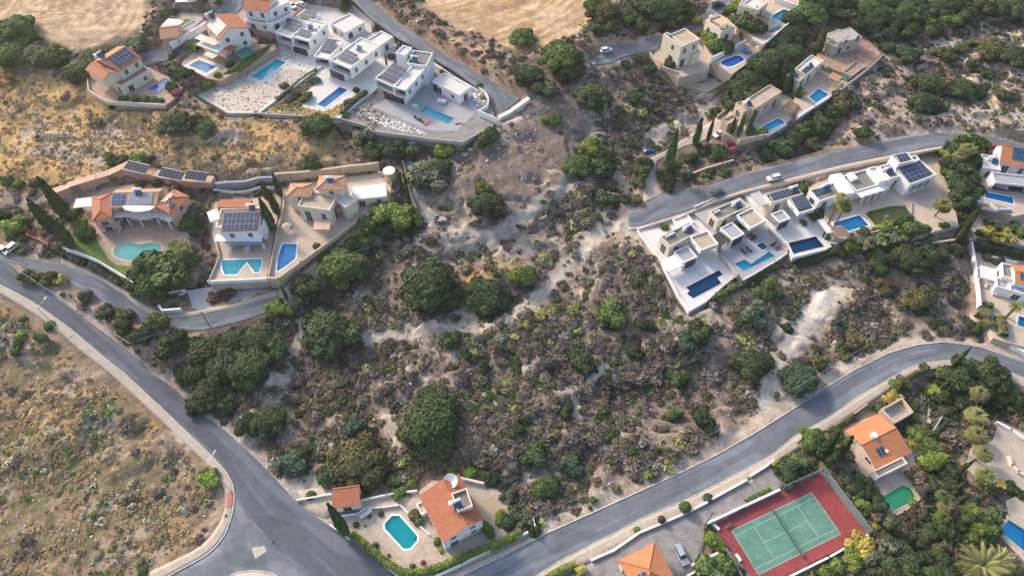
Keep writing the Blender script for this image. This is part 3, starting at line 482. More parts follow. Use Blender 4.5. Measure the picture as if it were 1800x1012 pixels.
# ------------------------------------------------------------------ houses
def rect3(A, B, C, z):
    a, b, c = [at(*p, z).xy for p in (A, B, C)]
    if (b-a).x*(c-b).y-(b-a).y*(c-b).x < 0: a, b = b, a; c = c+(b-a)
    u = (b-a); L = u.length; u /= L; v = Vector((-u.y, u.x)); W = (c-b).dot(v); return a, u, v, L, W
class Blk: pass
class House:
    def __init__(s, name, label, cat='house', key=None, z=None, wall=WHITE):
        s.name, s.label, s.cat, s.root, s.wall, s.n = name, label, cat, None, wall, 0
        s.z = PADSPEC[key]['z'] if key else z
    def part(s, mb, name, m, b=None, parent=None):
        if parent is not None: o = mb.build(name, m, parent)
        else: o = mb.build(name, m, s.root, Vector((b.a.x, b.a.y, s.z))-s.root.location, b.rot)
        return o
    def block(s, v, A, B, C, h=7, base=0, roof='flat', m=None, rm=None, win=True, F=None, ridge='u', rf=.5, pitch=.38, over=.45, open_=None, storey=3.6, par=.55, sides='abcd', wname='wall'):
        A, B, C = q(v, [A, B, C]); m = m or s.wall
        if F: h = height_to(at(*q(v, [F])[0], s.z), *A)
        s.n += 1; h += .013*s.n
        b = Blk(); b.a, u, vv, b.L, b.W = rect3(A, B, C, s.z+h); b.rot = math.atan2(u.y, u.x); b.h = h; b.base = base; b.roof = roof; b.ridge = ridge; b.rf = rf; b.pitch = pitch
        if s.root is None: s.root = empty(s.name, (b.a.x, b.a.y, s.z), s.label, s.cat)
        L, W = b.L, b.W; z0 = base if base else -.6
        mb = MB(); z1 = h-(par if roof == 'flat' else 0)
        if open_:                                     # overhanging box with a recessed glazed front on one side
            d = min(2.0, (W if open_ in 'ac' else L)*.4); t = .25
            if open_ == 'a': mb.box(0, d, z0, L, W, z1); mb.box(0, 0, z0, L, d, z0+t); mb.box(0, 0, z1-t, L, d, z1); mb.box(0, 0, z0+t, t, d, z1-t); mb.box(L-t, 0, z0+t, L, d, z1-t)
            if open_ == 'b': mb.box(0, 0, z0, L-d, W, z1); mb.box(L-d, 0, z0, L, W, z0+t); mb.box(L-d, 0, z1-t, L, W, z1); mb.box(L-d, 0, z0+t, L, t, z1-t); mb.box(L-d, W-t, z0+t, L, W, z1-t)
            if open_ == 'd': mb.box(d, 0, z0, L, W, z1); mb.box(0, 0, z0, d, W, z0+t); mb.box(0, 0, z1-t, d, W, z1); mb.box(0, 0, z0+t, d, t, z1-t); mb.box(0, W-t, z0+t, d, W, z1-t)
            s.part(mb, wname, m, b)
            g = MB(); r = MB()
            if open_ == 'a': g.box(.6, d-.04, z0+t+.1, L-.6, d-.01, z1-t-.25); r.box(t, .06, z0+t, L-t, .1, z0+t+1)
            if open_ == 'b': g.box(L-d+.01, .6, z0+t+.1, L-d+.04, W-.6, z1-t-.25); r.box(L-.1, t, z0+t, L-.06, W-t, z0+t+1)
            if open_ == 'd': g.box(d-.04, .6, z0+t+.1, d-.01, W-.6, z1-t-.25); r.box(.06, t, z0+t, .1, W-t, z0+t+1)
            s.part(g, 'glass_door', GLASS, b); s.part(r, 'railing', mat('railing_glass', (.30, .36, .38), .2, .1, 1), b)
            sides = sides.replace(open_, '')
        elif roof in ('gable', 'hip'):
            mb.box(0, 0, z0, L, W, z1)
            if roof == 'gable':
                if ridge == 'u': yr = W*rf; hr = b.pitch*max(yr, W-yr); ends = [(.0, [(0, 0, z1), (0, yr, z1+hr), (0, W, z1)]), (1, [(L, 0, z1), (L, W, z1), (L, yr, z1+hr)])]
                else: xr = L*rf; hr = b.pitch*max(xr, L-xr); ends = [(0, [(0, 0, z1), (L, 0, z1), (xr, 0, z1+hr)]), (1, [(0, W, z1), (xr, W, z1+hr), (L, W, z1)])]
                for _, e in ends: mb.quad(*e)
                b.hr = hr
            s.part(mb, wname, m, b)
        else:
            mb.box(0, 0, z0, L, W, z1); s.part(mb, wname, m, b)
        if roof == 'flat':
            t = .28; p = MB(); e = .03
            p.box(-e, -e, z1, L+e, t, h); p.box(-e, W-t, z1, L+e, W+e, h); p.box(-e, t, z1, t, W-t, h); p.box(L-t, t, z1, L+e, W-t, h); s.part(p, 'parapet', m, b)
            s.part(MB().box(t, t, z1, L-t, W-t, z1+.06), 'roof', rm or WHITEROOF, b)
        elif roof == 'gable':
            o = over; t = .16; r = MB(); mx = (rm or (ROOFX, ROOFY))
            if ridge == 'u':
                yr = W*rf; k1 = hr/yr; k2 = hr/(W-yr)
                for y0, z_0, y1, z_1 in ((-o, z1-o*k1, yr, z1+hr), (W+o, z1-o*k2, yr, z1+hr)):
                    q4 = [(-o, y0, z_0), (L+o, y0, z_0), (L+o, y1, z_1), (-o, y1, z_1)]
                    if y0 > y1: q4 = q4[::-1]
                    up = [(x, y, zz+t) for x, y, zz in q4]; r.quad(*up); r.quad(*[(x, y, zz) for x, y, zz in q4[::-1]])
                    for i in range(4): r.quad(q4[i], q4[(i+1) % 4], up[(i+1) % 4], up[i])
                s.part(r, 'roof', mx[0], b); s.part(MB().tube((-o, yr, z1+hr+t), (L+o, yr, z1+hr+t), .14, n=6), 'ridge_cap', mx[0], b)
            else:
                xr = L*rf; k1 = hr/xr; k2 = hr/(L-xr)
                for x0, z_0, x1, z_1 in ((-o, z1-o*k1, xr, z1+hr), (L+o, z1-o*k2, xr, z1+hr)):
                    q4 = [(x0, -o, z_0), (x1, -o, z_1), (x1, W+o, z_1), (x0, W+o, z_0)]
                    if x0 > x1: q4 = q4[::-1]
                    up = [(x, y, zz+t) for x, y, zz in q4]; r.quad(*up); r.quad(*q4[::-1])
                    for i in range(4): r.quad(q4[i], q4[(i+1) % 4], up[(i+1) % 4], up[i])
                s.part(r, 'roof', mx[1], b); s.part(MB().tube((xr, -o, z1+hr+t), (xr, W+o, z1+hr+t), .14, n=6), 'ridge_cap', mx[1], b)
        elif roof == 'hip':
            o = over; mn = min(L, W)/2; hr = pitch*mn; b.hr = hr; mx = (rm or (ROOFX, ROOFY)); r = MB(); zz = z1-.02; c = [(-o, -o, zz), (L+o, -o, zz), (L+o, W+o, zz), (-o, W+o, zz)]
            if L >= W: p1, p2 = (mn, W/2, z1+hr), (L-mn, W/2, z1+hr)
            else: p1, p2 = (L/2, mn, z1+hr), (L/2, W-mn, z1+hr)
            if L >= W: r.quad(c[0], c[1], p2, p1); r.quad(c[1], c[2], p2); r.quad(c[2], c[3], p1, p2); r.quad(c[3], c[0], p1)
            else: r.quad(c[0], c[1], p1); r.quad(c[1], c[2], p2, p1); r.quad(c[2], c[3], p2); r.quad(c[3], c[0], p1, p2)
            r.box(-o, -o, zz-.16, L+o, W+o, zz-.004)
            ro = s.part(r, 'roof', mx[0], b); k = MB()
            for cc_, pp in zip(c, ((p1, p2, p2, p1) if L >= W else (p1, p1, p2, p2))): k.tube(Vector(cc_)+Vector((0, 0, .05)), Vector(pp)+Vector((0, 0, .05)), .12, n=6)
            if L != W: k.tube(p1, p2, .12, n=6)
            s.part(k, 'hip_cap', mx[0], b)
        if win: s.windows(b, z0, z1, sides, storey)
        return b
    def windows(s, b, z0, z1, sides, storey):
        L, W = b.L, b.W; zb = max(z0, 0); ns = max(1, int((z1-zb+.6)/storey)); sh = (z1-zb)/ns
        for sd in sides:
            ln = L if sd in 'ac' else W; n = int(ln/4.2)
            if n < 1: continue
            for k in range(ns):
                for i in range(n):
                    big = (k == 0 and i % 2 == 0 and zb == 0); ww = .95 if big else .62; c = (i+.5)*ln/n
                    b0 = zb+k*sh+(.1 if big else sh*.33); b1 = zb+k*sh+sh*.76
                    s.window(b, sd, c-ww, c+ww, b0, b1, door=big)
    def window(s, b, sd, c0, c1, b0, b1, door=False, mull=1, fm=None):
        L, W = b.L, b.W; d = .07; fr = .1
        def bx(mb, x0, x1, zz0, zz1, o0, o1):
            if sd == 'a': mb.box(x0, -o1, zz0, x1, -o0, zz1)
            if sd == 'c': mb.box(x0, W+o0, zz0, x1, W+o1, zz1)
            if sd == 'b': mb.box(L+o0, x0, zz0, L+o1, x1, zz1)
            if sd == 'd': mb.box(-o1, x0, zz0, -o0, x1, zz1)
        g = MB(); bx(g, c0, c1, b0, b1, -.05, .025); f = MB()
        bx(f, c0-fr, c0, b0-fr, b1+fr, 0, d); bx(f, c1, c1+fr, b0-fr, b1+fr, 0, d); bx(f, c0, c1, b1, b1+fr, 0, d); bx(f, c0, c1, b0-fr, b0, 0, d)
        for k in range(1, mull+1):
            x = c0+(c1-c0)*k/(mull+1); bx(f, x-.04, x+.04, b0, b1, .0, d*.8)
        if not door: bx(f, c0-.2, c1+.2, b0-fr-.08, b0-fr, 0, .16)
        o = s.part(f, 'glass_door' if door else 'window', fm or WHITEROOF, b); g.build('pane', GLASS, o)
    def glaze(s, b, sd, f0, f1, z0, z1, n=5):
        ln = b.L if sd in 'ac' else b.W; s.window(b, sd, f0*ln, f1*ln, z0, z1, True, n, DARKMETAL)
    def box(s, v, A, B, C, z0, z1, name, m):           # free slab / canopy / low wall seen at its top
        A, B, C = q(v, [A, B, C]); b = Blk(); s.n += 1; z1 += .011*s.n; b.a, u, vv, b.L, b.W = rect3(A, B, C, s.z+z1); b.rot = math.atan2(u.y, u.x); b.h = z1
        if s.root is None: s.root = empty(s.name, (b.a.x, b.a.y, s.z), s.label, s.cat)
        s.part(MB().box(0, 0, z0, b.L, b.W, z1), name, m, b); return b
    def poly(s, v, pts, z0, z1, name, m, holes=()):
        pp = [at(*p, s.z+z1) for p in q(v, pts)]
        if s.root is None: s.root = empty(s.name, (pp[0].x, pp[0].y, s.z), s.label, s.cat)
        l = s.root.location; o = MB().prism([(p.x-l.x, p.y-l.y) for p in pp], z0, z1).build(name, m, s.root, (0, 0, 0)); return o
    def posts(s, b, m=None, pts=None, r=.12, z0=0):
        mb = None
        for (x, y) in (pts or [(.2, .2), (b.L-.2, .2), (b.L-.2, b.W-.2), (.2, b.W-.2)]):
            s.part(MB().box(x-r, y-r, z0, x+r, y+r, b.h-.05), 'post', m or s.wall, b)
    def solar(s, b, f, nu, nv, mt=PANEL, tilt=.18, side='lo', name='solar_panel_array', gap=.06):    # f = (u0,v0,u1,v1) as fractions of the block
        u0, v0, u1, v1 = f[0]*b.L, f[1]*b.W, f[2]*b.L, f[3]*b.W
        def zz(u, v):
            if b.roof == 'gable':
                if b.ridge == 'u': yr = b.W*b.rf; k = v/yr if v < yr else (b.W-v)/(b.W-yr)
                else: xr = b.L*b.rf; k = u/xr if u < xr else (b.L-u)/(b.L-xr)
                return b.h+b.hr*k+.3
            if b.roof == 'hip': return b.h+b.pitch*min(u, v, b.L-u, b.W-v)+.3
            return b.h+.05+tilt*(v-v0)
        p = MB(); fr = MB()
        for i in range(nu):
            for j in range(nv):
                a0, a1 = u0+(u1-u0)*i/nu+gap, u0+(u1-u0)*(i+1)/nu-gap; c0, c1 = v0+(v1-v0)*j/nv+gap, v0+(v1-v0)*(j+1)/nv-gap
                p.quad((a0, c0, zz(a0, c0)+.05), (a1, c0, zz(a1, c0)+.05), (a1, c1, zz(a1, c1)+.05), (a0, c1, zz(a0, c1)+.05))
        fr.quad((u0, v0, zz(u0, v0)), (u1, v0, zz(u1, v0)), (u1, v1, zz(u1, v1)), (u0, v1, zz(u0, v1)))
        o = s.part(fr, name, METAL, b); p.build('cells', mt, o)
        if b.roof == 'flat':
            for x in (u0+.1, u1-.18):
                MB().quad((x, v0+.1, b.h-.5), (x, v1-.2, b.h-.5), (x, v1-.2, zz(x, v1-.2)-.02), (x, v0+.1, zz(x, v0+.1)-.02)).build('rack', METAL, o)
    def heater(s, b, fu, fv, hz=0, rot=0):                     # solar water heater: sloping collector and white tank
        u, v = fu*b.L, fv*b.W; z = b.h+hz-.3
        if b.roof == 'gable' : z = b.h+b.hr*.9
        o = s.part(MB().quad((u-.9, v-1.4, z+.15), (u+.9, v-1.4, z+.15), (u+.9, v+.2, z+1.2), (u-.9, v+.2, z+1.2)), 'water_heater', BLUEPANEL, b)
        MB().tube((u-.9, v+.55, z+1.5), (u+.9, v+.55, z+1.5), .33, n=12).build('tank', WHITE, o)
        MB().box(u-.8, v+.1, z-.5, u+.8, v+.16, z+1.1).build('rack', METAL, o)
        s.part(MB().tube((u-1.5, v+.6, z+.0), (u-1.5, v+.6, z+1.5), .5, n=14), 'water_tank', WHITE, b)
    def chimney(s, b, fu, fv, h=1.2, w=.45):
        u, v = fu*b.L, fv*b.W; s.part(MB().box(u-w, v-w, b.h-.3, u+w, v+w, b.h+h).box(u-w-.1, v-w-.1, b.h+h, u+w+.1, v+w+.1, b.h+h+.12), 'chimney', CREAM, b)
    def ac(s, b, pts):
        for fu, fv in pts:
            u, v = fu*b.L, fv*b.W; z = b.h-.45; o = s.part(MB().box(u-.5, v-.2, z, u+.5, v+.2, z+.8), 'air_conditioner', WHITE, b); MB().tube((u, v-.21, z+.4), (u, v-.24, z+.4), .3, n=12).build('fan', DARKMETAL, o)
def pergola(name, label, v, A, B, C, h, key, m=WOOD, slat=WOOD, n=10, cat='pergola', solid=False):
    z = PADSPEC[key]['z'] if isinstance(key, str) else key
    A, B, C = q(v, [A, B, C]); a, u, vv, L, W = rect3(A, B, C, z+h); r = empty(name, (a.x, a.y, z), label, cat, rot=math.atan2(u.y, u.x))
    for x, y in ((.15, .15), (L-.15, .15), (L-.15, W-.15), (.15, W-.15)): MB().box(x-.09, y-.09, 0, x+.09, y+.09, h-.2).build('post', m, r)
    MB().box(0, .08, h-.2, L, .22, h-.02).box(0, W-.22, h-.2, L, W-.08, h-.02).build('beam', m, r)
    t = MB()
    if solid: t.box(-.1, -.1, h, L+.1, W+.1, h+.1)
    else:
        for i in range(n): x = (i+.5)*L/n; t.box(x-L/n*.3, -.1, h, x+L/n*.3, W+.1, h+.08)
    t.build('canopy', slat, r); return r
def offset(poly, d):
    n = len(poly); ar = sum(poly[i][0]*poly[(i+1) % n][1]-poly[(i+1) % n][0]*poly[i][1] for i in range(n)); sg = 1 if ar > 0 else -1; out = []
    for i in range(n):
        p0, p1, p2 = [Vector(poly[k % n][:2]) for k in (i-1, i, i+1)]
        e1 = (p1-p0).normalized(); e2 = (p2-p1).normalized(); n1_ = Vector((e1.y, -e1.x))*sg; n2_ = Vector((e2.y, -e2.x))*sg; b = (n1_+n2_)
        b = b/max(.35, b.length_squared)*2 if b.length > .1 else n1_
        out.append(tuple(p1+b*d))
    return out
def pool(key, v, pts, rgb, label, cop=.4, cm=DECKW, depth=1.4, up=.07, tint=(.55, .86, .95), step=None, deck=None):
    depth *= .8; d = PADSPEC[key]; z = d['z']; poly = [tuple(at(*p, z)[:2]) for p in q(v, pts)]
    d['holes'].append(poly); c = Vector((sum(p[0] for p in poly)/len(poly), sum(p[1] for p in poly)/len(poly)))
    r = empty('swimming_pool', (c.x, c.y, z), label, 'swimming pool'); L_ = [(p[0]-c.x, p[1]-c.y) for p in poly]; inn = offset(L_, -.04)
    k_ = min(2.5, .9/max(rgb)); rgb = tuple(c*k_+.004 for c in rgb); tint = tuple(c**.4 for c in tint); bm_ = mat('pool_lining_%d_%d_%d' % tuple(int(k*100) for k in rgb), rgb, .6, .06, .4)
    b = MB(); b.prism(inn, -depth-.1, -depth); n = len(inn)
    for i in range(n): p, k = inn[i], inn[(i+1) % n]; b.quad((*p, -depth), (*k, -depth), (*k, .0), (*p, .0))
    b.build('basin', bm_, r)
    if step:                                            # shallow ledge along one edge
        i = step-1; p, k = Vector(inn[i]), Vector(inn[(i+1) % n]); e = (k-p).normalized(); nrm = Vector((-e.y, e.x)); nrm = nrm if (Vector((0, 0))-p).dot(nrm) > 0 else -nrm
        a_ = p+e*.3; b_ = k-e*.3
        MB().prism([a_, b_, b_+nrm*.9, a_+nrm*.9], -depth, -.35).prism([a_+nrm*.9, b_+nrm*.9, b_+nrm*1.6, a_+nrm*1.6], -depth, -.75).build('steps', bm_, r)
    MB().prism(inn, -.16, -.1).build('water', water('pool_water_%d' % int(tint[0]*100), tint), r)
    if cop:
        o = MB().prism(offset(L_, cop), -.02, up, [offset(L_, -.08)]).build('coping', cm, r)
    if deck: pass
    return r
def deck(key, v, pts, m, dz=.012, name='paving'):
    z = PADSPEC[key]['z']; poly = [tuple(at(*p, z)[:2]) for p in q(v, pts)]
    DECKS.append((key, name, poly, m, dz))
DECKS = []
# ------------------------------------------------------------------ the villas
# cream villa, top left
h = House('villa', 'cream two storey villa with red gable roof and dark solar panels, leftmost at the top', key='cream', wall=CREAM)
b = h.block('Z1', (895, 640), (1112, 515), (860, 378), 3.8, rm=PINKROOF)
b = h.block('Z1', (880, 528), (1035, 428), (838, 372), 7.0, roof='gable', base=3.2); h.solar(b, (.12, .05, .95, .46), 5, 3)
h.block('Z1', (762, 590), (872, 528), (800, 430), 6.6, base=3.2, roof='gable', ridge='v', rf=.5, win=False)
h.heater(b, .12, .75)
pool('cream', 'Z1', [(1098, 662), (1215, 582), (1285, 603), (1165, 690)], (.10, .33, .60), 'small blue pool beside the leftmost cream villa', cm=DECKP, step=4)
# pale blue villa at the top edge
h = House('villa', 'bluish white villa cut by the top edge, beside a narrow pool and green lawn', key='green_yard')
b = h.block('P', (322, -14), (376, -22), (360, -75), 7.6, F=(324, 22)); h.box('P', (308, 4), (336, 2), (330, -20), 3.2, 3.5, 'balcony', WHITE)
pool('green_yard', 'N7', [(95, 415), (300, 285), (362, 300), (108, 450)], (.12, .52, .68), 'narrow turquoise lap pool behind a white wall, near the top edge', cop=.25)
deck('green_yard', 'N7', [(80, 270), (250, 260), (290, 280), (110, 390)], LAWN, name='lawn')
h = House('shed', 'low brown roofed shed next to the narrow lap pool', 'shed', key='green_yard', wall=PINK)
b = h.block('Z1', (1195, 285), (1318, 272), (1300, 185), 3, roof='gable', rm=(TANX, TANY), win=False); h.box('Z1', (1190, 200), (1305, 215), (1300, 145), 2.4, 2.6, 'canopy', WHITE)
# villa with awnings
h = House('villa', 'villa with red tile roof, silver solar panels and cream awnings beside the glinting pool', key='canopy', wall=WHITE)
b = h.block('Z2', (272, 290), (487, 203), (302, 143), 7.2, roof='gable', ridge='v', rf=.42, F=None)
h.solar(b, (.03, .12, .40, .9), 2, 6, mat('silver_cells', (.26, .28, .31), .35, .2, .9)); h.heater(b, .3, 1.0)
h.box('Z2', (105, 330), (265, 390), (310, 350), 3.0, 3.5, 'terrace', WHITE)
h.box('Z2', (92, 285), (240, 340), (262, 298), 4.9, 5.0, 'awning', mat('awning_cloth', (.55, .54, .42), .8, .06, 1)); h.box('Z2', (155, 405), (225, 438), (255, 392), 2.5, 2.6, 'awning', MATS['awning_cloth'])
h.box('Z2', (290, 385), (355, 400), (412, 345), 3.0, 3.3, 'porch_roof', ROOFX)
pool('canopy', 'Z2', [(50, 487), (125, 447), (255, 497), (180, 545)], (.12, .36, .48), 'glinting rectangular pool with white surround beside the awning villa', cop=1.4, cm=WHITEROOF)
pergola('shade_canopy', 'dark green cloth shade behind the awning villa', 'Z2', (385, 395), (450, 440), (530, 385), 3.0, 'canopy', DARKMETAL, mat('green_cloth', (.02, .12, .11), .9, .2, .6), cat='canopy', solid=True)
# red roofed villa at top
h = House('villa', 'white villa with orange roof and brown terrace, top edge near the modern villas', key='terrace_top')
b = h.block('Z2', (650, 175), (815, 95), (700, 30), 3.6, rm=PINKROOF); h.block('Z2', (470, 150), (650, 178), (700, 110), 3.3, roof='flat', rm=PINKROOF)
b = h.block('Z2', (455, 62), (628, 82), (672, -5), 7.4, roof='gable', base=3); h.solar(b, (.55, .5, .75, .9), 2, 1)
h.block('Z2', (640, 78), (795, 12), (740, -60), 7.3, base=3)
# modern villa west
h = House('modern_villa', 'white box villa nearest the top edge, with the long teal pool and cypress hedge', key='modern_west')
b = h.block('Z2', (688, 238), (808, 280), (1090, 128), 7.2, rm=WHITEROOF, base=3.4, open_='a'); h.solar(b, (.08, .22, .85, .50), 3, 3); h.solar(b, (.2, .7, .9, .95), 4, 2)
b2 = h.block('Z2', (812, 268), (938, 303), (1118, 185), 7.4, base=3.2, open_='a'); h.solar(b2, (.15, .15, .8, .38), 3, 2); h.heater(b2, .5, .6); h.ac(b2, [(.8, .6), (.8, .75)])
b3 = h.block('Z2', (800, 322), (932, 360), (1108, 242), 3.5, win=False, rm=DECKW); h.glaze(b3, 'a', .1, .9, .1, 2.8, 7)
b4 = h.block('Z2', (1100, 172), (1205, 240), (1322, 150), 3.6, rm=WHITEROOF)
pool('modern_west', 'Z2', [(510, 568), (700, 438), (775, 462), (585, 600)], (.06, .34, .38), 'long teal pool in white gravel beyond the cypress hedge', cop=1.0, cm=WHITEROOF)
# modern villa middle
h = House('modern_villa', 'middle of the three white box villas, behind the bright sky blue pool', key='modern_middle')
b = h.block('Z2', (975, 415), (1085, 437), (1262, 312), 7.2, base=3.4, open_='a'); h.solar(b, (.1, .3, .85, .8), 2, 5)
b2 = h.block('Z2', (1098, 445), (1245, 508), (1488, 345), 7.5, base=3.3, open_='a'); h.solar(b2, (.15, .14, .8, .42), 3, 3); h.heater(b2, .5, .66)
b3 = h.block('Z2', (1085, 500), (1200, 548), (1440, 392), 3.4, win=False, rm=DECKW); h.glaze(b3, 'a', .05, .95, .1, 2.9, 8)
h.block('Z2', (1365, 300), (1455, 345), (1560, 270), 3.8)
pool('modern_middle', 'Z2', [(1000, 775), (1168, 645), (1232, 668), (1060, 800)], (.04, .42, .66), 'bright sky blue pool of the middle white box villa', cop=.9, cm=WHITEROOF)
# modern villa east
h = House('modern_villa', 'white box villa by the dead end road, with stair tower and teal pool', key='modern_east')
b = h.block('Z3', (165, 578), (298, 640), (408, 520), 7.2, base=3.6, open_='a', rm=GREYROOF); h.solar(b, (.1, .22, .92, .9), 4, 3)
b2 = h.block('Z3', (301, 640), (393, 668), (578, 520), 7.5, base=3.6, open_='a', rm=WHITEROOF)
b3 = h.block('Z3', (228, 668), (384, 716), (562, 592), 3.5, win=False, rm=DECKG); h.glaze(b3, 'a', .15, .95, .1, 2.9, 9); h.part(MB().box(-.12, -.12, 0, 1.6, .3, 3.3), 'red_panel', mat('dark_red_panel', (.14, .03, .05), .6, .1, 1), b3)
bt = h.block('Z3', (318, 392), (385, 412), (450, 358), 9.6, rm=WHITEROOF); b5 = h.block('Z3', (400, 470), (545, 490), (540, 385), 8.2, rm=GREYROOF, win=False); h.heater(b5, .35, .3)
b6 = h.block('Z3', (590, 600), (790, 705), (872, 638), 3.9, rm=WHITEROOF); h.glaze(b6, 'a', .02, .2, .1, 2.9, 2)
pool('modern_east', 'Z3', [(495, 825), (540, 790), (755, 878), (703, 920)], (.02, .36, .39), 'teal pool on the grey terrace of the dead end villa', cop=.25, cm=DECKG)
deck('modern_east', 'Z3', [(145, 795), (235, 735), (300, 640), (600, 560), (870, 700), (930, 820), (770, 972), (565, 968)], DECKG)
# pink villa with kidney pool
h = House('villa', 'sprawling pink villa with many roof panels above the kidney shaped pool', key='pink', wall=PINK)
b = h.block('M1', (822, 520), (1152, 512), (1150, 392), 6.6, roof='gable', rm=(TANX, ROOFY), rf=.62, pitch=.3); h.solar(b, (.0, .06, .30, .55), 3, 2, BLUEPANEL); h.solar(b, (.37, .04, .92, .58), 6, 2, MATS['silver_cells']); h.heater(b, .6, .6)
bl = h.block('M1', (692, 622), (818, 592), (800, 432), 5.6, roof='hip', rm=(ROOFX, ROOFY), pitch=.34)
br = h.block('M1', (1155, 508), (1262, 562), (1392, 448), 6.6, roof='hip', rm=(ROOFX, ROOFY), pitch=.34); h.solar(br, (.1, .25, .42, .75), 2, 3, MATS['silver_cells']); h.solar(br, (.6, .15, .88, .42), 2, 1)
h.poly('M1', [(800, 580), (830, 600), (930, 590), (1050, 608), (1160, 592), (1255, 632), (1290, 600), (1200, 540), (1050, 520), (850, 520)], 3.1, 3.5, 'balcony', WHITE)
h.poly('M1', [(905, 515), (925, 540), (985, 556), (1050, 556), (1110, 545), (1148, 520), (1100, 512), (950, 510)], 6.9, 7.1, 'canopy', WHITE)
h.poly('M1', [(830, 560), (1240, 560), (1260, 580), (1150, 560), (900, 560), (830, 575)], 0, 3.1, 'wall', PINK)
for i, (x, y) in enumerate(((940, 606), (1035, 620), (1160, 605), (1250, 640))):
    p = at(*q('M1', [(x, y)])[0], h.z+3.2)-h.root.location; h.part(MB().tube((p.x, p.y, -.2), (p.x, p.y, 3.2), .18, n=10), 'column', WHITE, parent=h.root)
h.box('M1', (740, 670), (885, 660), (885, 620), 2.5, 2.75, 'bar_roof', BEIGEROOF)
pergola('carport', 'white tensioned carport roof left of the sprawling pink villa', 'M1', (545, 530), (690, 515), (700, 450), 2.6, 'pink', METAL, mat('white_cloth', (.6, .6, .6), .7, .05, 1), cat='carport', solid=True)
pool('pink', 'M1', [(842, 850), (852, 825), (880, 804), (915, 792), (955, 787), (990, 795), (1030, 803), (1070, 795), (1110, 786), (1155, 790), (1185, 805), (1197, 835), (1192, 865), (1160, 885), (1110, 900), (1060, 913), (1000, 921), (940, 915), (890, 903), (855, 885)], (.05, .55, .48), 'kidney shaped turquoise pool below the pink villa', cop=.9, cm=PAVE, tint=(.6, .92, .9))
deck('pink', 'M1', [(540, 700), (640, 730), (725, 775), (770, 850), (800, 900), (860, 950), (1000, 962), (1060, 950), (1040, 1040), (980, 1070), (870, 995), (600, 850), (520, 800)], LAWN, name='lawn')
deck('pink', 'M1', [(1240, 800), (1300, 765), (1340, 780), (1330, 850), (1260, 850)], LAWN, name='lawn')
# white villa with solar roof
h = House('villa', 'narrow white villa with its roof covered in solar panels, above the zigzag pool', key='white_panel')
b = h.block('M2', (205, 585), (555, 575), (548, 440), 6.4, rm=BEIGEROOF, wname='wall')
b2 = h.block('M2', (248, 620), (518, 612), (520, 490), 7.0, base=3, roof='gable', ridge='u', rf=.93, pitch=.22, over=.1); h.solar(b2, (.02, .02, .98, .9), 8, 3, PANEL)
h.box('M2', (165, 545), (238, 520), (285, 428), 6.2, 6.9, 'roof_slab', WHITE); h.box('M2', (218, 440), (458, 440), (455, 382), 3, 6.6, 'rear_roof', ROOFX)
h.box('M2', (195, 690), (545, 690), (545, 640), 3.0, 3.3, 'balcony', WHITE); h.posts(h.box('M2', (290, 720), (555, 712), (560, 690), 2.7, 2.95, 'canopy', mat('blue_grey_cloth', (.22, .25, .32), .8, .1, 1)))
h.heater(b, .7, .95)
pool('white_panel', 'M2', [(245, 832), (545, 822), (552, 858), (530, 922), (497, 927), (440, 848), (365, 940), (272, 940), (255, 900)], (.03, .52, .54), 'zigzag edged turquoise pool below the narrow white villa', cop=.3, cm=WHITE, tint=(.6, .92, .92), step=1)
# beige villa
h = House('villa', 'beige villa with tan hip roofs behind the blue pool and curved wall', key='beige', wall=CREAM)
b = h.block('M2', (815, 428), (1052, 462), (1075, 345), 6.6, rm=BEIGEROOF, F=(845, 540)); bh = b.h
h.block('M2', (745, 352), (905, 352), (928, 268), bh+.6, roof='hip', rm=(TANX, TANY), pitch=.4)
b3 = h.block('M2', (962, 300), (1148, 300), (1142, 212), bh+2.2, roof='hip', rm=(TANX, TANY), pitch=.4); h.heater(b3, .5, .5, .6)
h.block('M2', (1055, 350), (1170, 440), (1190, 340), bh-.8, rm=WHITEROOF)
h.box('M2', (925, 605), (1050, 605), (1062, 545), 3.0, 3.5, 'balcony', PINK); h.box('M2', (1090, 465), (1150, 465), (1150, 420), 3.4, 3.7, 'porch_roof', TANX)
h = House('garage', 'beige garage with flat white roof beside the beige villa', 'garage', key='beige', wall=CREAM)
b = h.block('M2', (1222, 386), (1476, 356), (1468, 256), 3.4, rm=mat('white_sheet_roof', (.62, .66, .70), .6, .05, .4), par=.12)
pool('beige', 'M2', [(702, 710), (812, 710), (800, 822), (715, 888), (657, 920), (668, 810)], (.03, .32, .50), 'blue pool with a rounded spa end in front of the beige villa', cop=.35, cm=WHITE)
# satellite dish villa
h = House('villa', 'orange tiled villa with a roof dish beside the octagonal turquoise pool', key='satellite', wall=WHITE)
b = h.block('B1', (1395, 705), (1738, 510), (1530, 125), 5, F=(1402, 785), roof='gable', ridge='v', rf=.62, pitch=.28, over=.3)
z_ = b.h; t = h.block('B1', (1520, 442), (1655, 392), (1575, 242), z_+3.0, base=z_-1, win=False, par=.7, rm=GREYROOF, m=CREAM); h.heater(t, .15, .35, -.2); h.chimney(b, .72, .3, 1.6)
b3 = h.block('B1', (1205, 470), (1330, 400), (1195, 355), 2.2, rm=DECKB, win=False)
dish_host = h
h = House('garage', 'small red tiled garage by the junction, white walls', 'garage', key='satellite', wall=WHITE)
b = h.block('B1', (428, 410), (655, 380), (640, 214), 3.2, roof='gable', rf=.9, pitch=.16, over=.2)
pool('satellite', 'B1', [(880, 545), (945, 476), (1010, 476), (1170, 655), (1170, 697), (1105, 771), (1045, 771), (880, 592)], (.01, .44, .40), 'octagonal turquoise pool beside the orange tiled villa', cop=.35, cm=WHITE, step=3, tint=(.5, .9, .92))
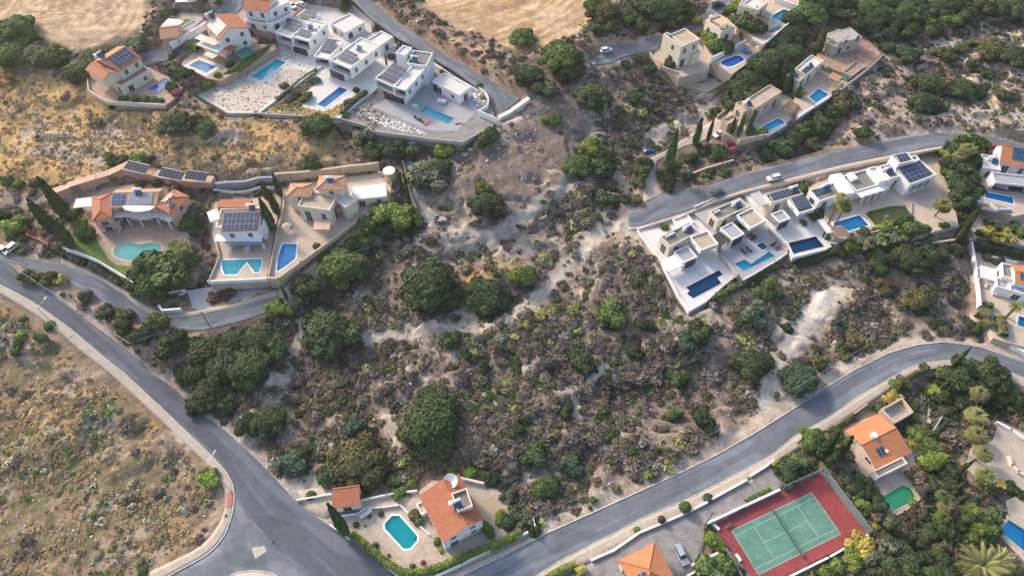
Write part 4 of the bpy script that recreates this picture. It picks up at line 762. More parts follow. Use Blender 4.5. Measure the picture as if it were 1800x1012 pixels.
deck('satellite', 'B1', [(770, 570), (918, 410), (1020, 385), (1262, 650), (1080, 905)], DECKB); deck('satellite', 'B2', [(690, 375), (835, 305), (942, 478), (745, 545)], mat('tan_bricks', (.40, .32, .21), .9, .15, .8)); deck('satellite', 'B1', [(660, 350), (1150, 270), (1180, 300), (1120, 390), (1020, 378), (700, 420), (640, 430)], DECKB)
# hip roof house bottom
h = House('house', 'orange hip roofed house at the bottom edge beside the parked silver car', z=ground(1140, 990).z, wall=WHITE)
b = h.block('B3', (520, 750), (245, 890), (420, 1225), 4, roof='hip', rm=(ORX, ORY), pitch=.45); h.solar(b, (.62, .45, .85, .7), 2, 2)
# villa beside the court
h = House('villa', 'white villa with two toned orange roof between the tennis court and the green pool', key='court_villa', wall=mat('bright_cream', (.68, .61, .50), .8, .08, .5))
b = h.block('B5', (800, 915), (1113, 752), (792, 405), 6.5, F=(825, 1000), roof='gable', rf=.56, pitch=.3, rm=(ORX, ORY)); z_ = b.h
h.solar(b, (.2, .16, .42, .36), 2, 1); h.chimney(b, .45, .22, 1.0, .3); h.box('B5', (690, 665), (780, 620), (715, 560), z_-.5, z_+1.1, 'roof_well', CREAM)
h.part(MB().tube((b.L*.38, b.W*.62, z_), (b.L*.38, b.W*.62, z_+2.6), .8, n=18), 'water_tank', WHITE, b)
b2 = h.block('B5', (810, 1003), (1098, 862), (1045, 800), 3.4, rm=GREYROOF, par=.3)
pool('court_villa', 'P', [(1551, 872), (1586, 852), (1600, 856), (1608, 870), (1607, 879), (1574, 896), (1568, 896), (1552, 880)], (.07, .30, .14), 'green tinted octagonal pool beside the two toned roof villa', cop=.4, cm=PAVE, tint=(.6, .9, .7))
# roofless stone room
zr = ground(1578, 722).z
r_ = [at(*p, zr+1.7) for p in q('B5', [(835, 325), (1045, 212), (1160, 358), (965, 472)])]
c = r_[0]; L_ = [(p.x-c.x, p.y-c.y) for p in r_]; e = empty('roofless_room', (c.x, c.y, zr), 'roofless beige stone room standing open by the hill road', 'ruin')
MB().prism(L_, -.5, 1.7, [offset(L_, -.45)]).build('wall', BEIGE, e); MB().prism(offset(L_, -.4), -.3, .12).build('floor', CONC, e)
# three infinity pool villas
h = House('modern_villa', 'westernmost infinity pool villa at the end of the upper road, no roof panels', key='infinity_west', wall=WHITE)
b = h.block('M4', (327, 392), (548, 280), (468, 212), 7, F=(305, 476), m=CREAM, rm=GREYROOF); h.heater(b, .8, .5); h.ac(b, [(.15, .75), (.25, .75), (.35, .75)]); H7 = b.h
b2 = h.block('M4', (556, 420), (688, 372), (592, 278), H7, base=3.5, open_='a', rm=BEIGEROOF)
b3 = h.block('M4', (425, 512), (530, 468), (440, 395), 3.6, rm=DECKG, win=False, par=.4); h.glaze(b3, 'a', .25, .95, .1, 2.9, 5); h.box('M4', (320, 578), (425, 532), (340, 462), 3.0, 3.4, 'canopy', WHITE)
h.block('M4', (395, 250), (505, 210), (480, 140), 1.2, win=False, rm=DECKW)
pool('infinity_west', 'M4', [(442, 697), (690, 567), (720, 600), (682, 627), (712, 668), (500, 780), (452, 745), (470, 720)], (.008, .085, .14), 'deep blue L shaped pool of the westernmost infinity villa', cop=.2, tint=(.4, .65, .85))
h = House('modern_villa', 'middle infinity pool villa with beige roof deck and turquoise pool', key='infinity_middle', wall=WHITE)
b = h.block('N1', (255, 520), (575, 372), (470, 285), 7, F=(245, 640), m=CREAM, rm=GREYROOF); h.heater(b, .78, .5); h.ac(b, [(.1, .7), (.2, .7)]); H7 = b.h
b2 = h.block('N1', (590, 600), (756, 520), (590, 395), H7, base=3.5, open_='a', rm=BEIGEROOF)
b3 = h.block('N1', (405, 720), (528, 655), (390, 540), 3.7, rm=DECKG, win=False, par=.4); h.glaze(b3, 'a', .1, .95, .1, 2.9, 6); h.box('N1', (385, 475), (500, 460), (470, 430), H7-.5, H7-.35, 'sun_sail', mat('purple_sail', (.10, .09, .17), .8, .1, 1))
pergola('pergola', 'black slatted pergola between the westernmost and middle infinity villas', 'N1', (280, 790), (375, 720), (265, 635), 3.0, 'infinity_middle', DARKMETAL, DARKMETAL, solid=True)
pool('infinity_middle', 'M4', [(805, 520), (880, 487), (930, 520), (1062, 428), (1108, 465), (872, 578)], (.02, .34, .40), 'turquoise pool with a stone island, middle infinity villa', cop=.25, cm=DECKG, tint=(.5, .85, .9))
pool('infinity_middle', 'M4', [(968, 385), (1012, 362), (1052, 398), (1012, 422)], (.02, .10, .12), 'small square dark spa beside the stone island pool', cop=.6, cm=DECKG, depth=.9)
h = House('modern_villa', 'easternmost infinity villa, roof crowded with solar panels, by the white slatted pergola', key='infinity_east', wall=WHITE)
b = h.block('N1', (810, 335), (1140, 240), (1060, 158), 7, F=(800, 470), m=CREAM, rm=GREYROOF); h.solar(b, (.1, .15, .75, .85), 7, 3, PANEL); h.heater(b, .88, .6); H7 = b.h
b2 = h.block('N1', (1100, 445), (1268, 395), (1150, 255), H7, base=3.5, open_='a', rm=GREYROOF); h.solar(b2, (.08, .2, .92, .95), 5, 5, PANEL)
b3 = h.block('N1', (890, 540), (1010, 495), (920, 410), 3.7, rm=DECKG, win=False, par=.4); h.glaze(b3, 'a', .1, .95, .1, 2.9, 6); h.box('N1', (840, 560), (880, 540), (790, 450), 3.2, 3.6, 'canopy', GREYROOF); h.box('N1', (690, 370), (790, 340), (670, 220), 3.4, 3.7, 'carport_roof', mat('sheet_grey', (.42, .44, .44), .7, .08, .5))
pool('infinity_east', 'N1', [(982, 755), (1275, 685), (1368, 795), (1040, 875)], (.008, .085, .14), 'deep blue pool of the easternmost infinity villa', cop=.2, tint=(.4, .65, .85))
pergola('pergola', 'white slatted pergola beside the easternmost deep blue pool', 'N1', (1390, 655), (1455, 640), (1345, 505), 2.8, 'infinity_east', METAL, WHITE, n=9)
# big white villa
h = House('villa', 'large white villa with grey flat roofs, curved wall and corner feature windows', key='big_white', wall=WHITE)
b = h.block('M5', (205, 575), (470, 490), (400, 385), 4.2, rm=GREYROOF); h.solar(b, (.05, .55, .5, .85), 4, 1, BLUEPANEL); h.heater(b, .5, .75)
b = h.block('M5', (535, 485), (785, 408), (700, 265), 4.0, rm=GREYROOF, win=False); h.box('M5', (500, 385), (550, 370), (545, 300), 3.5, 4.6, 'roof_fin', WHITE); h.box('M5', (420, 515), (520, 500), (430, 320), 3.0, 5.0, 'curved_wall', WHITE)
for fx in (.15, .4, .65, .9): h.part(MB().box(b.L*fx-.2, -2.4, 0, b.L*fx+.2, -2.0, 3.6), 'column', WHITE, b)
h.part(MB().box(0, -2.5, 3.3, b.L, 0, 3.6), 'arcade_roof', WHITE, b)
b = h.block('M5', (1010, 425), (1250, 335), (1120, 212), 7, F=(1030, 590), rm=GREYROOF, win=False); H7 = b.h; h.solar(b, (.03, .08, .86, .95), 5, 4)
for c0, c1 in ((.18, .34), (.40, .62), (.68, .86)):
    h.window(b, 'a', c0*b.L, c1*b.L, 1.2, 3.0, mull=2); h.window(b, 'a', c0*b.L, c1*b.L, H7-3.0, H7-1.6, mull=2)
b = h.block('M5', (835, 372), (1000, 330), (900, 222), H7-.2, rm=GREYROOF); h.heater(b, .25, .5)
b = h.block('M5', (912, 242), (1050, 212), (965, 142), H7+2.4, rm=GREYROOF, win=False); h.solar(b, (.15, .2, .85, .85), 3, 2)
h.block('M5', (1040, 215), (1100, 205), (1065, 165), H7-.6, rm=GREYROOF, win=False); h.block('M5', (740, 400), (815, 385), (700, 265), 5.4, win=False, rm=WHITEROOF)
pool('big_white', 'M5', [(335, 800), (325, 765), (560, 697), (648, 790), (462, 842), (402, 795)], (.04, .50, .72), 'bright blue pool under the tall fan palms, below the large white villa', cop=.4, cm=WHITE)
deck('big_white', 'M5', [(612, 685), (650, 665), (830, 620), (965, 615), (1028, 705), (830, 770), (700, 788)], TURF, name='lawn')
# arcade villa at right edge
h = House('villa', 'white villa with orange roof, blue panels and arcade, cut by the right edge', key='arcade', wall=mat('lilac_white', (.60, .58, .63), .8, .08, .5))
b = h.block('N2', (735, 500), (1240, 590), (1275, 330), 8, F=(740, 800), roof='gable', rm=(ORX, ORY), pitch=.5, rf=.6); h.solar(b, (.3, .12, 1, .8), 7, 3, BLUEPANEL); H8 = b.h
b = h.block('N2', (455, 590), (735, 640), (760, 430), H8-1.2, rm=WHITEROOF); h.heater(b, .7, .6)
b = h.block('N2', (640, 830), (1250, 900), (1260, 740), 4.0, win=False, rm=DECKG, open_='a', par=.5)
pergola('slatted_canopy', 'beige slatted canopy over the arcade villa terrace', 'N2', (570, 880), (850, 945), (860, 855), 2.4, 'arcade', WOOD, DECKW, n=14, cat='canopy')
pool('arcade', 'M6', [(660, 540), (915, 590), (922, 655), (665, 597)], (.015, .27, .40), 'rectangular blue pool on the arcade villa terrace, right edge', cop=.25, cm=WHITE)
deck('arcade', 'M6', [(600, 625), (905, 690), (900, 750), (780, 725), (620, 690), (560, 640)], GREYROOF)
# canvas roof villa
h = House('villa', 'low villa with white canvas terrace roof and one orange roof, right edge', key='canvas_roof', wall=WHITE)
b = h.block('M7', (945, 375), (1080, 400), (1100, 270), 5.4, roof='gable', rm=(ORX, ORY), pitch=.3); h.solar(b, (.2, .1, .9, .45), 3, 1)
b = h.block('M7', (825, 330), (945, 360), (955, 240), 4.6, rm=GREYROOF); b = h.box('M7', (625, 340), (775, 380), (790, 275), 2.6, 2.8, 'canvas_roof', MATS['white_cloth']); h.posts(b)
h.block('M7', (770, 420), (885, 450), (930, 380), 3.2, rm=DECKG, win=False); h.block('M7', (890, 450), (1060, 500), (1080, 420), 3.4, rm=DECKG)
pool('canvas_roof', 'M7', [(962, 682), (1100, 715), (1100, 815), (952, 768)], (.03, .32, .5), 'blue pool behind the curving white wall, right edge above the hill road', cop=.4)
# top right group
h = House('villa', 'beige cube villa beside the cul de sac, standing above a drained pool', key='cube', wall=CREAM)
b = h.block('N5', (325, 462), (508, 385), (360, 280), 8, F=(300, 690), rm=BEIGEROOF); H8 = b.h; h.block('N5', (290, 440), (420, 440), (270, 300), H8-.3, rm=BEIGEROOF) if False else None
bb = h.block('N5', (325, 465), (365, 448), (160, 330), H8-.4, rm=BEIGEROOF); h.solar(bb, (.1, .6, .6, .8), 1, 1)
h.block('N5', (440, 545), (520, 505), (490, 480), 4.2, rm=DECKW)
pool('drained_pool', 'N5', [(415, 785), (450, 755), (580, 715), (650, 725), (655, 760), (600, 800), (520, 830), (440, 815)], (.30, .36, .40), 'nearly empty pale blue pool below the beige cube villa', cop=.2, cm=DECKB, depth=1.0, tint=(.9, .95, .97))
h = House('villa', 'cream villa with a beige roof sail, between the dark blue pool and the black car', key='parasol', wall=CREAM)
b = h.block('N5', (720, 310), (860, 260), (700, 150), 8, F=(735, 495), rm=BEIGEROOF); H8 = b.h; h.ac(b, [(.2, .2), (.6, .2)]); sq = h.box('N5', (720, 255), (815, 215), (735, 165), H8+1.6, H8+1.7, 'roof_sail', mat('sand_cloth', (.55, .43, .27), .8, .06, 1)); h.chimney(b, .15, .9, 1.5)
h.block('N5', (555, 235), (720, 300), (740, 170), H8-2.5, rm=BEIGEROOF, win=False)
pool('parasol', 'N5', [(712, 615), (735, 600), (855, 552), (905, 552), (942, 580), (940, 605), (830, 660), (775, 665), (720, 640)], (.02, .14, .34), 'dark blue pool with cut corners beside blue sun loungers', cop=.45, cm=WHITE, tint=(.5, .7, .95))
h = House('villa', 'beige villa at the top edge behind the tan pool deck', key='tan_deck', wall=CREAM)
b = h.block('N5', (1080, 100), (1185, 20), (1060, -60), 6.4, F=(1050, 220), rm=WHITEROOF); H8 = b.h; h.block('N5', (890, 50), (1075, 105), (1110, -30), H8-.4, rm=WHITEROOF); h.ac(b, [(.3, .3)])
pergola('pergola', 'brown slatted pergola against the beige villa by the tan deck', 'N5', (1065, 265), (1190, 190), (1130, 110), 2.6, 'tan_deck', WOOD, WOOD, n=12)
pool('tan_deck', 'N5', [(1215, 170), (1240, 145), (1320, 98), (1350, 95), (1410, 118), (1418, 140), (1390, 170), (1310, 212), (1280, 210), (1222, 190)], (.04, .45, .55), 'turquoise pool on the tan deck near the top edge', cop=.4, cm=WHITE, tint=(.6, .9, .92))
h = House('unfinished_house', 'bare concrete unfinished house on red earth', key='unfinished', wall=mat('unfinished_wall', (.42, .38, .33), .9, .2, .6))
b = h.block('N6', (1085, 130), (1292, 78), (1200, -10), 7.2, F=(1110, 270), rm=CONC, m=MATS['unfinished_wall'], par=.2, win=False); H8 = b.h
for c0, zz0, zz1 in ((.12, .1, 2.4), (.5, 1, 2.2), (.75, 3.9, 6), (.25, 4.3, 5.4)): h.window(b, 'a', c0*b.L, c0*b.L+1.2, zz0, zz1, mull=0, fm=CONC)
b = h.block('N6', (975, 70), (1080, 125), (1180, 60), H8-.05, base=H8-.9, rm=CONC, win=False, par=.2)
b = h.block('N6', (985, 130), (1060, 170), (1120, 120), 3.6, rm=CONC, win=False, m=CONC, par=.2); h.posts(b, CONC, pts=[(0, -1.5), (b.L*.5, -1.5), (b.L, -1.5)])
zt = PADSPEC['unfinished']['z']; r_ = [at(*p, zt+.6) for p in q('N6', [(1115, 385), (1235, 290), (1322, 335), (1200, 425)])]; c = r_[0]; L_ = [(p.x-c.x, p.y-c.y) for p in r_]
e = empty('unfinished_pool', (c.x, c.y, zt), 'empty unplastered pool shell beside the unfinished house', 'pool shell'); MB().prism(L_, -.5, .6, [offset(L_, -.4)]).build('wall', CONC, e); MB().prism(offset(L_, -.35), -.3, .15).build('floor', mat('red_dust', (.33, .23, .17), .95, .2, 1), e)
h = House('villa', 'white villa with three dark roof panels beside the pool with a net across it', key='net_pool', wall=CREAM)
b = h.block('N6', (800, 410), (950, 285), (850, 232), 7.5, F=(790, 520), rm=WHITEROOF); H8 = b.h; h.heater(b, .45, .4); h.solar(b, (.0, .05, .3, .5), 2, 1)
b = h.block('N6', (730, 470), (805, 412), (720, 330), H8-1.2, rm=WHITEROOF); h.solar(b, (.05, .3, .5, .9), 1, 2)
pool('net_pool', 'N6', [(818, 610), (905, 533), (1000, 590), (885, 668)], (.03, .38, .52), 'blue pool with a dark net line across it', cop=.25, cm=WHITE)
pergola('pergola', 'tan canopy with umbrellas between the netted pool and the unfinished house', 'N6', (985, 435), (1075, 475), (1115, 430), 2.6, 'net_pool', WOOD, TANWOOD, solid=True)
h = House('villa', 'honey stone villa with flat roof behind tall thin cypresses', key='stone_villa', wall=BEIGE)
b = h.block('N6', (330, 720), (578, 560), (470, 500), 7.5, F=(370, 870), rm=BEIGEROOF); H8 = b.h; h.block('N6', (240, 740), (335, 715), (250, 640), H8-.8, rm=BEIGEROOF, m=BEIGE); bb = h.block('N6', (100, 850), (200, 800), (150, 760), 3.4, rm=BEIGEROOF); 
h.heater(b, .05, .6)
pool('stone_villa', 'N6', [(395, 878), (548, 797), (612, 838), (450, 922)], (.03, .40, .54), 'blue pool at the cliff edge below the honey stone villa', cop=.25, cm=WHITE)
pergola('pergola', 'brown covered pergola between the honey stone villa and the netted pool', 'N6', (590, 690), (690, 740), (740, 690), 2.6, 'stone_villa', WOOD, WOOD, n=12)
pool('corner_pool', 'B7', [(925, 577), (1060, 660), (1060, 830), (862, 670)], (.03, .34, .52), 'blue pool in the bottom right corner beside the date palms', cop=.8, cm=PAVE, step=4)
# ------------------------------------------------------------------ labels that point at one thing
LM = [('the leftmost cream villa', 215, 130), ('the narrow lap pool', 335, 42), ('the glinting pool', 356, 117), ('the long teal pool', 470, 122), ('the sky blue pool', 583, 172), ('the dead end road', 895, 185),
      ('the tilled field at the top', 880, 40), ('the round tilled field', 130, 40), ('the sprawling pink villa', 245, 355), ('the kidney pool', 242, 440), ('the zigzag pool', 424, 468), ('the beige villa', 555, 350), ('the white roofed garage', 650, 335),
      ('the round water tank', 686, 302), ('the access lane', 330, 565), ('the street lamp by the meadow', 109, 586), ('the tall wooden pole', 253, 633), ('the octagonal pool', 705, 933), ('the red tiled garage', 607, 872), ('the orange tiled villa', 790, 895),
      ('the road junction', 470, 960), ('the largest hillside tree', 760, 745), ('the orange grass patch', 860, 470), ('the concrete track', 1140, 300), ('the white car', 1066, 91), ('the beige cube villa', 1195, 85), ('the drained pool', 1235, 138),
      ('the dark blue pool', 1287, 107), ('the tan pool deck', 1360, 40), ('the unfinished house', 1480, 75), ('the netted pool', 1440, 168), ('the honey stone villa', 1335, 180), ('the cliff edge pool', 1358, 220), ('the L shaped pool', 1237, 500),
      ('the island pool', 1330, 458), ('the white slatted pergola', 1450, 405), ('the large white villa', 1600, 320), ('the villa lawn', 1565, 378), ('the arcade villa', 1760, 290), ('the canvas roofed villa', 1740, 485), ('the white scree patch', 1430, 550),
      ('the upper road', 1450, 280), ('the hill road', 1300, 790), ('the tennis court', 1385, 930), ('the silver car', 1195, 974), ('the green pool', 1580, 874), ('the two toned roof villa', 1545, 780), ('the roofless room', 1577, 720),
      ('the date palm', 1724, 985), ('the beige driveway', 1760, 800), ('the curve of the hill road', 1690, 620), ('the boulder row', 905, 250), ('the rock outcrop', 780, 390), ('the gully', 1090, 250), ('the pale dirt slope', 1540, 150), ('the limestone clearing', 1720, 190), ('the corner pool', 1780, 945), ('the meadow bush', 365, 842)]
USED = set()
def where(desc, px, py, force=True):
    D = ['right of', 'above', 'above', 'above', 'left of', 'below', 'below', 'below']; D8 = ['right of', 'above and right of', 'above', 'above and left of', 'left of', 'below and left of', 'below', 'below and right of']
    L_ = sorted(LM, key=lambda l: math.hypot(px-l[1], (py-l[2])*1.3))
    def rel(l):
        dx, dy = px-l[1], l[2]-py; d = math.hypot(dx, dy); k = D8[int(round(math.atan2(dy, dx)/(math.pi/4))) % 8]
        return k, ('close ' if d < 35 else 'further ' if d > 90 else '')
    for i in range(6):
        k, dd = rel(L_[i]); c = f'{desc} {dd}{k} {L_[i][0]}'
        if c not in USED and len(c.split()) <= 16: USED.add(c); return c
    for i in range(8):
        for j in range(8):
            if i == j: continue
            k, dd = rel(L_[i]); k2, d2 = rel(L_[j]); c = f'{desc} {k} {L_[i][0]}, {k2} {L_[j][0]}'
            if len(c.split()) > 16: c = f'{desc.split(" ")[0]} {desc.split(" ")[-1]} {k} {L_[i][0]}, {k2} {L_[j][0]}'
            if c not in USED and len(c.split()) <= 16: USED.add(c); return c
    return desc+' near '+L_[0][0]
# ------------------------------------------------------------------ foliage
def cubesphere(n):
    vs, fs = [], []; t = np.linspace(-1, 1, n+1); g = np.stack(np.meshgrid(t, t, indexing='ij'), -1).reshape(-1, 2)
    for ax in range(3):
        for s_ in (-1, 1):
            p = np.zeros((len(g), 3)); p[:, ax] = s_; p[:, (ax+1) % 3] = g[:, 0]; p[:, (ax+2) % 3] = g[:, 1]*s_; o = sum(len(a) for a in vs)
            vs.append(p/np.linalg.norm(p, axis=1)[:, None]); i = np.arange(n*(n+1)).reshape(n, n+1)[:, :n].ravel()+o; fs.append(np.c_[i, i+n+1, i+n+2, i+1])
    return np.concatenate(vs), np.concatenate(fs)
CS2, CS4 = cubesphere(2), cubesphere(4)
def leafquads(p, nrm, size, rs):
    a = np.cross(nrm, rs.normal(size=nrm.shape)); a /= np.linalg.norm(a, axis=1)[:, None]+1e-9; b = np.cross(nrm, a); s = size[:, None]
    v = np.stack([p-a*s-b*s*.6, p+a*s-b*s*.7, p+a*s*.8+b*s*.6, p-a*s*.7+b*s*.7], 1); return v.reshape(-1, 3), np.arange(len(p)*4).reshape(-1, 4)
def crown_mesh(name, seed, nl, nleaf, leaf, flat=.75, spread=.52, rad=(.34, .52), core=.86, var=.26, r0=None):
    rs = np.random.RandomState(seed); c = rs.normal(size=(nl, 3)); c /= np.linalg.norm(c, axis=1)[:, None]; c *= (rs.rand(nl)**.5*spread)[:, None]; c[:, 2] = abs(c[:, 2])*.8+.1; c[0] = (0, 0, .25)
    r = rs.uniform(*rad, nl); r[0] = r0 or rad[1]*1.1; lt = rs.uniform(1-var, 1+var, nl); yl = rs.uniform(-.10, .14, nl); P_, N_, K_ = [], [], []
    while len(P_) < nleaf:
        m = nleaf*3; k = rs.choice(nl, m, p=r**2/sum(r**2)); d = rs.normal(size=(m, 3)); d /= np.linalg.norm(d, axis=1)[:, None]
        p = c[k]+d*(r[k]*rs.uniform(.88, 1.1, m))[:, None]; ok = p[:, 2] > -.22
        dist = np.linalg.norm(p[:, None]-c[None], axis=2)/r[None]; dist[np.arange(m), k] = 9; ok &= dist.min(1) > .86
        P_ += list(p[ok]); N_ += list(d[ok]); K_ += list(k[ok])
    P_, N_, K_ = np.array(P_[:nleaf]), np.array(N_[:nleaf]), np.array(K_[:nleaf]); nr = N_+rs.normal(size=N_.shape)*.55; nr /= np.linalg.norm(nr, axis=1)[:, None]
    v, f = leafquads(P_, nr, leaf*rs.uniform(.6, 1.4, nleaf), rs); col = np.repeat(lt[K_]*rs.uniform(.72, 1.3, nleaf), 4)[:, None]*np.c_[1+np.repeat(yl[K_], 4), np.ones(nleaf*4), np.ones(nleaf*4)*.95]
    V, Fc, Cc = [v], [f], [col]; o = len(v); sv, sf = CS4
    for k in range(nl):
        q_ = c[k]+sv*(r[k]*core*(1+.16*rs.normal(size=len(sv))))[:, None]; V.append(q_); Fc.append(sf+o); Cc.append(np.full((len(q_), 3), lt[k]*.85)); o += len(q_)
    V = np.concatenate(V); V[:, 2] *= flat; V[:, :2] /= np.percentile(np.hypot(v[:, 0], v[:, 1]), 93)
    return np_mesh(name, V, np.concatenate(Fc), LEAF['dark'], np.concatenate(Cc))
CR = {'s': [crown_mesh('bush_crown', 10+i, 3, 340, .13, .85) for i in range(5)], 'm': [crown_mesh('tree_crown', 20+i, 11, 1900, .078, .8, .66, (.22, .38), .84, .3, .42) for i in range(5)],
      'l': [crown_mesh('large_crown', 30+i, 34, 5200, .044, .62, .74, (.17, .29), .86, .26, .6) for i in range(5)], 'loose': [crown_mesh('loose_crown', 50+i, 9, 900, .085, .9, .72, (.2, .32), .6) for i in range(4)],
      'ball': [crown_mesh('ball_crown', 60, 1, 700, .11, 1., 0, (.9, .9), .93, .05)]}
def cone_mesh(name, seed, nleaf=900):
    rs = np.random.RandomState(seed); t = rs.rand(nleaf)**.8; a = rs.rand(nleaf)*6.283; prof = lambda t: np.interp(t, [0, .06, .3, .7, 1], [.35, .8, 1, .62, .06])
    r = prof(t)*rs.uniform(.85, 1.1, nleaf); p = np.c_[r*np.cos(a), r*np.sin(a), t]; n = np.c_[np.cos(a), np.sin(a), np.full(nleaf, .1)]+rs.normal(size=(nleaf, 3))*.4
    n /= np.linalg.norm(n, axis=1)[:, None]; s = .2*rs.uniform(.6, 1.3, nleaf); v, f = leafquads(p*[1, 1, 6], n, s, rs); v[:, 2] /= 6
    tt = np.linspace(0, 1, 12); aa = np.linspace(0, 6.283, 11)[:-1]; cv = np.array([(prof(x)*.86*math.cos(y)*(1+.1*rs.normal()), prof(x)*.86*math.sin(y), x) for x in tt for y in aa]); cf = []
    for i in range(11):
        for j in range(10): cf.append((i*10+j, i*10+(j+1) % 10, i*10+10+(j+1) % 10, i*10+10+j))
    col = np.repeat(rs.uniform(.65, 1.35, nleaf), 4)[:, None]*np.ones(3); return np_mesh(name, np.r_[v, cv], np.r_[f, np.array(cf)+len(v)], LEAF['cyp'], np.r_[col, np.full((len(cv), 3), .85)])
CYP = [cone_mesh('cypress_crown', 70+i) for i in range(3)]
def trunk_mesh():
    rs = random.Random(4); mb = MB(); mb.tube((0, 0, -.4), (.02, 0, .45), .09, .06)
    for i in range(5): a = i*1.256+rs.random(); mb.tube((.02, 0, .32+.04*i), (.45*math.cos(a), .45*math.sin(a), .75+.1*rs.random()), .035, .015, 6)
    return mb.mesh('trunk', BARK)
TRK = trunk_mesh()
def inst(name, me, m=None, parent=None, loc=(0, 0, 0), sc=(1, 1, 1), rot=0):
    o = bpy.data.objects.new(name, me); COL.objects.link(o); o.parent = parent; o.location = loc; o.scale = sc; o.rotation_euler = (0, 0, rot)
    if m: o.material_slots[0].link = 'OBJECT'; o.material_slots[0].material = m
    return o
RT = random.Random(11)
CN = {'rust': 'rusty red', 'dark': 'dark green', 'green': 'green', 'lime': 'lime green', 'olive': 'olive green', 'grey': 'grey green', 'pine': 'pine green', 'blue': 'bluish green', 'brown': 'brown leafless', 'red': 'magenta flowering', 'yellow': 'yellow green'}
def tree(px, py, r, k='dark', shape=None, asp=1.0, hk=None, label=None, group=None):
    g = surf(px, py); s = scale_at(g); r *= 1.14; R_ = r/s; hk = hk or (.95 if R_ < 2.5 else .85 if R_ < 5 else .66)
    g = surf(px, py+R_*hk*.45*s*.75); zc = g.z                          # the crown's middle is what the photo shows at px,py
    p = at(px, py, zc+R_*hk*.42); sz = 'big ' if R_ > 6 else 'small ' if R_ < 1.6 else ''
    cr = shape or ('s' if R_ < 1.9 else 'm' if R_ < 5 else 'l'); me = RT.choice(CR[cr]); fl = {'s': .85, 'm': .8, 'l': .62, 'loose': .9, 'ball': 1}[cr]
    kind = 'bush' if R_ < 2.2 else 'tree'; lab = label or where(f"{sz}{CN[k]} {'clipped ball bush' if cr == 'ball' else kind}", px, py)
    rot = RT.random()*6.28; sz_ = R_*hk/fl
    if kind == 'bush':
        o = inst(kind, me, LEAF[k], None, (p.x, p.y, zc+R_*.12*hk), (R_*asp, R_, sz_*.9), 0 if asp != 1 else rot); tag(o, lab, kind, group or 'bushes')
        if cr == 'ball': o.location.z = zc+R_*.8; o.scale.z = R_
        return o
    e = empty(kind, (p.x, p.y, zc), lab, kind, group or 'trees'); inst('crown', me, LEAF[k], e, (0, 0, R_*.18), (R_*asp, R_, sz_), 0 if asp != 1 else rot)
    inst('trunk', TRK, None, e, (0, 0, 0), (R_, R_, R_*hk*.9), rot); return e
def cypress(bx, by, tx, ty, wpx=None, k='cyp', label=None):
    b = surf(bx, by); h = height_to(b, tx, ty); R_ = (wpx*1.25/scale_at(b)/2) if wpx else h*.11
    e = empty('cypress', b, label or where('slim cypress' if R_ < h*.14 else 'broad cypress', bx, by), 'cypress', 'cypresses')
    inst('crown', RT.choice(CYP), LEAF[k], e, (0, 0, .3), (R_, R_, h-.3), RT.random()*6); inst('trunk', TRK, None, e, (0, 0, 0), (1.6, 1.6, 1), 0); return e
def frond_mesh(name, n, L, w, droop, leaflets, seed, fan=False):
    rs = random.Random(seed); v, f, c = [], [], []
    for i in range(n):
        a = i*2.399; el = 1.25-1.75*(i/n)+rs.uniform(-.1, .1); ln = L*rs.uniform(.85, 1.1)*(.75+.25*math.cos(el)); pts = []; x = z = 0.
        m = 8; e = el
        for j in range(m+1): pts.append((x, z)); x += ln/m*math.cos(e); z += ln/m*math.sin(e); e -= droop/m
        ca, sa = math.cos(a), math.sin(a); br = rs.uniform(.75, 1.25); bc = (br*1.05, br, br*.9)
        def W(x, y, z): return (x*ca-y*sa, x*sa+y*ca, z)
        def add(q_, cc):
            o = len(v); v.extend(q_); c.extend([cc]*4); f.append((o, o+1, o+2, o+3))
        for j in range(m): (x0, z0), (x1, z1) = pts[j], pts[j+1]; t_ = w*.06; add([W(x0, -t_, z0), W(x1, -t_, z1), W(x1, t_, z1), W(x0, t_, z0)], bc)
        if fan:
            (x0, z0) = pts[4]; 
            for k in range(9):
                b_ = (k-4)*.36; xe, ye, ze = x0+w*math.cos(b_), w*math.sin(b_)*1.1, z0-(.12+.05*abs(k-4))*w; dx, dy = -math.sin(b_)*w*.16, math.cos(b_)*w*.16
                add([W(x0, 0, z0), W((x0+xe)/2+dx, ye/2+dy, (z0+ze)/2+.05), W(xe, ye, ze), W((x0+xe)/2-dx, ye/2-dy, (z0+ze)/2+.05)], tuple(q_*rs.uniform(.8, 1.2) for q_ in bc))
        else:
            for j in range(leaflets):
                t = .12+.88*j/leaflets; k = min(m-1, int(t*m)); fr = t*m-k; x0 = pts[k][0]+(pts[k+1][0]-pts[k][0])*fr; z0 = pts[k][1]+(pts[k+1][1]-pts[k][1])*fr; lw = w*math.sin(math.pi*min(1, t*.9+.1))**.6
                for s_ in (-1, 1): add([W(x0, 0, z0), W(x0+ln*.035, s_*lw*.5, z0-.02*L), W(x0+ln*.08, s_*lw, z0-.07*L), W(x0+ln*.05, s_*lw*.35, z0)], tuple(q_*rs.uniform(.8, 1.2) for q_ in bc))
    return np_mesh(name, np.array(v), np.array(f), LEAF['grey'], np.array(c))
FANP = [frond_mesh('fan_palm_crown', 30, 1.0, .42, .7, 0, s_, True) for s_ in (1, 2)]; DATEP = [frond_mesh('date_palm_crown', 60, 1.0, .16, 1.15, 26, s_) for s_ in (3, 4)]
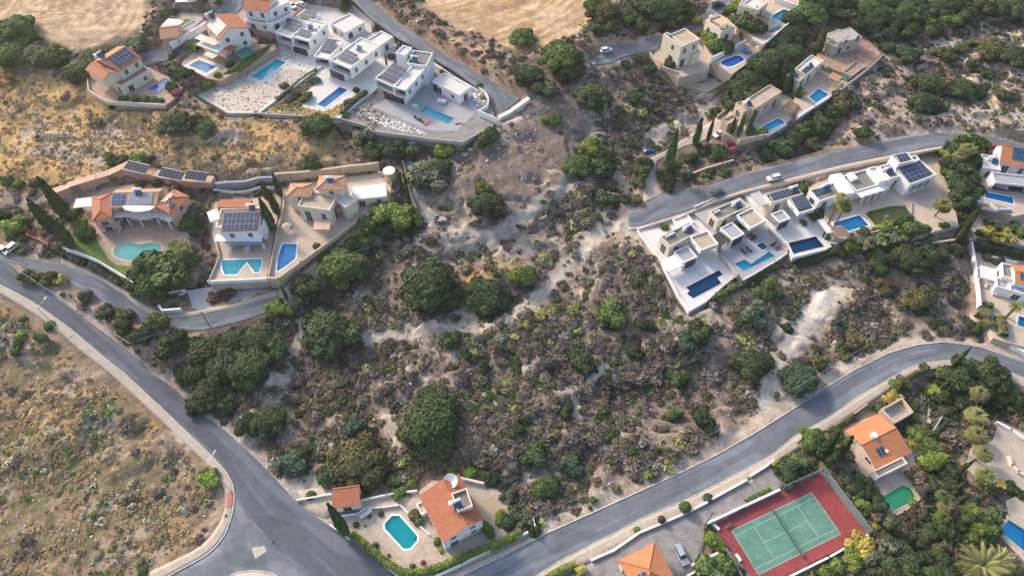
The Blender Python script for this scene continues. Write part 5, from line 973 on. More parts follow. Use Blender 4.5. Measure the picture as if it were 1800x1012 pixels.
def palm(bx, by, tx, ty, rpx, kind='fan', col='grey', label=None):
    b = surf(bx, by); h = height_to(b, tx, ty); top = Vector((b.x, b.y, b.z+h)); R_ = rpx/scale_at(top)*1.05
    e = empty('palm_tree', b, label or where('fan palm' if kind == 'fan' else 'feathery palm', bx, by), 'palm tree', 'palm trees')
    mb = MB(); z_ = 0; n = max(2, int(h/1.2))
    for i in range(n): mb.tube((.05*math.sin(i), 0, h*i/n-.2*(i == 0)), (.05*math.sin(i+1), 0, h*(i+1)/n), .26-.08*i/n if kind == 'fan' else .38, .22-.08*i/n if kind == 'fan' else .34, 8)
    mb.build('trunk', BARK, e); inst('crown', RT.choice(FANP if kind == 'fan' else DATEP), LEAF[col], e, (0, 0, h), (R_,)*3, RT.random()*6); return e
def hedge(v, pts, wpx, h, k, label, zkey=None, lump=.12):
    pp = q(v, pts); g = [surf(*p) if zkey is None else at(*p, PADSPEC[zkey]['z']) for p in pp]; wm = wpx/scale_at(g[0]); A = resamp([(p.x, p.y) for p in g], max(2, int(sum((g[i+1]-g[i]).length for i in range(len(g)-1))/.35)))
    d = np.r_[0, np.cumsum([(g[i+1]-g[i]).length for i in range(len(g)-1)])]; L_ = d[-1]; zz = np.interp(np.linspace(0, L_, len(A)), d, [p.z for p in g]); rs = np.random.RandomState(len(USED)+5)
    t = np.gradient(A, axis=0); t /= np.hypot(*t.T)[:, None]+1e-9; nr = np.c_[-t[:, 1], t[:, 0]]; prof = np.array([(-.5, -.3), (-.5, .35), (-.47, .8), (-.34, 1), (0, 1.04), (.34, 1), (.47, .8), (.5, .35), (.5, -.3)]); n, m = len(A), len(prof)
    V = np.concatenate([A[:, None, :]+nr[:, None, :]*(prof[:, 0]*wm)[None, :, None], (zz[:, None]+prof[None, :, 1]*h)[..., None]], 2); V += rs.normal(size=V.shape)*lump*.45; V = V.reshape(-1, 3)
    i = np.arange(n*m).reshape(n, m); f = np.stack([i[:-1, :-1], i[:-1, 1:], i[1:, 1:], i[1:, :-1]], -1).reshape(-1, 4); f = np.r_[f, [[0, 1, m-2, m-1]], [[(n-1)*m, (n-1)*m+1, n*m-2, n*m-1]]]
    nlf = int(L_*(wm+2*h)*9); a = rs.rand(nlf)*(n-1.001); ia = a.astype(int); fa = (a-ia)[:, None]; pb = rs.rand(nlf)*(m-1.001); ib = pb.astype(int); fb = (pb-ib)[:, None]; G = V.reshape(n, m, 3)
    p = (G[ia, ib]*(1-fa)+G[ia+1, ib]*fa)*(1-fb)+(G[ia, ib+1]*(1-fa)+G[ia+1, ib+1]*fa)*fb; nn_ = rs.normal(size=p.shape); nn_[:, 2] = abs(nn_[:, 2])+.3; nn_ /= np.linalg.norm(nn_, axis=1)[:, None]; lv, lf = leafquads(p+nn_*.05, nn_, .2*rs.uniform(.6, 1.4, nlf), rs)
    c0 = V[0].copy(); c0[2] = zz[0]; col = np.r_[np.full((len(V), 3), .85), np.repeat(rs.uniform(.7, 1.35, nlf), 4)[:, None]*np.ones(3)]
    o = bpy.data.objects.new('hedge', np_mesh('hedge', np.r_[V, lv]-c0, np.r_[f, lf+len(V)], LEAF[k], col)); COL.objects.link(o); o.location = c0; tag(o, label, 'hedge', 'hedges'); return o
# ------------------------------------------------------------------ trees and bushes one can tell apart: x, y, radius in photo pixels, colour; sunlight is put into the lighter green of the far-left cluster
W_ = """752 498 44 dark|788 520 28 dark|728 520 24 dark|857 520 36 dark|845 508 22 lime|918 485 21 lime|576 585 46 dark|603 468 38 green|540 505 22 dark|855 358 27 dark|845 335 17 lime|752 312 33 grey|770 300 26 dark|775 268 20 lime|637 240 23 grey|650 265 20 dark|700 268 22 dark|722 265 14 green|558 222 25 green|308 218 26 dark|340 215 16 dark|362 224 18 green|452 205 13 dark|553 293 21 green|858 243 20 green|970 210 15 lime|918 66 22 green|985 100 32 green|1000 125 24 dark|930 136 25 dark|958 158 20 dark|1040 168 28 dark|1044 187 15 green|1015 290 24 green|1038 260 18 lime|1050 280 22 green|1062 300 18 dark|1078 555 25 green|1082 540 12 lime|1112 618 15 dark|1135 572 17 dark|1022 636 22 dark|1014 622 9 lime|790 597 16 dark|818 620 11 dark|760 748 46 dark|764 708 30 dark|756 782 32 dark|775 710 15 olive|625 808 42 olive|660 830 26 olive|590 830 26 dark|632 748 21 blue|510 815 24 blue|528 800 14 green|470 738 30 dark|432 745 18 dark|360 620 34 dark|408 605 30 dark|455 600 30 dark|485 610 22 green|345 655 28 dark|395 650 36 dark|440 650 34 dark|372 690 32 dark|400 715 22 dark|350 710 20 dark|270 575 24 green|298 605 26 dark|245 592 20 dark|212 556 17 olive|188 548 14 dark|222 572 16 dark|150 524 14 olive|83 491 14 olive|107 492 11 yellow|47 482 14 green|60 487 12 olive|1328 640 28 dark|1404 668 29 blue|1228 583 20 dark|1205 600 18 blue|1192 665 19 dark|1185 728 14 green|1240 742 22 dark|1383 578 10 dark|1325 548 24 blue|1345 515 22 green|1352 500 14 lime|940 800 23 dark|936 790 11 lime|960 858 21 green|1003 818 19 blue|995 722 13 dark|912 755 15 dark|920 735 12 dark|850 645 12 dark|365 842 17 lime|358 832 10 green|85 572 9 lime|72 592 11 green|35 590 9 lime|30 615 10 green|32 600 8 green|1590 455 28 dark|1615 470 22 dark|1545 468 18 dark|1640 445 20 dark|1562 500 18 olive|1595 530 16 olive|1625 525 24 olive|1500 605 18 olive|1440 640 17 olive|1480 620 14 olive|1630 152 26 dark|1622 180 24 dark|1692 160 24 dark|1712 160 18 dark|1665 155 18 olive|1517 234 14 green|1690 88 12 dark|1708 75 8 lime|1745 90 28 olive|1785 100 26 dark|1670 100 13 dark|1715 118 14 dark|1655 185 12 olive|1755 162 13 olive|1770 170 10 dark|1735 128 12 dark|1600 95 20 dark|1560 60 16 dark|1650 90 12 olive
30 50 28 green|50 62 20 lime|12 72 22 green|25 95 32 green|62 95 24 olive|85 103 28 green|142 122 24 green|158 105 22 green|175 100 18 dark|132 140 16 dark|236 78 22 grey|200 92 14 olive|5 50 18 dark|190 275 9 lime|205 285 12 dark|220 280 13 green|243 277 14 lime|260 282 11 green|325 302 10 lime|170 215 9 grey|100 330 11 lime|118 325 12 lime|62 322 12 dark|15 315 12 green|32 322 9 lime|8 380 12 dark|27 395 18 lime|40 420 8 dark
1060 22 26 olive|1075 45 15 dark|1098 30 18 green|1050 52 14 dark|1045 8 16 green|1125 42 16 dark|1150 15 26 dark|1175 32 22 dark|1190 10 20 dark|1128 12 16 green|1207 28 14 dark|1222 35 10 yellow|1246 44 12 yellow|1250 70 20 lime|1270 85 18 green|1262 60 14 olive|1296 14 17 lime|1305 40 19 green|1325 48 20 dark|1308 60 12 lime|1180 112 10 dark|1140 124 12 dark|1118 102 8 dark|1098 110 8 dark|1117 170 14 dark|1125 155 9 dark|1260 195 12 dark
1400 38 23 dark|1425 22 26 green|1440 5 22 dark|1385 62 22 dark|1405 65 20 dark|1372 80 22 dark|1390 95 22 dark|1360 105 24 dark|1380 125 22 dark|1340 120 24 dark|1322 140 24 dark|1352 140 22 dark|1300 155 22 dark|1330 160 22 dark|1308 175 18 dark|1282 182 16 dark|1370 145 18 dark|1285 165 16 dark|1345 170 14 green|1480 178 22 olive|1462 200 20 dark|1440 215 22 dark|1415 225 20 dark|1395 245 20 dark|1370 258 20 dark|1345 268 16 dark|1495 182 16 green|1450 235 16 dark|1425 250 14 olive|1320 230 10 green|1340 232 9 green
1470 25 20 dark|1490 8 20 dark|1500 35 20 dark|1520 15 22 green|1530 45 22 dark|1548 25 22 dark|1562 5 20 dark|1575 40 22 dark|1590 20 22 green|1600 55 20 dark|1612 5 20 dark|1625 30 22 dark|1640 50 20 green|1650 15 22 dark|1668 35 20 green|1680 8 20 dark|1700 25 20 dark|1715 5 20 olive|1735 15 18 dark|1760 12 20 dark|1790 20 22 dark|1560 85 14 dark|1545 65 14 grey|1780 5 20 olive
1172 312 16 dark|1176 326 12 dark|1188 292 15 dark|1200 302 15 grey|1216 278 12 dark|1240 262 12 brown|1262 268 14 green|1286 250 8 red|1292 262 7 red|1205 308 12 dark|1250 300 8 dark|1238 308 9 green|1277 302 10 green|1135 285 12 dark|1122 320 12 olive|1120 350 10 olive|1065 350 16 dark|1075 330 14 olive|1095 350 11 dark|1130 300 14 dark
340 378 22 grey|345 405 16 dark|330 392 14 green|325 370 14 lime|338 360 11 lime|142 400 16 lime|155 412 12 green|280 478 42 pine|262 498 34 green|310 470 34 pine|295 500 24 dark|235 482 12 dark|270 465 16 green|240 512 10 lime|275 528 16 dark|118 428 10 green|135 450 13 grey|115 440 10 dark|40 432 6 dark|38 442 6 green|170 468 13 grey|230 488 8 red|132 372 10 green|134 385 8 dark|328 343 9 dark|308 332 9 dark|275 322 8 dark|246 325 8 brown
700 378 24 lime|675 375 24 lime|655 395 22 green|640 410 22 green|720 382 16 lime|622 430 18 dark|668 405 18 dark|590 445 16 green|735 385 14 green|520 500 12 lime|535 490 12 lime|525 522 11 lime|505 545 9 lime|482 540 16 lime|475 555 12 green|556 432 6 green|375 525 12 rust|402 516 13 rust|403 492 6 green|352 502 5 green|700 400 14 green
1452 370 0 dark|1495 430 16 lime|1520 418 14 grey|1540 445 16 green|1470 440 14 dark|1575 405 18 green|1610 402 20 green|1590 390 14 dark|1628 408 11 green|1550 400 9 lime|1562 396 9 lime|1520 405 9 olive|1500 415 9 olive|1412 330 13 dark|1405 340 10 dark|1437 378 13 dark|1425 372 9 olive|1550 425 18 dark|1580 425 12 olive|1656 396 5 dark|1664 396 6 dark|1303 330 0 dark|1305 396 6 green|1170 398 7 green|1617 426 5 brown|1626 427 4 brown|1634 427 5 brown|1642 426 4 green
1690 260 22 dark|1705 280 22 green|1680 290 22 dark|1700 305 22 dark|1688 325 22 dark|1705 330 20 green|1695 350 22 dark|1685 372 20 dark|1690 395 18 dark|1700 250 22 lime|1720 255 16 green|1675 310 18 green|1650 258 10 olive|1668 272 14 lime|1690 420 12 dark|1682 440 14 dark|1740 410 15 yellow|1768 415 15 yellow|1738 390 8 dark|1753 397 8 dark|1765 400 9 dark|1777 402 8 dark|1785 395 8 green|1725 410 8 dark|1735 452 8 olive|1759 455 7 olive|1748 460 5 green|1798 410 10 green|1711 575 12 dark|1760 548 0 dark|1715 585 8 dark
1600 640 0 dark|1590 670 12 olive|1575 678 12 lime|1560 700 10 yellow|1572 694 12 yellow|1545 715 7 green|1645 690 14 lime|1637 690 10 green|1655 655 12 green|1625 645 8 olive|1700 650 24 dark|1725 655 24 dark|1750 650 22 dark|1680 665 22 dark|1705 680 24 dark|1735 680 22 dark|1762 670 22 dark|1690 700 20 dark|1660 705 18 dark|1668 720 16 dark|1772 695 20 dark|1790 700 18 dark|1755 700 18 dark|1745 668 10 lime|1782 682 8 green|1785 715 12 green|1610 760 16 lime|1630 762 14 green|1600 775 10 yellow|1640 785 18 green|1660 790 14 rust|1640 810 22 lime|1620 790 12 green|1655 815 12 dark|1612 838 16 brown|1620 860 14 brown|1635 850 14 dark|1665 830 16 dark|1672 850 14 dark|1770 865 0 dark|1745 860 11 green|1762 852 9 yellow|1780 858 12 dark|1795 870 8 dark
1545 730 0 dark|1430 775 20 green|1420 760 12 lime|1445 782 16 dark|1470 770 16 dark|1452 800 14 dark|1385 828 20 dark|1370 820 11 lime|1400 812 15 green|1425 812 12 dark|1382 845 13 grey|1412 828 9 dark|1375 832 8 yellow|1256 953 17 lime|1258 1002 30 green|1244 930 7 dark|1490 835 14 grey|1505 850 18 dark|1525 865 16 dark|1510 870 11 lime|1530 845 12 dark|1545 885 14 dark|1515 885 12 lime|1530 900 12 dark|1545 910 14 brown|1540 925 8 yellow|1560 915 14 grey|1580 925 16 brown|1600 905 12 brown|1622 900 14 brown|1605 885 8 lime|1515 960 22 yellow|1500 980 18 lime|1535 975 20 grey|1560 950 14 grey|1575 965 16 grey|1590 945 16 dark|1560 990 18 dark|1600 980 20 dark|1620 960 20 dark|1640 940 18 dark|1630 980 18 dark|1650 965 18 olive|1660 990 18 dark|1610 1005 16 dark|1640 1008 14 green|1470 995 12 lime|1450 1005 12 lime|1665 930 16 dark|1645 915 12 dark|1680 945 14 dark|1590 1000 14 green|1690 925 12 dark|1700 905 14 dark|1715 905 12 green|1735 925 20 green|1745 905 14 green|1720 945 16 green|1760 895 9 grey|1738 955 12 green|1675 1005 14 dark|1665 960 10 grey|1575 1010 16 dark|1545 1005 14 olive
828 830 11 lime|795 828 11 green|815 845 0 dark|880 905 10 lime|858 930 13 green|878 915 7 lime|893 920 12 blue|925 912 17 grey|940 928 12 dark|905 895 11 grey|893 870 14 grey|860 840 14 dark|700 868 13 green|690 845 12 green|725 850 10 lime|545 870 8 green|728 905 10 olive|737 915 8 grey|768 952 7 green|775 965 5 lime|669 903 5 brown|626 922 5 olive|661 957 5 dark|684 975 3 green|724 995 5 olive|743 988 4 red|642 924 2 lime|650 907 3 brown|250 1003 9 green|1120 931 7 lime|1162 914 6 olive|1244 875 8 grey|1042 878 6 green|1116 840 6 olive|1143 836 6 green|1037 892 4 brown|1127 845 5 brown|1203 893 9 green"""
n_ = 0
for row in W_.replace('\n', '|').split('|'):
    x, y, r, k = row.split(); x, y, r = float(x), float(y), float(r)
    if r < 2: continue
    shape = 'loose' if (k in ('brown', 'grey', 'pine', 'yellow', 'red', 'rust') and r > 8) else None
    if (x, y) in ((1203, 893), (1162, 914)): shape = 'ball'
    tree(x, y, r, k, shape)
for x, y, r in ((212, 172, 4.5), (221.5, 172.5, 5), (238, 173, 7.5), (256, 173.5, 6.5), (270, 174, 6), (282, 176, 5)): tree(x, y, r, 'green')
for x, y, r, k in ((310, 163, 8, 'red'), (298, 153, 12, 'green'), (335, 148, 15, 'brown'), (306, 100, 10, 'green'), (306, 115, 9, 'lime'), (200, 185, 9, 'dark'), (301, 178, 8, 'green'), (404, 112, 8, 'dark'), (382, 131, 6, 'lime'), (330, 130, 10, 'green'), (342, 84, 0, 'lime'),
                  (540, 170, 10, 'lime'), (532, 176, 6, 'green'), (500, 150, 7, 'grey'), (508, 172, 9, 'grey'), (520, 165, 7, 'olive'), (552, 140, 9, 'grey'), (627, 158, 6, 'dark'), (612, 180, 8, 'grey'), (606, 202, 6, 'lime'), (478, 55, 6, 'lime'), (440, 48, 14, 'grey'), (440, 55, 8, 'red'), (842, 148, 5, 'lime'), (847, 170, 5, 'yellow'), (620, 60, 4, 'green'), (688, 100, 7, 'dark'), (780, 130, 5, 'olive'), (776, 125, 4, 'grey'), (288, 25, 9, 'green'), (305, 20, 8, 'dark'), (605, 12, 10, 'lime')):
    if r: tree(x, y, r, k)
for i, (bx, by, tx, ty, w) in enumerate([(124, 388, 66, 313, 17), (92, 404, 51, 347, 15), (127, 432, 85, 380, 15), (70, 385, 44, 361, 7), (609, 938, 577, 884, 15), (506, 528, 493, 502, 5), (690, 350, 678, 300, 0),
        (494, 345, 482, 305, 9), (472, 352, 464, 317, 9), (488, 376, 473, 333, 11), (479, 403, 459, 348, 14), (707, 336, 697, 304, 6), (720, 362, 708, 288, 5),
        (1172, 305, 1188, 227, 13), (1221, 256, 1229, 206, 10), (1243, 250, 1254, 205, 6), (1284, 236, 1291, 205, 7), (1297, 240, 1309, 200, 7), (1313, 236, 1326, 192, 7), (1372, 140, 1386, 97, 8), (1434, 98, 1453, 50, 10), (1430, 75, 1436, 45, 5), (1412, 92, 1420, 68, 6), (1378, 165, 1383, 118, 9), (1398, 178, 1400, 150, 12), (1384, 160, 1388, 130, 10),
        (1266, 80, 1264, 48, 3), (1674, 643, 1704, 608, 7), (1654, 683, 1672, 668, 6), (1638, 767, 1669, 736, 8), (1674, 837, 1714, 809, 8), (1679, 861, 1698, 840, 7), (1684, 882, 1707, 870, 7), (1742, 700, 1760, 680, 4), (1755, 728, 1766, 717, 3), (1687, 410, 1722, 362, 11), (1680, 424, 1715, 375, 8), (1468, 800, 1492, 760, 16), (1455, 815, 1488, 790, 14), (1440, 800, 1470, 755, 16), (1560, 930, 1588, 910, 8), (1700, 270, 1728, 246, 8), (1212, 38, 1216, 0, 5),
        (662, 55, 659, 36, 2), (666, 58, 663, 38, 2), (670, 61, 667, 42, 2), (705, 84, 703, 67, 2), (710, 86, 708, 71, 2), (714, 89, 713, 74, 2), (719, 91, 718, 76, 2), (680, 116, 676, 93, 3), (1704, 555, 0, 0, 0)]):
    if w: cypress(bx, by, tx, ty, w)
for bx, by, tx, ty, r, kd, cl in [(1455, 395, 1468, 341, 14, 'fan', 'palm'), (1465, 400, 1488, 365, 14, 'fan', 'palm'), (1458, 385, 1470, 362, 11, 'date', 'lime'), (1643, 380, 1655, 360, 18, 'fan', 'palm'), (1705, 706, 1728, 699, 18, 'fan', 'palm'), (1703, 742, 1717, 731, 21, 'fan', 'palm'), (1706, 774, 1717, 764, 21, 'fan', 'palm'),
        (1714, 808, 1729, 797, 19, 'fan', 'palm'), (1715, 845, 1731, 833, 19, 'fan', 'palm'), (1645, 880, 1655, 868, 14, 'fan', 'green'), (1650, 895, 1662, 888, 14, 'fan', 'palm'), (1648, 915, 1657, 908, 15, 'fan', 'green'), (1700, 900, 1706, 892, 15, 'date', 'lime'), (1710, 935, 1718, 927, 14, 'date', 'lime'),
        (1712, 1003, 1724, 988, 44, 'date', 'palm'), (1742, 992, 1752, 978, 30, 'date', 'palm'), (336, 460, 334, 430, 22, 'date', 'palm'), (250, 475, 242, 462, 12, 'date', 'green'), (1768, 557, 1786, 537, 12, 'date', 'lime'), (1678, 290, 1672, 265, 16, 'fan', 'palm'), (1655, 300, 1650, 282, 13, 'fan', 'palm'), (135, 388, 132, 368, 9, 'date', 'palm'), (1408, 172, 1412, 162, 8, 'date', 'lime'),
        (1430, 180, 1415, 170, 0, 'date', 'lime'), (1688, 282, 1690, 255, 17, 'fan', 'palm')]:
    if r: palm(bx, by, tx, ty, r, kd, cl)
hedge('B1', [(600, 650), (700, 730), (830, 840), (930, 920), (1000, 965), (1100, 992), (1220, 985), (1400, 925), (1550, 865), (1700, 800), (1850, 740), (1950, 700), (2080, 630)], 12, 1.7, 'lime', 'long clipped lime hedge curving round the octagonal pool garden')
hedge('Z2', [(165, 680), (290, 605), (420, 520), (560, 430), (700, 345)], 6, 2.0, 'lime', 'row of small columnar shrubs between the glinting and long teal pools', lump=.25)
hedge('Z2', [(1000, 525), (900, 590), (790, 680), (700, 750)], 5, 1.0, 'grey', 'low hedge along the wall below the middle box villa', lump=.25)
hedge('N7', [(0, 960), (120, 985), (260, 1010), (360, 1030)], 11, 1.4, 'green', 'green hedge on the lower left side of the glinting pool')
hedge('N7', [(230, 640), (330, 660), (400, 700)], 14, 2.0, 'lime', 'short thick lime hedge beside the awning villa')
hedge('Z2', [(1190, 850), (1290, 745), (1370, 690)], 7, 1.2, 'green', 'green hedge between the middle and dead end box villas')
hedge('M7', [(560, 40), (700, 70), (900, 130), (1060, 160)], 13, 1.6, 'dark', 'dark green hedge strip above the canvas roofed villa'); hedge('M7', [(640, 590), (720, 615)], 10, 1.5, 'green', 'rounded oblong green hedge in the canvas villa courtyard')
hedge('M7', [(790, 710), (800, 790), (815, 870)], 15, 1.7, 'olive', 'thick olive hedge beside the curving white path'); hedge('M7', [(600, 650), (700, 690)], 22, 1.7, 'olive', 'broad olive hedge left of the curving white path'); hedge('M7', [(620, 740), (710, 780)], 14, 1.7, 'olive', 'dark olive clipped hedge just above the hill road gate')
hedge('B4', [(335, 390), (420, 350)], 7, .9, 'green', 'low hedge lower piece along the court wall'); hedge('B4', [(435, 335), (540, 285)], 7, 1.0, 'lime', 'low hedge upper piece along the court wall')
hedge('P', [(958, 1020), (985, 1003), (1012, 993)], 12, 1.5, 'lime', 'lime hedge at the bottom edge below the hill road'); hedge('P', [(1012, 1008), (1028, 1001)], 13, 2.0, 'yellow', 'square clipped yellow hedge at the bottom edge')
hedge('M4', [(620, 800), (720, 750), (820, 700), (920, 640), (1040, 570), (1120, 545)], 10, 1.6, 'green', 'rough green hedge below the L shaped pool wall', lump=.5)
hedge('M4', [(1260, 530), (1350, 510), (1518, 450)], 10, 1.5, 'dark', 'dark hedge with red tinge below the easternmost infinity pool', lump=.4)
hedge('M3', [(350, 60), (430, 90), (560, 150), (650, 190)], 10, 1.5, 'dark', 'dark planting along the lane outside the pink villa wall', lump=.4); hedge('M3', [(680, 190), (780, 260), (900, 340)], 9, 1.2, 'grey', 'greyish planting along the lane below the lawn wall', lump=.4)
hedge('B5', [(300, 560), (450, 480), (560, 400)], 7, 1.0, 'olive', 'olive planting strip between hill road and two toned roof villa', lump=.3); hedge('P', [(1588, 672), (1608, 657), (1630, 651)], 7, 1.1, 'olive', 'olive planting strip above the roofless room', lump=.3)
hedge('M5', [(740, 790), (900, 750), (1030, 720)], 7, .8, 'olive', 'low hedge along the villa lawn edge'); hedge('N2', [(480, 330), (560, 300), (660, 270)], 6, 1.5, 'red', 'red flowering hedge beside the upper road and arcade villa')
# ------------------------------------------------------------------ scrub, dry grass and stones nobody could count
def scatter(name, n, dens, cols, rr, leafs, seed, hgt=.7, m=None, lsz=.33, core=True):
    rs = np.random.RandomState(seed); X = rs.uniform(-232, 232, n*6); Y = rs.uniform(32, 298, n*6)
    dep = Y*st+CAMH*ct; ok = (abs(X) < dep*.77); X, Y = X[ok], Y[ok]; d = dens(X, Y)*(onwild(X, Y) > .35)*np.clip(1.25-(dep[ok]-150)/600, .4, 1); ok = rs.rand(len(X)) < d; X, Y = X[ok][:n], Y[ok][:n]; n = len(X)
    z = Zt(X, Y); r = rs.uniform(*rr, n)*(.7+.6*rs.rand(n)); ci = rs.choice(len(cols), n, p=[c[1] for c in cols]); base = np.array([c[0] for c in cols])[ci]*rs.uniform(.75, 1.25, n)[:, None]
    V, Fa, Cc = [], [], []; o = 0; ctr = np.c_[X, Y, z+r*.1]
    if core:
        sv, sf = CS2; k = len(sv); jit = .92+.12*rs.normal(size=(n, k)); v = ctr[:, None]+sv[None]*(r[:, None]*jit*.8)[..., None]*[1, 1, hgt]; V.append(v.reshape(-1, 3)); Fa.append((sf[None]+np.arange(n)[:, None, None]*k).reshape(-1, 4)); Cc.append(np.repeat(base*.9, k, 0)); o += n*k
    if leafs:
        d_ = rs.normal(size=(n*leafs, 3)); d_[:, 2] = abs(d_[:, 2]); d_ /= np.linalg.norm(d_, axis=1)[:, None]; R2 = np.repeat(r, leafs); p = np.repeat(ctr, leafs, 0)+d_*(R2*rs.uniform(.7, 1.15, n*leafs))[:, None]*[1, 1, hgt]
        nr = d_*.6+rs.normal(size=d_.shape)*.45+np.array([0, 0, .9]); nr /= np.linalg.norm(nr, axis=1)[:, None]; v, f = leafquads(p, nr, lsz*rs.uniform(.5, 1.4, n*leafs)*np.clip(R2, .4, 1.3), rs); V.append(v); Fa.append(f+o); Cc.append(np.repeat(np.repeat(base, leafs, 0)*rs.uniform(.65, 1.4, (n*leafs, 1)), 4, 0))
    ob = bpy.data.objects.new(name, np_mesh(name, np.concatenate(V), np.concatenate(Fa), m, np.concatenate(Cc), 'soil')); COL.objects.link(ob); tag(ob, kind='stuff'); return ob
SM = mat('scrub_leaves', (1, 1, 1), .9, .2, .6, attr='soil', spec=.1)
def sg(A, X, Y): j = np.clip(np.searchsorted(XS, X), 1, len(XS)-1); i = np.clip(np.searchsorted(YS, Y), 1, len(YS)-1); return A[i, j]
SCREE = region([(1425, 500), (1500, 505), (1490, 545), (1440, 585), (1380, 680), (1340, 700), (1390, 600)]); PATHZ = region([(630, 575), (800, 560), (900, 560), (1040, 400), (1080, 380), (1100, 400), (1000, 500), (900, 590), (760, 590), (640, 600)])
EAST = region([(1500, 0), (1860, 0), (1860, 230), (1700, 190), (1640, 200), (1560, 240), (1420, 245), (1500, 170)]); FIELDS = region([(-60, -60), (268, -60), (262, 30), (240, 62), (200, 84), (115, 86), (80, 72), (55, 48), (-60, 40)])+region([(700, -60), (1045, -60), (1036, 38), (1010, 62), (965, 82), (925, 104), (860, 72), (795, 50), (745, 15)])
SE = region([(1480, 690), (1600, 660), (1680, 650), (1860, 700), (1860, 1100), (1200, 1100), (1420, 980), (1540, 900)]); SHO = region([(x, y+2) for x, y in shoulder]+[(1860, 680)]+rU[::-1]); PLAT = region([(930, 120), (1010, 120), (1050, 200), (1040, 310), (900, 390), (790, 390), (760, 330), (800, 260), (880, 210)])
base_d = (1-np.clip(FIELDS, 0, 1))*(1-.97*np.clip(SCREE+SHO, 0, 1))*(1-.3*PATHZ)*(1-.9*PLAT)*(1-.95*np.clip(TR*1.3, 0, 1))
DS = np.clip((.10+HILL*1.1*sstep(.40, .54, nA)+HILL*.08+EAST*.22*sstep(.45, .6, nA)+SE*.9+(1-HILL)*(1-GOLD)*(1-MEAD)*.16)*base_d*(1-.9*GOLD)*(1-.75*MEAD), 0, 1)
BR, BR2, OL, DG, YG, GY_ = (.105, .086, .074), (.155, .125, .104), (.115, .113, .062), (.052, .078, .034), (.28, .29, .09), (.20, .195, .16)
scatter('scrub', 8400, lambda X, Y: sg(DS, X, Y), [(BR, .38), (BR2, .18), (OL, .19), (DG, .14), (YG, .03), (GY_, .08)], (.5, 1.6), 54, 91, m=SM, hgt=.36, core=False, lsz=.27)
scatter('scrub', 2400, lambda X, Y: sg(DS, X, Y), [(BR, .25), (BR2, .2), (OL, .2), (DG, .27), (GY_, .08)], (.5, 1.2), 40, 97, m=SM, hgt=.55, lsz=.25)
scatter('low_scrub', 14000, lambda X, Y: np.clip(sg(DS, X, Y)*.8+.12*sg(base_d, X, Y)*(1-sg(GOLD+MEAD, X, Y)), 0, 1), [(BR, .26), (BR2, .34), (OL, .16), (DG, .05), (YG, .03), (GY_, .16)], (.25, .65), 14, 92, m=SM, core=False, lsz=.34, hgt=.4)
scatter('dry_grass', 16000, lambda X, Y: np.clip(sg(GOLD+MEAD, X, Y)*(.25+sstep(.4, .6, sg(n1, X, Y))), 0, 1), [((.38, .26, .12), .27), ((.30, .215, .125), .40), ((.22, .17, .10), .25), ((.34, .29, .22), .08)], (.25, .7), 15, 93, m=SM, core=False, hgt=.28, lsz=.32)
scatter('meadow_weeds', 6500, lambda X, Y: np.clip(sg(MEAD, X, Y)*sstep(.36, .56, sg(nA, X, Y))*(.25+.85*sstep(-60, -125, X))+sg(GOLD, X, Y)*.06, 0, 1), [((.14, .145, .07), .33), ((.10, .155, .04), .17), ((.21, .175, .13), .3), ((.34, .33, .24), .2)], (.4, 1.15), 34, 94, m=SM, hgt=.45, core=False, lsz=.25)
scatter('gully_scrub', 2600, lambda X, Y: np.clip(sg(SE, X, Y), 0, 1)*(sg(wild, X, Y) > .9), [((.06, .085, .035), .4), ((.12, .12, .06), .3), ((.13, .10, .075), .3)], (.6, 1.5), 44, 95, m=SM, core=False, hgt=.5, lsz=.27)
ROCKM = mat('limestone', (.50, .44, .38), .95, .2, 1.3, bump=.3, fine=4)
rk_ = scatter('loose_stones', 5200, lambda X, Y: np.clip((sg(HILL, X, Y)*sstep(.5, .62, sg(n2, X, Y))+sg(EAST+PATHZ, X, Y)*.4+.06+sg(MEAD, X, Y)*.1)*sg(base_d, X, Y), 0, 1), [((1, 1, 1), 1.)], (.16, .5), 0, 96, m=ROCKM, hgt=.6)
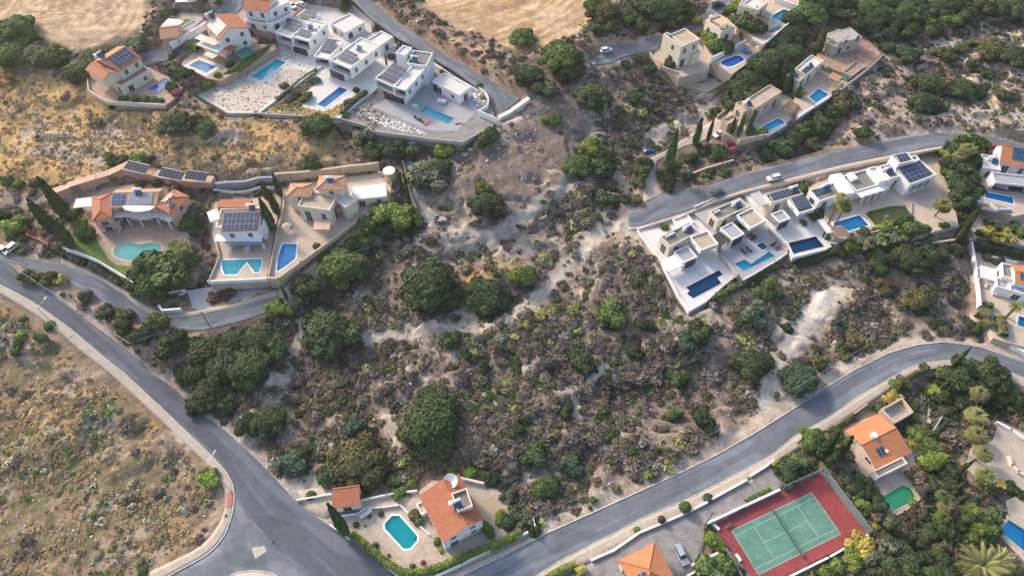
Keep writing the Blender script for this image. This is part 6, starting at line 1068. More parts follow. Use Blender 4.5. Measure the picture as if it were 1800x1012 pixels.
# ------------------------------------------------------------------ walls round the plots
NW = [0]
def wall(v, pts, h, m, label, key=None, w=.3, off=0, name='boundary_wall', n=None):
    pp = q(v, pts); z = PADSPEC[key]['z']+off if key else None
    A = [at(*p, z+h) for p in pp] if key else [ground2(*p) for p in pp]; c = A[0]; mb = MB(); NW[0] += 1; w += .004*(NW[0] % 7); h += .003*(NW[0] % 5)
    for a, b in zip(A[:-1], A[1:]):
        k = 1 if key else max(1, int((b-a).length/4))
        for i in range(k):
            p0 = a.lerp(b, i/k); p1 = a.lerp(b, (i+1)/k); e = (p1-p0); e.z = 0; e.normalize(); nrm = Vector((-e.y, e.x, 0))*w/2; e *= w/2-.01
            zb = (z-.6) if key else None; z0a = zb if key else float(Zt(p0.x, p0.y))-1; z0b = zb if key else float(Zt(p1.x, p1.y))-1
            z1a = z+h if key else z0a+1+h; z1b = z+h if key else z0b+1+h
            q0 = [p0-e-nrm-c, p1+e-nrm-c, p1+e+nrm-c, p0-e+nrm-c]; zz = [(z0a, z1a), (z0b, z1b), (z0b, z1b), (z0a, z1a)]; j = len(mb.v)
            mb.v += [(p.x, p.y, q_[0]-c.z) for p, q_ in zip(q0, zz)]+[(p.x, p.y, q_[1]-c.z) for p, q_ in zip(q0, zz)]
            mb.f += [(j+3, j+2, j+1, j), (j+4, j+5, j+6, j+7), (j, j+1, j+5, j+4), (j+1, j+2, j+6, j+5), (j+2, j+3, j+7, j+6), (j+3, j, j+4, j+7)]
    o = mb.build(name, m, None, c); tag(o, label, 'wall', 'garden and boundary walls'); return o
GRW = mat('grey_block_wall', (.42, .38, .35), .9, .18, .8)
wall('Z2', [(118, 703), (340, 838), (560, 838)], .9, GRW, 'pale block wall along the lower edge of the long teal pool garden', 'modern_west')
wall('Z2', [(565, 836), (985, 524), (1330, 278)], 1.0, WHITE, 'straight wall between the long teal and sky blue pool gardens', 'modern_west')
wall('Z2', [(566, 838), (1170, 876)], .8, GRW, 'pale block wall below the sky blue pool garden', 'modern_middle')
wall('P', [(598, 208), (645, 221), (655, 230), (768, 245), (814, 249), (866, 221)], .8, GRW, 'grey block wall under the dead end villa terrace', 'modern_east')
wall('Z2', [(1180, 860), (1300, 760)], .8, WHITE, 'white wall between the sky blue pool garden and the dead end villa', 'modern_east')
wall('Z3', [(1095, 885), (1290, 755)], 1.3, WHITEROOF, 'thick white wall closing the dead end road', None, 1.6)
wall('Z3', [(925, 815), (1085, 885)], 2.2, WHITE, 'white wall from the teal pool terrace to the dead end', 'modern_east')
wall('Z3', [(940, 650), (985, 680), (1008, 730), (1000, 780), (940, 815)], 1.5, WHITE, 'curved white wall round the small gravel garden by the dead end', 'modern_east')
wall('Z3', [(0, 40), (160, 180), (320, 300), (540, 420), (740, 560), (930, 670)], 1.0, WHITE, 'long white wall along the dead end road', 'modern_east')
wall('Z1', [(1262, 318), (1400, 240), (1520, 165)], 2.0, WHITE, 'white wall between the lap pool and the lane', 'green_yard', .5)
wall('Z1', [(642, 560), (655, 665), (700, 700), (800, 750), (1215, 775)], 1.0, CREAM, 'curved cream garden wall below the leftmost cream villa', 'cream')
wall('M3', [(470, 65), (600, 105), (730, 160), (980, 315)], 1.0, WHITE, 'pinkish white wall along the lawn of the pink villa', 'pink')
wall('M1', [(445, 438), (700, 345), (960, 245)], 2.4, PINK, 'long pink retaining wall behind the pink villa, left part', None, 2.6)
wr = wall('M1', [(965, 262), (1130, 300), (1400, 345), (1560, 360)], 2.6, PINK, 'pink retaining wall carrying three rows of solar panels', None, 3.2)
for i, (x0, y0, x1, y1) in enumerate(((965, 252, 1125, 290), (1215, 305, 1385, 340), (1405, 325, 1560, 345))):
    a, b = [ground(*p) for p in q('M1', [(x0, y0), (x1, y1)])]; d = (b-a); L_ = d.xy.length; e = empty('solar_panel_array', (a.x, a.y, a.z+2.4), where('blue solar panel row on the pink wall', *q('M1', [(x0, y0)])[0]), 'solar panels', 'panels on the pink wall', rot=math.atan2(d.y, d.x))
    MB().quad((0, -2.0, .1), (L_, -2.0, d.z+.1), (L_, 1.6, d.z+.7), (0, 1.6, .7)).build('panel_frame', METAL, e)
    for k in range(6): u0, u1 = (k+.04)*L_/6, (k+.96)*L_/6; MB().quad((u0, -1.9, .17+d.z*k/6), (u1, -1.9, .17+d.z*(k+1)/6), (u1, 1.5, .73+d.z*(k+1)/6), (u0, 1.5, .73+d.z*k/6)).build('panel', mat('navy_cells', (.012, .025, .06), .6, .3, .9, spec=.1), e)
wall('M2', [(230, 300), (345, 290), (640, 255), (680, 250)], 2.4, mat('blue_grey_wall', (.30, .33, .38), .85, .12, .6), 'blue grey retaining wall behind the narrow white villa', None, .8)
wall('M2', [(200, 318), (345, 342), (640, 300)], .8, WHITE, 'low white wall in front of the blue grey retaining wall', None, .5)
wall('M2', [(670, 240), (880, 225), (1040, 205), (1415, 158)], 3.0, BEIGE, 'tall beige retaining wall behind the beige villa', None, .8)
wall('M2', [(1415, 200), (1520, 230), (1510, 300)], 1.6, BEIGE, 'short beige wall beside the round water tank', None)
wall('M2', [(590, 960), (665, 965), (835, 842), (1245, 548)], 1.1, BEIGE, 'long beige wall between the beige villa pool and its driveway', 'beige', .5)
wall('M2', [(705, 345), (712, 430), (655, 640), (600, 930)], 1.2, BEIGE, 'beige party wall between the white and beige villas', 'beige')
wall('M2', [(150, 985), (590, 965)], .7, WHITE, 'white parapet above the bluish lower yard', 'white_panel', .4); wall('M2', [(155, 980), (235, 800), (195, 645)], .9, GRW, 'left wall of the zigzag pool terrace', 'white_panel')
wall('N4', [(575, 205), (1465, 62), (1540, 210)], .15, WHITE, 'white capped wall behind the bluish lower yard', 'blue_yard', .4)
wall('N4', [(385, 245), (570, 215)], 1.5, WHITE, 'short white wall left of the bluish lower yard', None); wall('N4', [(275, 400), (315, 450), (510, 435)], 1.6, WHITE, 'white gate wall on the access lane', None, .6)
wall('B1', [(120, 350), (270, 325), (415, 298)], 1.0, WHITE, 'white wall left of the red tiled garage', None); wall('B1', [(655, 345), (900, 290), (1160, 255)], 1.0, WHITE, 'white wall right of the red tiled garage', 'satellite')
wall('B1', [(470, 480), (640, 460), (720, 410), (850, 405), (1015, 380), (1085, 450)], .8, WHITE, 'white wall above the octagonal pool deck', 'satellite'); wall('B1', [(1180, 560), (1270, 640)], .5, WHITE, 'low white planter wall beside the octagonal pool', 'satellite')
wall('B1', [(400, 555), (570, 680)], .9, WHITE, 'white wall piece beside the cypress at the junction', 'satellite'); wall('B1', [(880, 915), (1000, 1005), (1100, 1030)], .7, WHITE, 'white wall under the lime hedge on the junction side', 'satellite')
wall('B2', [(335, 1005), (560, 900), (850, 750), (1135, 622)], .9, WHITE, 'white wall under the lime hedge on the hill road side', 'satellite', .4); wall('B2', [(555, 145), (745, 190)], 1.2, CREAM, 'cream wall behind the satellite dish villa', 'satellite', .5)
wall('B3', [(0, 880), (180, 800), (400, 650), (620, 560), (800, 480), (960, 400)], .8, WHITE, 'long white wall between hill road and gravel drive', None, .5); wall('B3', [(1000, 372), (1290, 215)], .8, WHITE, 'white wall piece beside the gate opening on the hill road', None, .5)
wall('B3', [(1330, 175), (1450, 100), (1520, 50)], .8, WHITE, 'white wall piece above the gravel drive near the court', None, .5); wall('B4', [(15, 565), (620, 285)], 1.3, WHITE, 'white wall along the upper left side of the tennis court', 'court', .5)
wall('B3', [(840, 925), (1110, 800)], 1.3, WHITE, 'white wall between the silver car and the round green tree', None, .5); wall('B3', [(800, 1015), (890, 965)], 1.0, WHITE, 'short white wall at the bottom edge by the silver car', None, .4)
wall('B4', [(675, 1030), (1040, 850), (1360, 665)], .9, WHITE, 'white wall along the lower side of the tennis court', 'court', .4)
wall('B5', [(0, 660), (60, 610)], .6, BEIGE, 'short beige wall below the hill road, left end', None); wall('B5', [(290, 540), (490, 432), (690, 290)], .5, BEIGE, 'low kerb wall between the hill road and the two toned villa', None); wall('B6', [(230, 340), (420, 275), (640, 235)], .6, BEIGE, 'low wall inside the curve of the hill road', None)
wall('M4', [(88, 270), (260, 500), (395, 760), (470, 866)], .8, WHITE, 'white wall down the left side of the L shaped pool plot', 'infinity_west'); wall('M4', [(90, 262), (480, 128)], .7, WHITE, 'white wall between the upper road and the westernmost infinity villa', 'infinity_west')
wall('M4', [(640, 275), (700, 430), (830, 598)], 1.0, GRW, 'grey wall between the L shaped and island pools', 'infinity_middle'); wall('N1', [(790, 610), (970, 790), (985, 830)], 1.0, GRW, 'grey wall between the island pool and the easternmost infinity pool', 'infinity_middle')
wall('M4', [(475, 864), (600, 792)], .5, WHITE, 'white wall at the foot of the L shaped pool', 'infinity_west'); wall('M4', [(1195, 440), (1110, 500), (870, 640)], .3, WHITE, 'white wall at the foot of the island pool', 'infinity_middle'); wall('N1', [(1035, 900), (1385, 812)], .5, WHITE, 'white wall at the foot of the easternmost infinity pool', 'infinity_east', .4)
wall('N1', [(0, 400), (180, 320), (270, 290)], 1.2, WHITE, 'white wall with planter beside the parked dark car', None); wall('M5', [(1000, 170), (1250, 100)], 1.0, PINK, 'pinkish wall between the upper road and the large white villa', None)
wall('M5', [(660, 850), (960, 790), (1010, 770)], .8, BEIGE, 'beige terrace wall below the villa lawn', 'big_white'); wall('M5', [(1010, 905), (1200, 860), (1430, 810)], 1.0, BEIGE, 'beige retaining wall below the paved corner garden', None, .5)
wall('M5', [(1050, 965), (1200, 960), (1400, 930)], 1.0, BEIGE, 'lowest beige garden wall below the large white villa', None, .6); wall('M5', [(1030, 590), (1025, 680), (1060, 760)], .5, DECKP, 'low brick wall beside the villa lawn', 'big_white')
wall('M7', [(525, 60), (560, 250), (600, 610)], 1.6, WHITE, 'tall white wall on the left side of the canvas villa plot', None, .5); wall('M7', [(720, 150), (950, 205)], 1.0, WHITE, 'white wall under the dark hedge strip', 'canvas_roof'); wall('M7', [(740, 890), (900, 970), (1080, 1060)], 1.4, WHITE, 'thick white wall along the hill road at the right edge', None, 1.2)
wall('M7', [(530, 5), (700, 50), (1100, 130)], .8, GRW, 'long pale wall below the garden of yellow bushes', None, .5); wall('M6', [(560, 605), (700, 640), (780, 690), (900, 690)], .9, WHITE, 'wavy white wall below the arcade villa pool', 'arcade')
wall('N5', [(15, 520), (120, 650), (300, 715)], 1.1, BEIGE, 'angled beige wall left of the beige cube villa', 'cube', .4); wall('N5', [(295, 780), (600, 600), (610, 690)], 1.6, CREAM, 'cream wall between the cube villa and the drained pool', 'drained_pool', .4); wall('N5', [(300, 800), (570, 915), (810, 775)], .6, BEIGE, 'rough stone wall round the drained pool', 'drained_pool', .5)
wall('N5', [(635, 565), (960, 395)], 2.0, WHITE, 'white wall above the dark blue pool', 'parasol', .4); wall('N5', [(1035, 370), (1140, 430), (1425, 195)], .5, WHITE, 'white parapet round the tan pool deck', 'tan_deck', .4); wall('N5', [(1265, -20), (1500, 60)], 2.0, WHITE, 'white wall behind the turquoise pool at the top edge', 'tan_deck', .4)
wall('N6', [(1130, 520), (1330, 370), (1470, 240)], .8, CONC, 'raw concrete wall beside the pale dirt slope', 'unfinished', .4); wall('N6', [(730, 780), (870, 690), (1010, 605), (1140, 515)], .5, WHITE, 'white parapet below the netted pool', 'net_pool', .4); wall('N6', [(445, 950), (620, 850)], .4, WHITE, 'white edge below the cliff edge pool', 'stone_villa')
wall('N6', [(200, 985), (440, 940)], 1.2, BEIGE, 'beige wall at the foot of the cypress garden', 'stone_villa', .5); wall('N6', [(0, 800), (60, 750), (180, 690)], 1.2, BEIGE, 'beige wall above the concrete track by the honey stone villa', None); wall('N6', [(760, 290), (780, 220), (900, 130)], 1.2, DECKP, 'pinkish wall climbing beside the cypress under the unfinished house', None)
wall('B7', [(935, 95), (960, 160), (1010, 210), (1060, 235)], .9, CREAM, 'curved cream wall on the beige driveway', 'palm_drive', .5); wall('B6', [(1095, 795), (1230, 870), (1349, 950)], 1.0, WHITE, 'white wall on the upper side of the beige driveway', 'palm_drive', .5)
wall('R2', [(1215, 705), (1330, 670), (1500, 610), (1700, 550)], 1.0, BEIGE, 'terrace wall between the concrete track and the upper road', None, .6); wall('R1', [(475, 290), (540, 560), (580, 650)], .9, BEIGE, 'old stone wall beside the two thin cypresses', None, .5); 
wall('B6', [(400, 500), (405, 800)], .5, STONE, 'rubble stone wall right of the roofless room', None, .8); wall('B6', [(440, 890), (520, 760)], 1.0, CONC, 'slanting concrete wall near the roofless room', None, .3)
# ------------------------------------------------------------------ tennis court
zc = PADSPEC['court']['z']; a, u, v_, L_, W_c = rect3(*q('B4', [(445, 1000), (1138, 657), (885, 312)]), zc)
ce = empty('tennis_court', (a.x, a.y, zc), 'green tennis court surface with white lines on a red surround', 'tennis court', rot=math.atan2(u.y, u.x))
MB().box(0, 0, -.1, L_, W_c, .012).build('playing_surface', mat('court_green', (.11, .235, .185), .85, .16, .35, fine=2, famt=.12), ce)
LN = mat('court_lines', (.40, .50, .46), .8, .08, 2); k = W_c/10.97; lw = .12
for i, (x0, y0, x1, y1) in enumerate([(0, 0, L_, lw), (0, W_c-lw, L_, W_c), (0, lw, lw, W_c-lw), (L_-lw, lw, L_, W_c-lw), (lw, 1.37*k, L_-lw, 1.37*k+lw*.8), (lw, W_c-1.37*k-lw*.8, L_-lw, W_c-1.37*k), (L_*.231, 1.37*k+lw, L_*.231+lw*.8, W_c-1.37*k-lw), (L_*.769, 1.37*k+lw, L_*.769+lw*.8, W_c-1.37*k-lw), (L_*.231+lw, W_c/2-.05, L_*.769, W_c/2+.05)]):
    MB().box(x0, y0, -.05, x1, y1, .018).build('line', LN, ce)
ne = empty('tennis_net', (a.x, a.y, zc), 'dark tennis net across the middle of the green court', 'tennis net', rot=math.atan2(u.y, u.x))
MB().box(L_/2-.03, -.9, .08, L_/2+.03, W_c+.9, .98).build('net', mat('net_cord', (.05, .11, .095), .9, .2, 2), ne); MB().box(L_/2-.05, -.9, .97, L_/2+.05, W_c+.9, 1.04).build('net_band', mat('net_band_cloth', (.16, .24, .22), .8, .05, 1), ne)
for y in (-.95, W_c+.95): MB().tube((L_/2, y, 0), (L_/2, y, 1.12), .07).build('post', DARKMETAL, ne)
# wire fence on the right
FM = mat('green_wire', (.20, .30, .27), .6, .1, 1)
def mesh_mat():
    m = bpy.data.materials.new('chain_link'); m.use_nodes = True; nt = m.node_tree; b = nt.nodes['Principled BSDF']; b.inputs['Base Color'].default_value = (.30, .38, .36, 1); b.inputs['Roughness'].default_value = .6
    g = nn(nt, 'ShaderNodeNewGeometry'); n = nn(nt, 'ShaderNodeTexNoise'); n.inputs['Scale'].default_value = 25; nt.links.new(g.outputs['Position'], n.inputs['Vector'])
    mr = nn(nt, 'ShaderNodeMapRange'); mr.inputs['From Min'].default_value = .4; mr.inputs['From Max'].default_value = .6; mr.inputs['To Min'].default_value = .12; mr.inputs['To Max'].default_value = .5; nt.links.new(n.outputs[0], mr.inputs['Value']); nt.links.new(mr.outputs[0], b.inputs['Alpha']); return m
CHAIN = mesh_mat()
def fence(v, p0, p1, h, n, key, label):
    z = PADSPEC[key]['z']; A, B = [at(*p, z) for p in q(v, [p0, p1])]; d = B-A; L_ = d.length; e = empty('wire_fence', A, label, 'fence', rot=math.atan2(d.y, d.x))
    MB().box(0, -.015, 0, L_, .015, h).build('mesh_panel', CHAIN, e); MB().tube((0, 0, h), (L_, 0, h), .06).build('top_rail', FM, e)
    for i in range(n+1): MB().tube((L_*i/n, 0, -.2), (L_*i/n, 0, h+.05), .06).build('post', FM, e)
fence('B4', (965, 148), (1355, 658), 3.2, 8, 'court', 'tall pale green wire fence at the right end of the tennis court'); fence('B4', (640, 290), (960, 145), 3.2, 6, 'court', 'tall wire fence on the upper side of the court near the dark trees'); fence('B4', (155, 800), (300, 1060), 2.6, 4, 'court', 'wire fence at the lower left corner of the tennis court')
def bench(v, x, y, rot, label, m=WOOD, white=False):
    p = surf(*q(v, [(x, y)])[0]); e = empty('bench', p, label, 'bench', 'seats beside the court', rot=rot); mm = WHITE if white else m
    MB().box(-.9, -.25, .42, .9, .25, .5).build('seat', mm, e); MB().box(-.9, .25, .5, .9, .31, .95).build('backrest', mm, e)
    for sx in (-.75, .75): MB().box(sx-.05, -.22, 0, sx+.05, .25, .42).build('leg', mm, e)
bench('B4', 190, 595, .4, 'brown bench at the left corner of the red court surround', DECKP); bench('B4', 305, 470, .4, 'dark bench against the white court wall'); bench('B4', 270, 860, -1.1, 'white bench on the lower left of the court surround', white=True); bench('B4', 85, 605, -.8, 'white chair shaped bench in the left court corner', white=True)
# ------------------------------------------------------------------ cars
def car_proto(name, rgb, label, suv=True):
    m = mat('car_paint_%d_%d_%d' % tuple(int(c*100) for c in rgb), rgb, .3, .04, 1, metal=.2, spec=.6); e = empty(name, (0, 0, 0), label, 'car', 'parked cars')
    lo = [(-2.2, .35), (-2.25, .85), (-2.1, 1.0), (.95, 1.02), (2.05, .82), (2.2, .6), (2.15, .35)]; mb = MB(); n = len(lo); sec = []
    for y, s_ in ((-.9, .93), (-.8, 1), (.8, 1), (.9, .93)): sec.append([(x*(1 if abs(y) < .85 else .97), y, .35+(zz-.35)*s_) for x, zz in lo])
    for k in range(3):
        for i in range(n-1): mb.quad(sec[k][i], sec[k+1][i], sec[k+1][i+1], sec[k][i+1])
    mb.quad(*sec[0]); mb.quad(*sec[3][::-1]); mb.quad(*[s_[0] for s_ in sec], *[s_[-1] for s_ in sec[::-1]])
    body = mb.build('body', m, e); r0, r1 = (-1.95, .35) if suv else (-1.35, .25); b0, b1 = (-2.12, 1.05) if suv else (-1.85, 1.05); t = 1.62 if suv else 1.45
    g = MB(); B_ = [(b0, -.8, 1.0), (b1, -.8, 1.0), (b1, .8, 1.0), (b0, .8, 1.0)]; Tt = [(r0, -.64, t), (r1, -.64, t), (r1, .64, t), (r0, .64, t)]
    for i in range(4): g.quad(B_[i], B_[(i+1) % 4], Tt[(i+1) % 4], Tt[i])
    g.build('windows', mat('car_glass', (.03, .05, .07), .08, .05, 1, spec=.8), e); MB().box(r0-.02, -.66, t, r1+.02, .66, t+.05).build('roof', m, e)
    p = MB()
    for i in range(4): p.tube(B_[i], Tt[i], .05, n=6) if i == 0 else None
    p.build('pillar', m, e)
    for x in (-1.35, 1.4):
        for y in (-.86, .86): w_ = MB().tube((x, y-.1, .34), (x, y+.1, .34), .34, n=16).build('wheel', mat('tyre', (.02, .02, .02), .9, .1, 1), e); MB().tube((x, y-.115, .34), (x, y+.115, .34), .19, n=12).build('rim', METAL, w_)
    for y in (-.62, .62): MB().box(2.0, y-.17, .62, 2.19, y+.17, .76).build('headlight', METAL, e); MB().box(-2.26, y-.14, .72, -2.2, y+.14, .92).build('tail_light', mat('tail_red', (.3, .02, .02), .4, .05, 1), e)
    return e
def copy_tree(o, parent=None):
    c = o.copy(); COL.objects.link(c); c.parent = parent
    for ch in list(o.children): copy_tree(ch, c)
    return c
protos = {}
def car(v, x, y, tx, ty, rgb, label, suv=True, sc=1.0):
    p = surf(*q(v, [(x, y)])[0]); p2 = surf(*q(v, [(tx, ty)])[0]); d = p2-p; key = (rgb, suv); p.z += .1
    if key not in protos: protos[key] = o = car_proto('parked_car', rgb, label, suv)
    else: o = copy_tree(protos[key]); o['label'] = label
    o.location = p; pitch = -math.atan2(d.z, d.xy.length); o.rotation_euler = (0, pitch*.8, math.atan2(d.y, d.x)); o.scale = (sc,)*3
WH, BK, GR, SI, BL = (.75, .76, .78), (.015, .017, .02), (.10, .10, .11), (.42, .47, .52), (.02, .10, .35)
car('Z4', 360, 385, 420, 372, WH, 'white hatchback parked alone at the end of the cul de sac'); car('Z4', 1185, 50, 1240, 35, BK, 'black car in shade on the road at the top edge', sc=1.15)
car('N6', 20, 950, -40, 985, WH, 'white car parked beside magenta flowers on the concrete track'); car('R2', 1055, 475, 1095, 470, BL, 'small blue car in the bend of the concrete track', False, .8)
car('N1', 240, 240, 300, 215, GR, 'dark grey car parked on the upper road'); car('N1', 825, 92, 760, 108, WH, 'white car driving on the upper road above the easternmost infinity villa')
car('M5', 1330, 92, 1345, 60, BK, 'black car in the entrance of the large white villa, among bushes'); car('B3', 745, 840, 780, 910, SI, 'silver estate car on the gravel by the orange hip roofed house', sc=1.1)
car('M1', 85, 842, 60, 862, WH, 'white car at the left edge where the lane begins'); car('M1', 25, 842, -20, 822, GR, 'grey car cut by the left edge', False); car('N7', 690, 212, 640, 235, WH, 'white car on the lane behind the awning villa', False)
car('Z2', 820, 55, 850, 80, WH, 'white car behind the top orange roofed villa', False); car('Z2', 885, 45, 850, 30, SI, 'silver car behind the top orange roofed villa', False)
# ------------------------------------------------------------------ lamps, poles and wires
def lamp(bx, by, tx, ty, hx, hy, label):
    b = ground2(bx, by); h = height_to(b, tx, ty); hd = at(hx, hy, b.z+h); d = (hd-Vector((b.x, b.y, b.z+h))); d.z = .25; d = d*min(1, 2.6/max(d.length, .1)); e = empty('street_lamp', b, label, 'street lamp', 'street lamps')
    MB().tube((0, 0, -.3), (0, 0, h), .13, .07, 10).build('pole', METAL, e); MB().tube((0, 0, h-.05), tuple(Vector((0, 0, h))+d), .06, n=8).build('arm', METAL, e); q_ = Vector((0, 0, h))+d; MB().tube(tuple(q_), tuple(q_+d.normalized()*1.0), .17, .2, 10).build('lamp_head', METAL, e)
lamp(109, 586, 68, 537, 79, 527, 'tall street lamp on the pavement near the left edge'); lamp(405, 862, 367, 813, 378, 795, 'street lamp on the pavement above the junction curve')
def pole(bx, by, tx, ty, label, lampy=None, m=WOOD):
    b = ground2(bx, by); h = height_to(b, tx, ty); e = empty('utility_pole', b, label, 'utility pole', 'wooden utility poles'); MB().tube((0, 0, -.4), (0, 0, h), .17, .11, 10).build('pole', m, e); MB().box(-.9, -.06, h-.5, .9, .06, h-.38).build('crossarm', m, e)
    if lampy: d = at(*lampy, b.z+h)-Vector((b.x, b.y, b.z+h)); MB().tube((0, 0, h-.3), (d.x, d.y, h), .05).build('arm', METAL, e); MB().tube((d.x, d.y, h), (d.x+.5*d.normalized().x, d.y+.5*d.normalized().y, h), .2, .16).build('lamp_head', WHITE, e)
    return Vector((b.x, b.y, b.z+h))
p1 = pole(253, 633, 229, 602, 'leaning wooden pole on the verge beside the main road'); p2 = pole(369, 573, 352, 548, 'wooden pole at the outer edge of the access lane'); p3 = pole(54.5, 415, 33, 383, 'wooden pole by the red gate near the cypresses')
p4 = pole(935, 935, 937, 907, 'wooden pole with a lamp arm below the orange tiled villa', (940, 920)); p5 = pole(1170, 826, 1184, 796, 'wooden pole on the sandy shoulder of the hill road'); p6 = pole(1505, 632, 1526, 606, 'wooden pole on the shoulder where the hill road curves')
p7 = pole(1641, 225, 1655, 197, 'wooden pole above the upper road'); p8 = pole(1264, 305, 1269, 270, 'pole among bushes above the upper road'); p9 = pole(1239, 922, 1252, 898, 'dark pole in the gravel beside the court'); p10 = pole(1548, 396, 1557, 377, 'pale lamp post beside the villa lawn', m=METAL); p11 = pole(313, 128, 292, 76, 'thin pole on the lane beside the glinting pool', m=DARKMETAL)
def wire(a, b, sag, label, r=.04):
    n = 16; mb = MB(); pts = [a.lerp(b, i/n)-Vector((0, 0, sag*4*(i/n)*(1-i/n))) for i in range(n+1)]
    for i in range(n): mb.tube(pts[i]-a, pts[i+1]-a, r, n=5)
    tag(mb.build('power_line', mat('cable', (.30, .29, .28), .7, .05, 1), None, a), label, 'cable', 'overhead cables')
wire(p1, at(-40, 425, 8), 1.2, 'overhead cable running from the verge pole to the left edge', .07); wire(p4, p5, 1.5, 'overhead cable above the sandy shoulder, lower span'); wire(p5, p6, 2.5, 'overhead cable above the hillside edge, upper span', .04); wire(p6, at(1556, 712, 3), 1., 'cable crossing the curve of the hill road to the roofless room'); wire(p2, p1, 1., 'cable joining the lane pole and the verge pole')
# ------------------------------------------------------------------ round tank, dish, boulders, patches
b = ground(686, 312); tk = empty('water_tank', (b.x, b.y, b.z), 'round white topped water tank above the garage', 'water tank'); R_ = 10/scale_at(b); MB().tube((0, 0, -.5), (0, 0, 3.0), R_, n=28).build('body', BEIGE, tk); MB().tube((0, 0, 3.0), (0, 0, 3.12), R_+.12, n=28).build('lid', WHITE, tk)
hb = dish_host; bb = Blk(); p = at(793, 844, hb.z+8.2); dr = empty('satellite_dish', p, 'large white satellite dish on the orange tiled roof', 'satellite dish'); n = 20; R_ = 1.75; V = []; Fc = []
for k in range(5):
    for i in range(n): rr = R_*(k+.02)/4; V.append((rr*math.cos(6.283*i/n), rr*math.sin(6.283*i/n), .22*rr*rr))
Fc = [(k*n+i, k*n+(i+1) % n, (k+1)*n+(i+1) % n, (k+1)*n+i) for k in range(4) for i in range(n)]
mb = MB(); mb.v = V; mb.f = Fc; dd = mb.build('reflector', WHITE, dr); dd.rotation_euler = (.45, -.2, 0); MB().tube((0, 0, .1), (0, 0, -2.4), .1).build('mast', METAL, dr); MB().tube((0, 0, .3), (.3, -.7, 1.5), .04).build('feed_arm', METAL, dr)
RKS = []
for sd_ in range(4):
    rs = np.random.RandomState(200+sd_); sv, sf = CS4; v = sv*(1+.22*rs.normal(size=(len(sv), 1)))*[1, .8, .6]; RKS.append(np_mesh('boulder', v, sf, ROCKM, np.ones((len(v), 3)), 'soil'))
bl = """R1 960 235 24|R1 1000 190 18|R1 905 325 10|R1 895 345 9|R1 905 382 11|R1 965 360 9|R1 1055 370 9|R1 1128 280 13|R1 1222 265 9|R1 1302 315 9|R1 1255 150 16|R1 1215 185 14|R1 1285 90 9|R1 1350 75 9|R1 1425 140 10|R1 1465 118 8|R1 1395 100 9|R1 1440 60 8|R1 1500 40 8|R1 785 740 32|R1 880 830 15|R1 815 840 12|R1 985 680 11|R1 610 885 14|R1 680 975 11|R1 1015 860 9|R1 950 800 9|R1 865 715 9|R1 550 150 26|R1 420 905 9|R1 530 960 10|Z4 665 100 20|Z4 720 135 16|Z4 400 160 14|Z4 430 195 12|Z4 520 190 14|Z4 470 200 11|Z4 150 275 18|Z4 160 445 9|Z4 180 520 13|Z4 205 475 9|Z4 228 572 13|Z4 270 475 15|Z3 470 90 12|Z3 485 165 14|Z3 740 300 14|Z3 690 385 9|Z3 420 45 10|Z3 660 350 12|R2 1220 745 8|R2 1450 520 12|B8 640 350 9|B7 120 690 8|N6 1285 735 6"""
for r in bl.split('|'):
    v, x, y, s_ = r.split(); px, py = q(v, [(float(x), float(y))])[0]; p = surf(px, py); f = VW[v][2]; R_ = float(s_)/f/scale_at(p)
    o = inst('boulder', RT.choice(RKS), None, None, (p.x, p.y, p.z+R_*.2), (R_*1.1, R_, R_), RT.random()*6); tag(o, where('pale boulder' if R_ < 1.8 else 'big pale boulder', px, py), 'boulder', 'limestone boulders')
def patch(name, v, pts, m, dz=.02, base=.09):
    P_ = [surf(*p) for p in q(v, pts)]; c = P_[0]; mb = MB(); mb.quad(*[(p.x-c.x, p.y-c.y, p.z-c.z) for p in P_]); o = mb.build(name, m, None, (c.x, c.y, c.z+base+dz)); tag(o, kind='structure')
PW = mat('pale_patch', (.42, .40, .36), .9, .1, 1); patch('repair_patch', 'B8', [(880, 800), (920, 783), (935, 790), (980, 778), (1000, 820), (910, 880)], PW, .012, .08)
for v, x, y in (('B8', 1050, 752), ('B8', 690, 553), ('N1', 870, 147), ('R1', 0, 0)):
    if x:
        p = surf(*q(v, [(x, y)])[0]); tag(MB().tube((0, 0, 0), (0, 0, .03), .4, n=16).build('manhole_cover', DARKMETAL, None, (p.x, p.y, p.z+(.09 if x != 690 else .23))), where('round dark manhole cover', *q(v, [(x, y)])[0]), 'manhole cover')
for x, y in ((125, 590), (207, 658.5)):
    p = surf(x, y); tag(MB().box(-.5, -.5, 0, .5, .5, .03).build('drain_cover', GRW, None, (p.x, p.y, p.z+.22)), where('square drain cover in the pavement', x, y), 'drain cover')
# ------------------------------------------------------------------ terrace furniture
def lounger_proto(m, label):
    e = empty('sun_lounger', (0, 0, 0), label, 'sun lounger', 'sun loungers'); MB().box(-1, -.35, .2, .35, .35, .32).build('seat', m, e); MB().quad((.35, -.35, .32), (1.0, -.35, .75), (1.0, .35, .75), (.35, .35, .32)).quad((.35, .35, .26), (1.0, .35, .69), (1.0, -.35, .69), (.35, -.35, .26)).build('backrest', m, e)
    for x in (-.9, .25): MB().box(x-.04, -.33, 0, x+.04, .33, .2).build('leg', METAL, e)
    return e
lp = {}
def lounger(v, x, y, rot, key, m, label, sc=1.15):
    p = at(*q(v, [(x, y)])[0], PADSPEC[key]['z']+.03)
    if m.name not in lp: lp[m.name] = o = lounger_proto(m, label)
    else: o = copy_tree(lp[m.name]); o['label'] = label
    o.location = p; o.rotation_euler = (0, 0, rot); o.scale = (sc,)*3
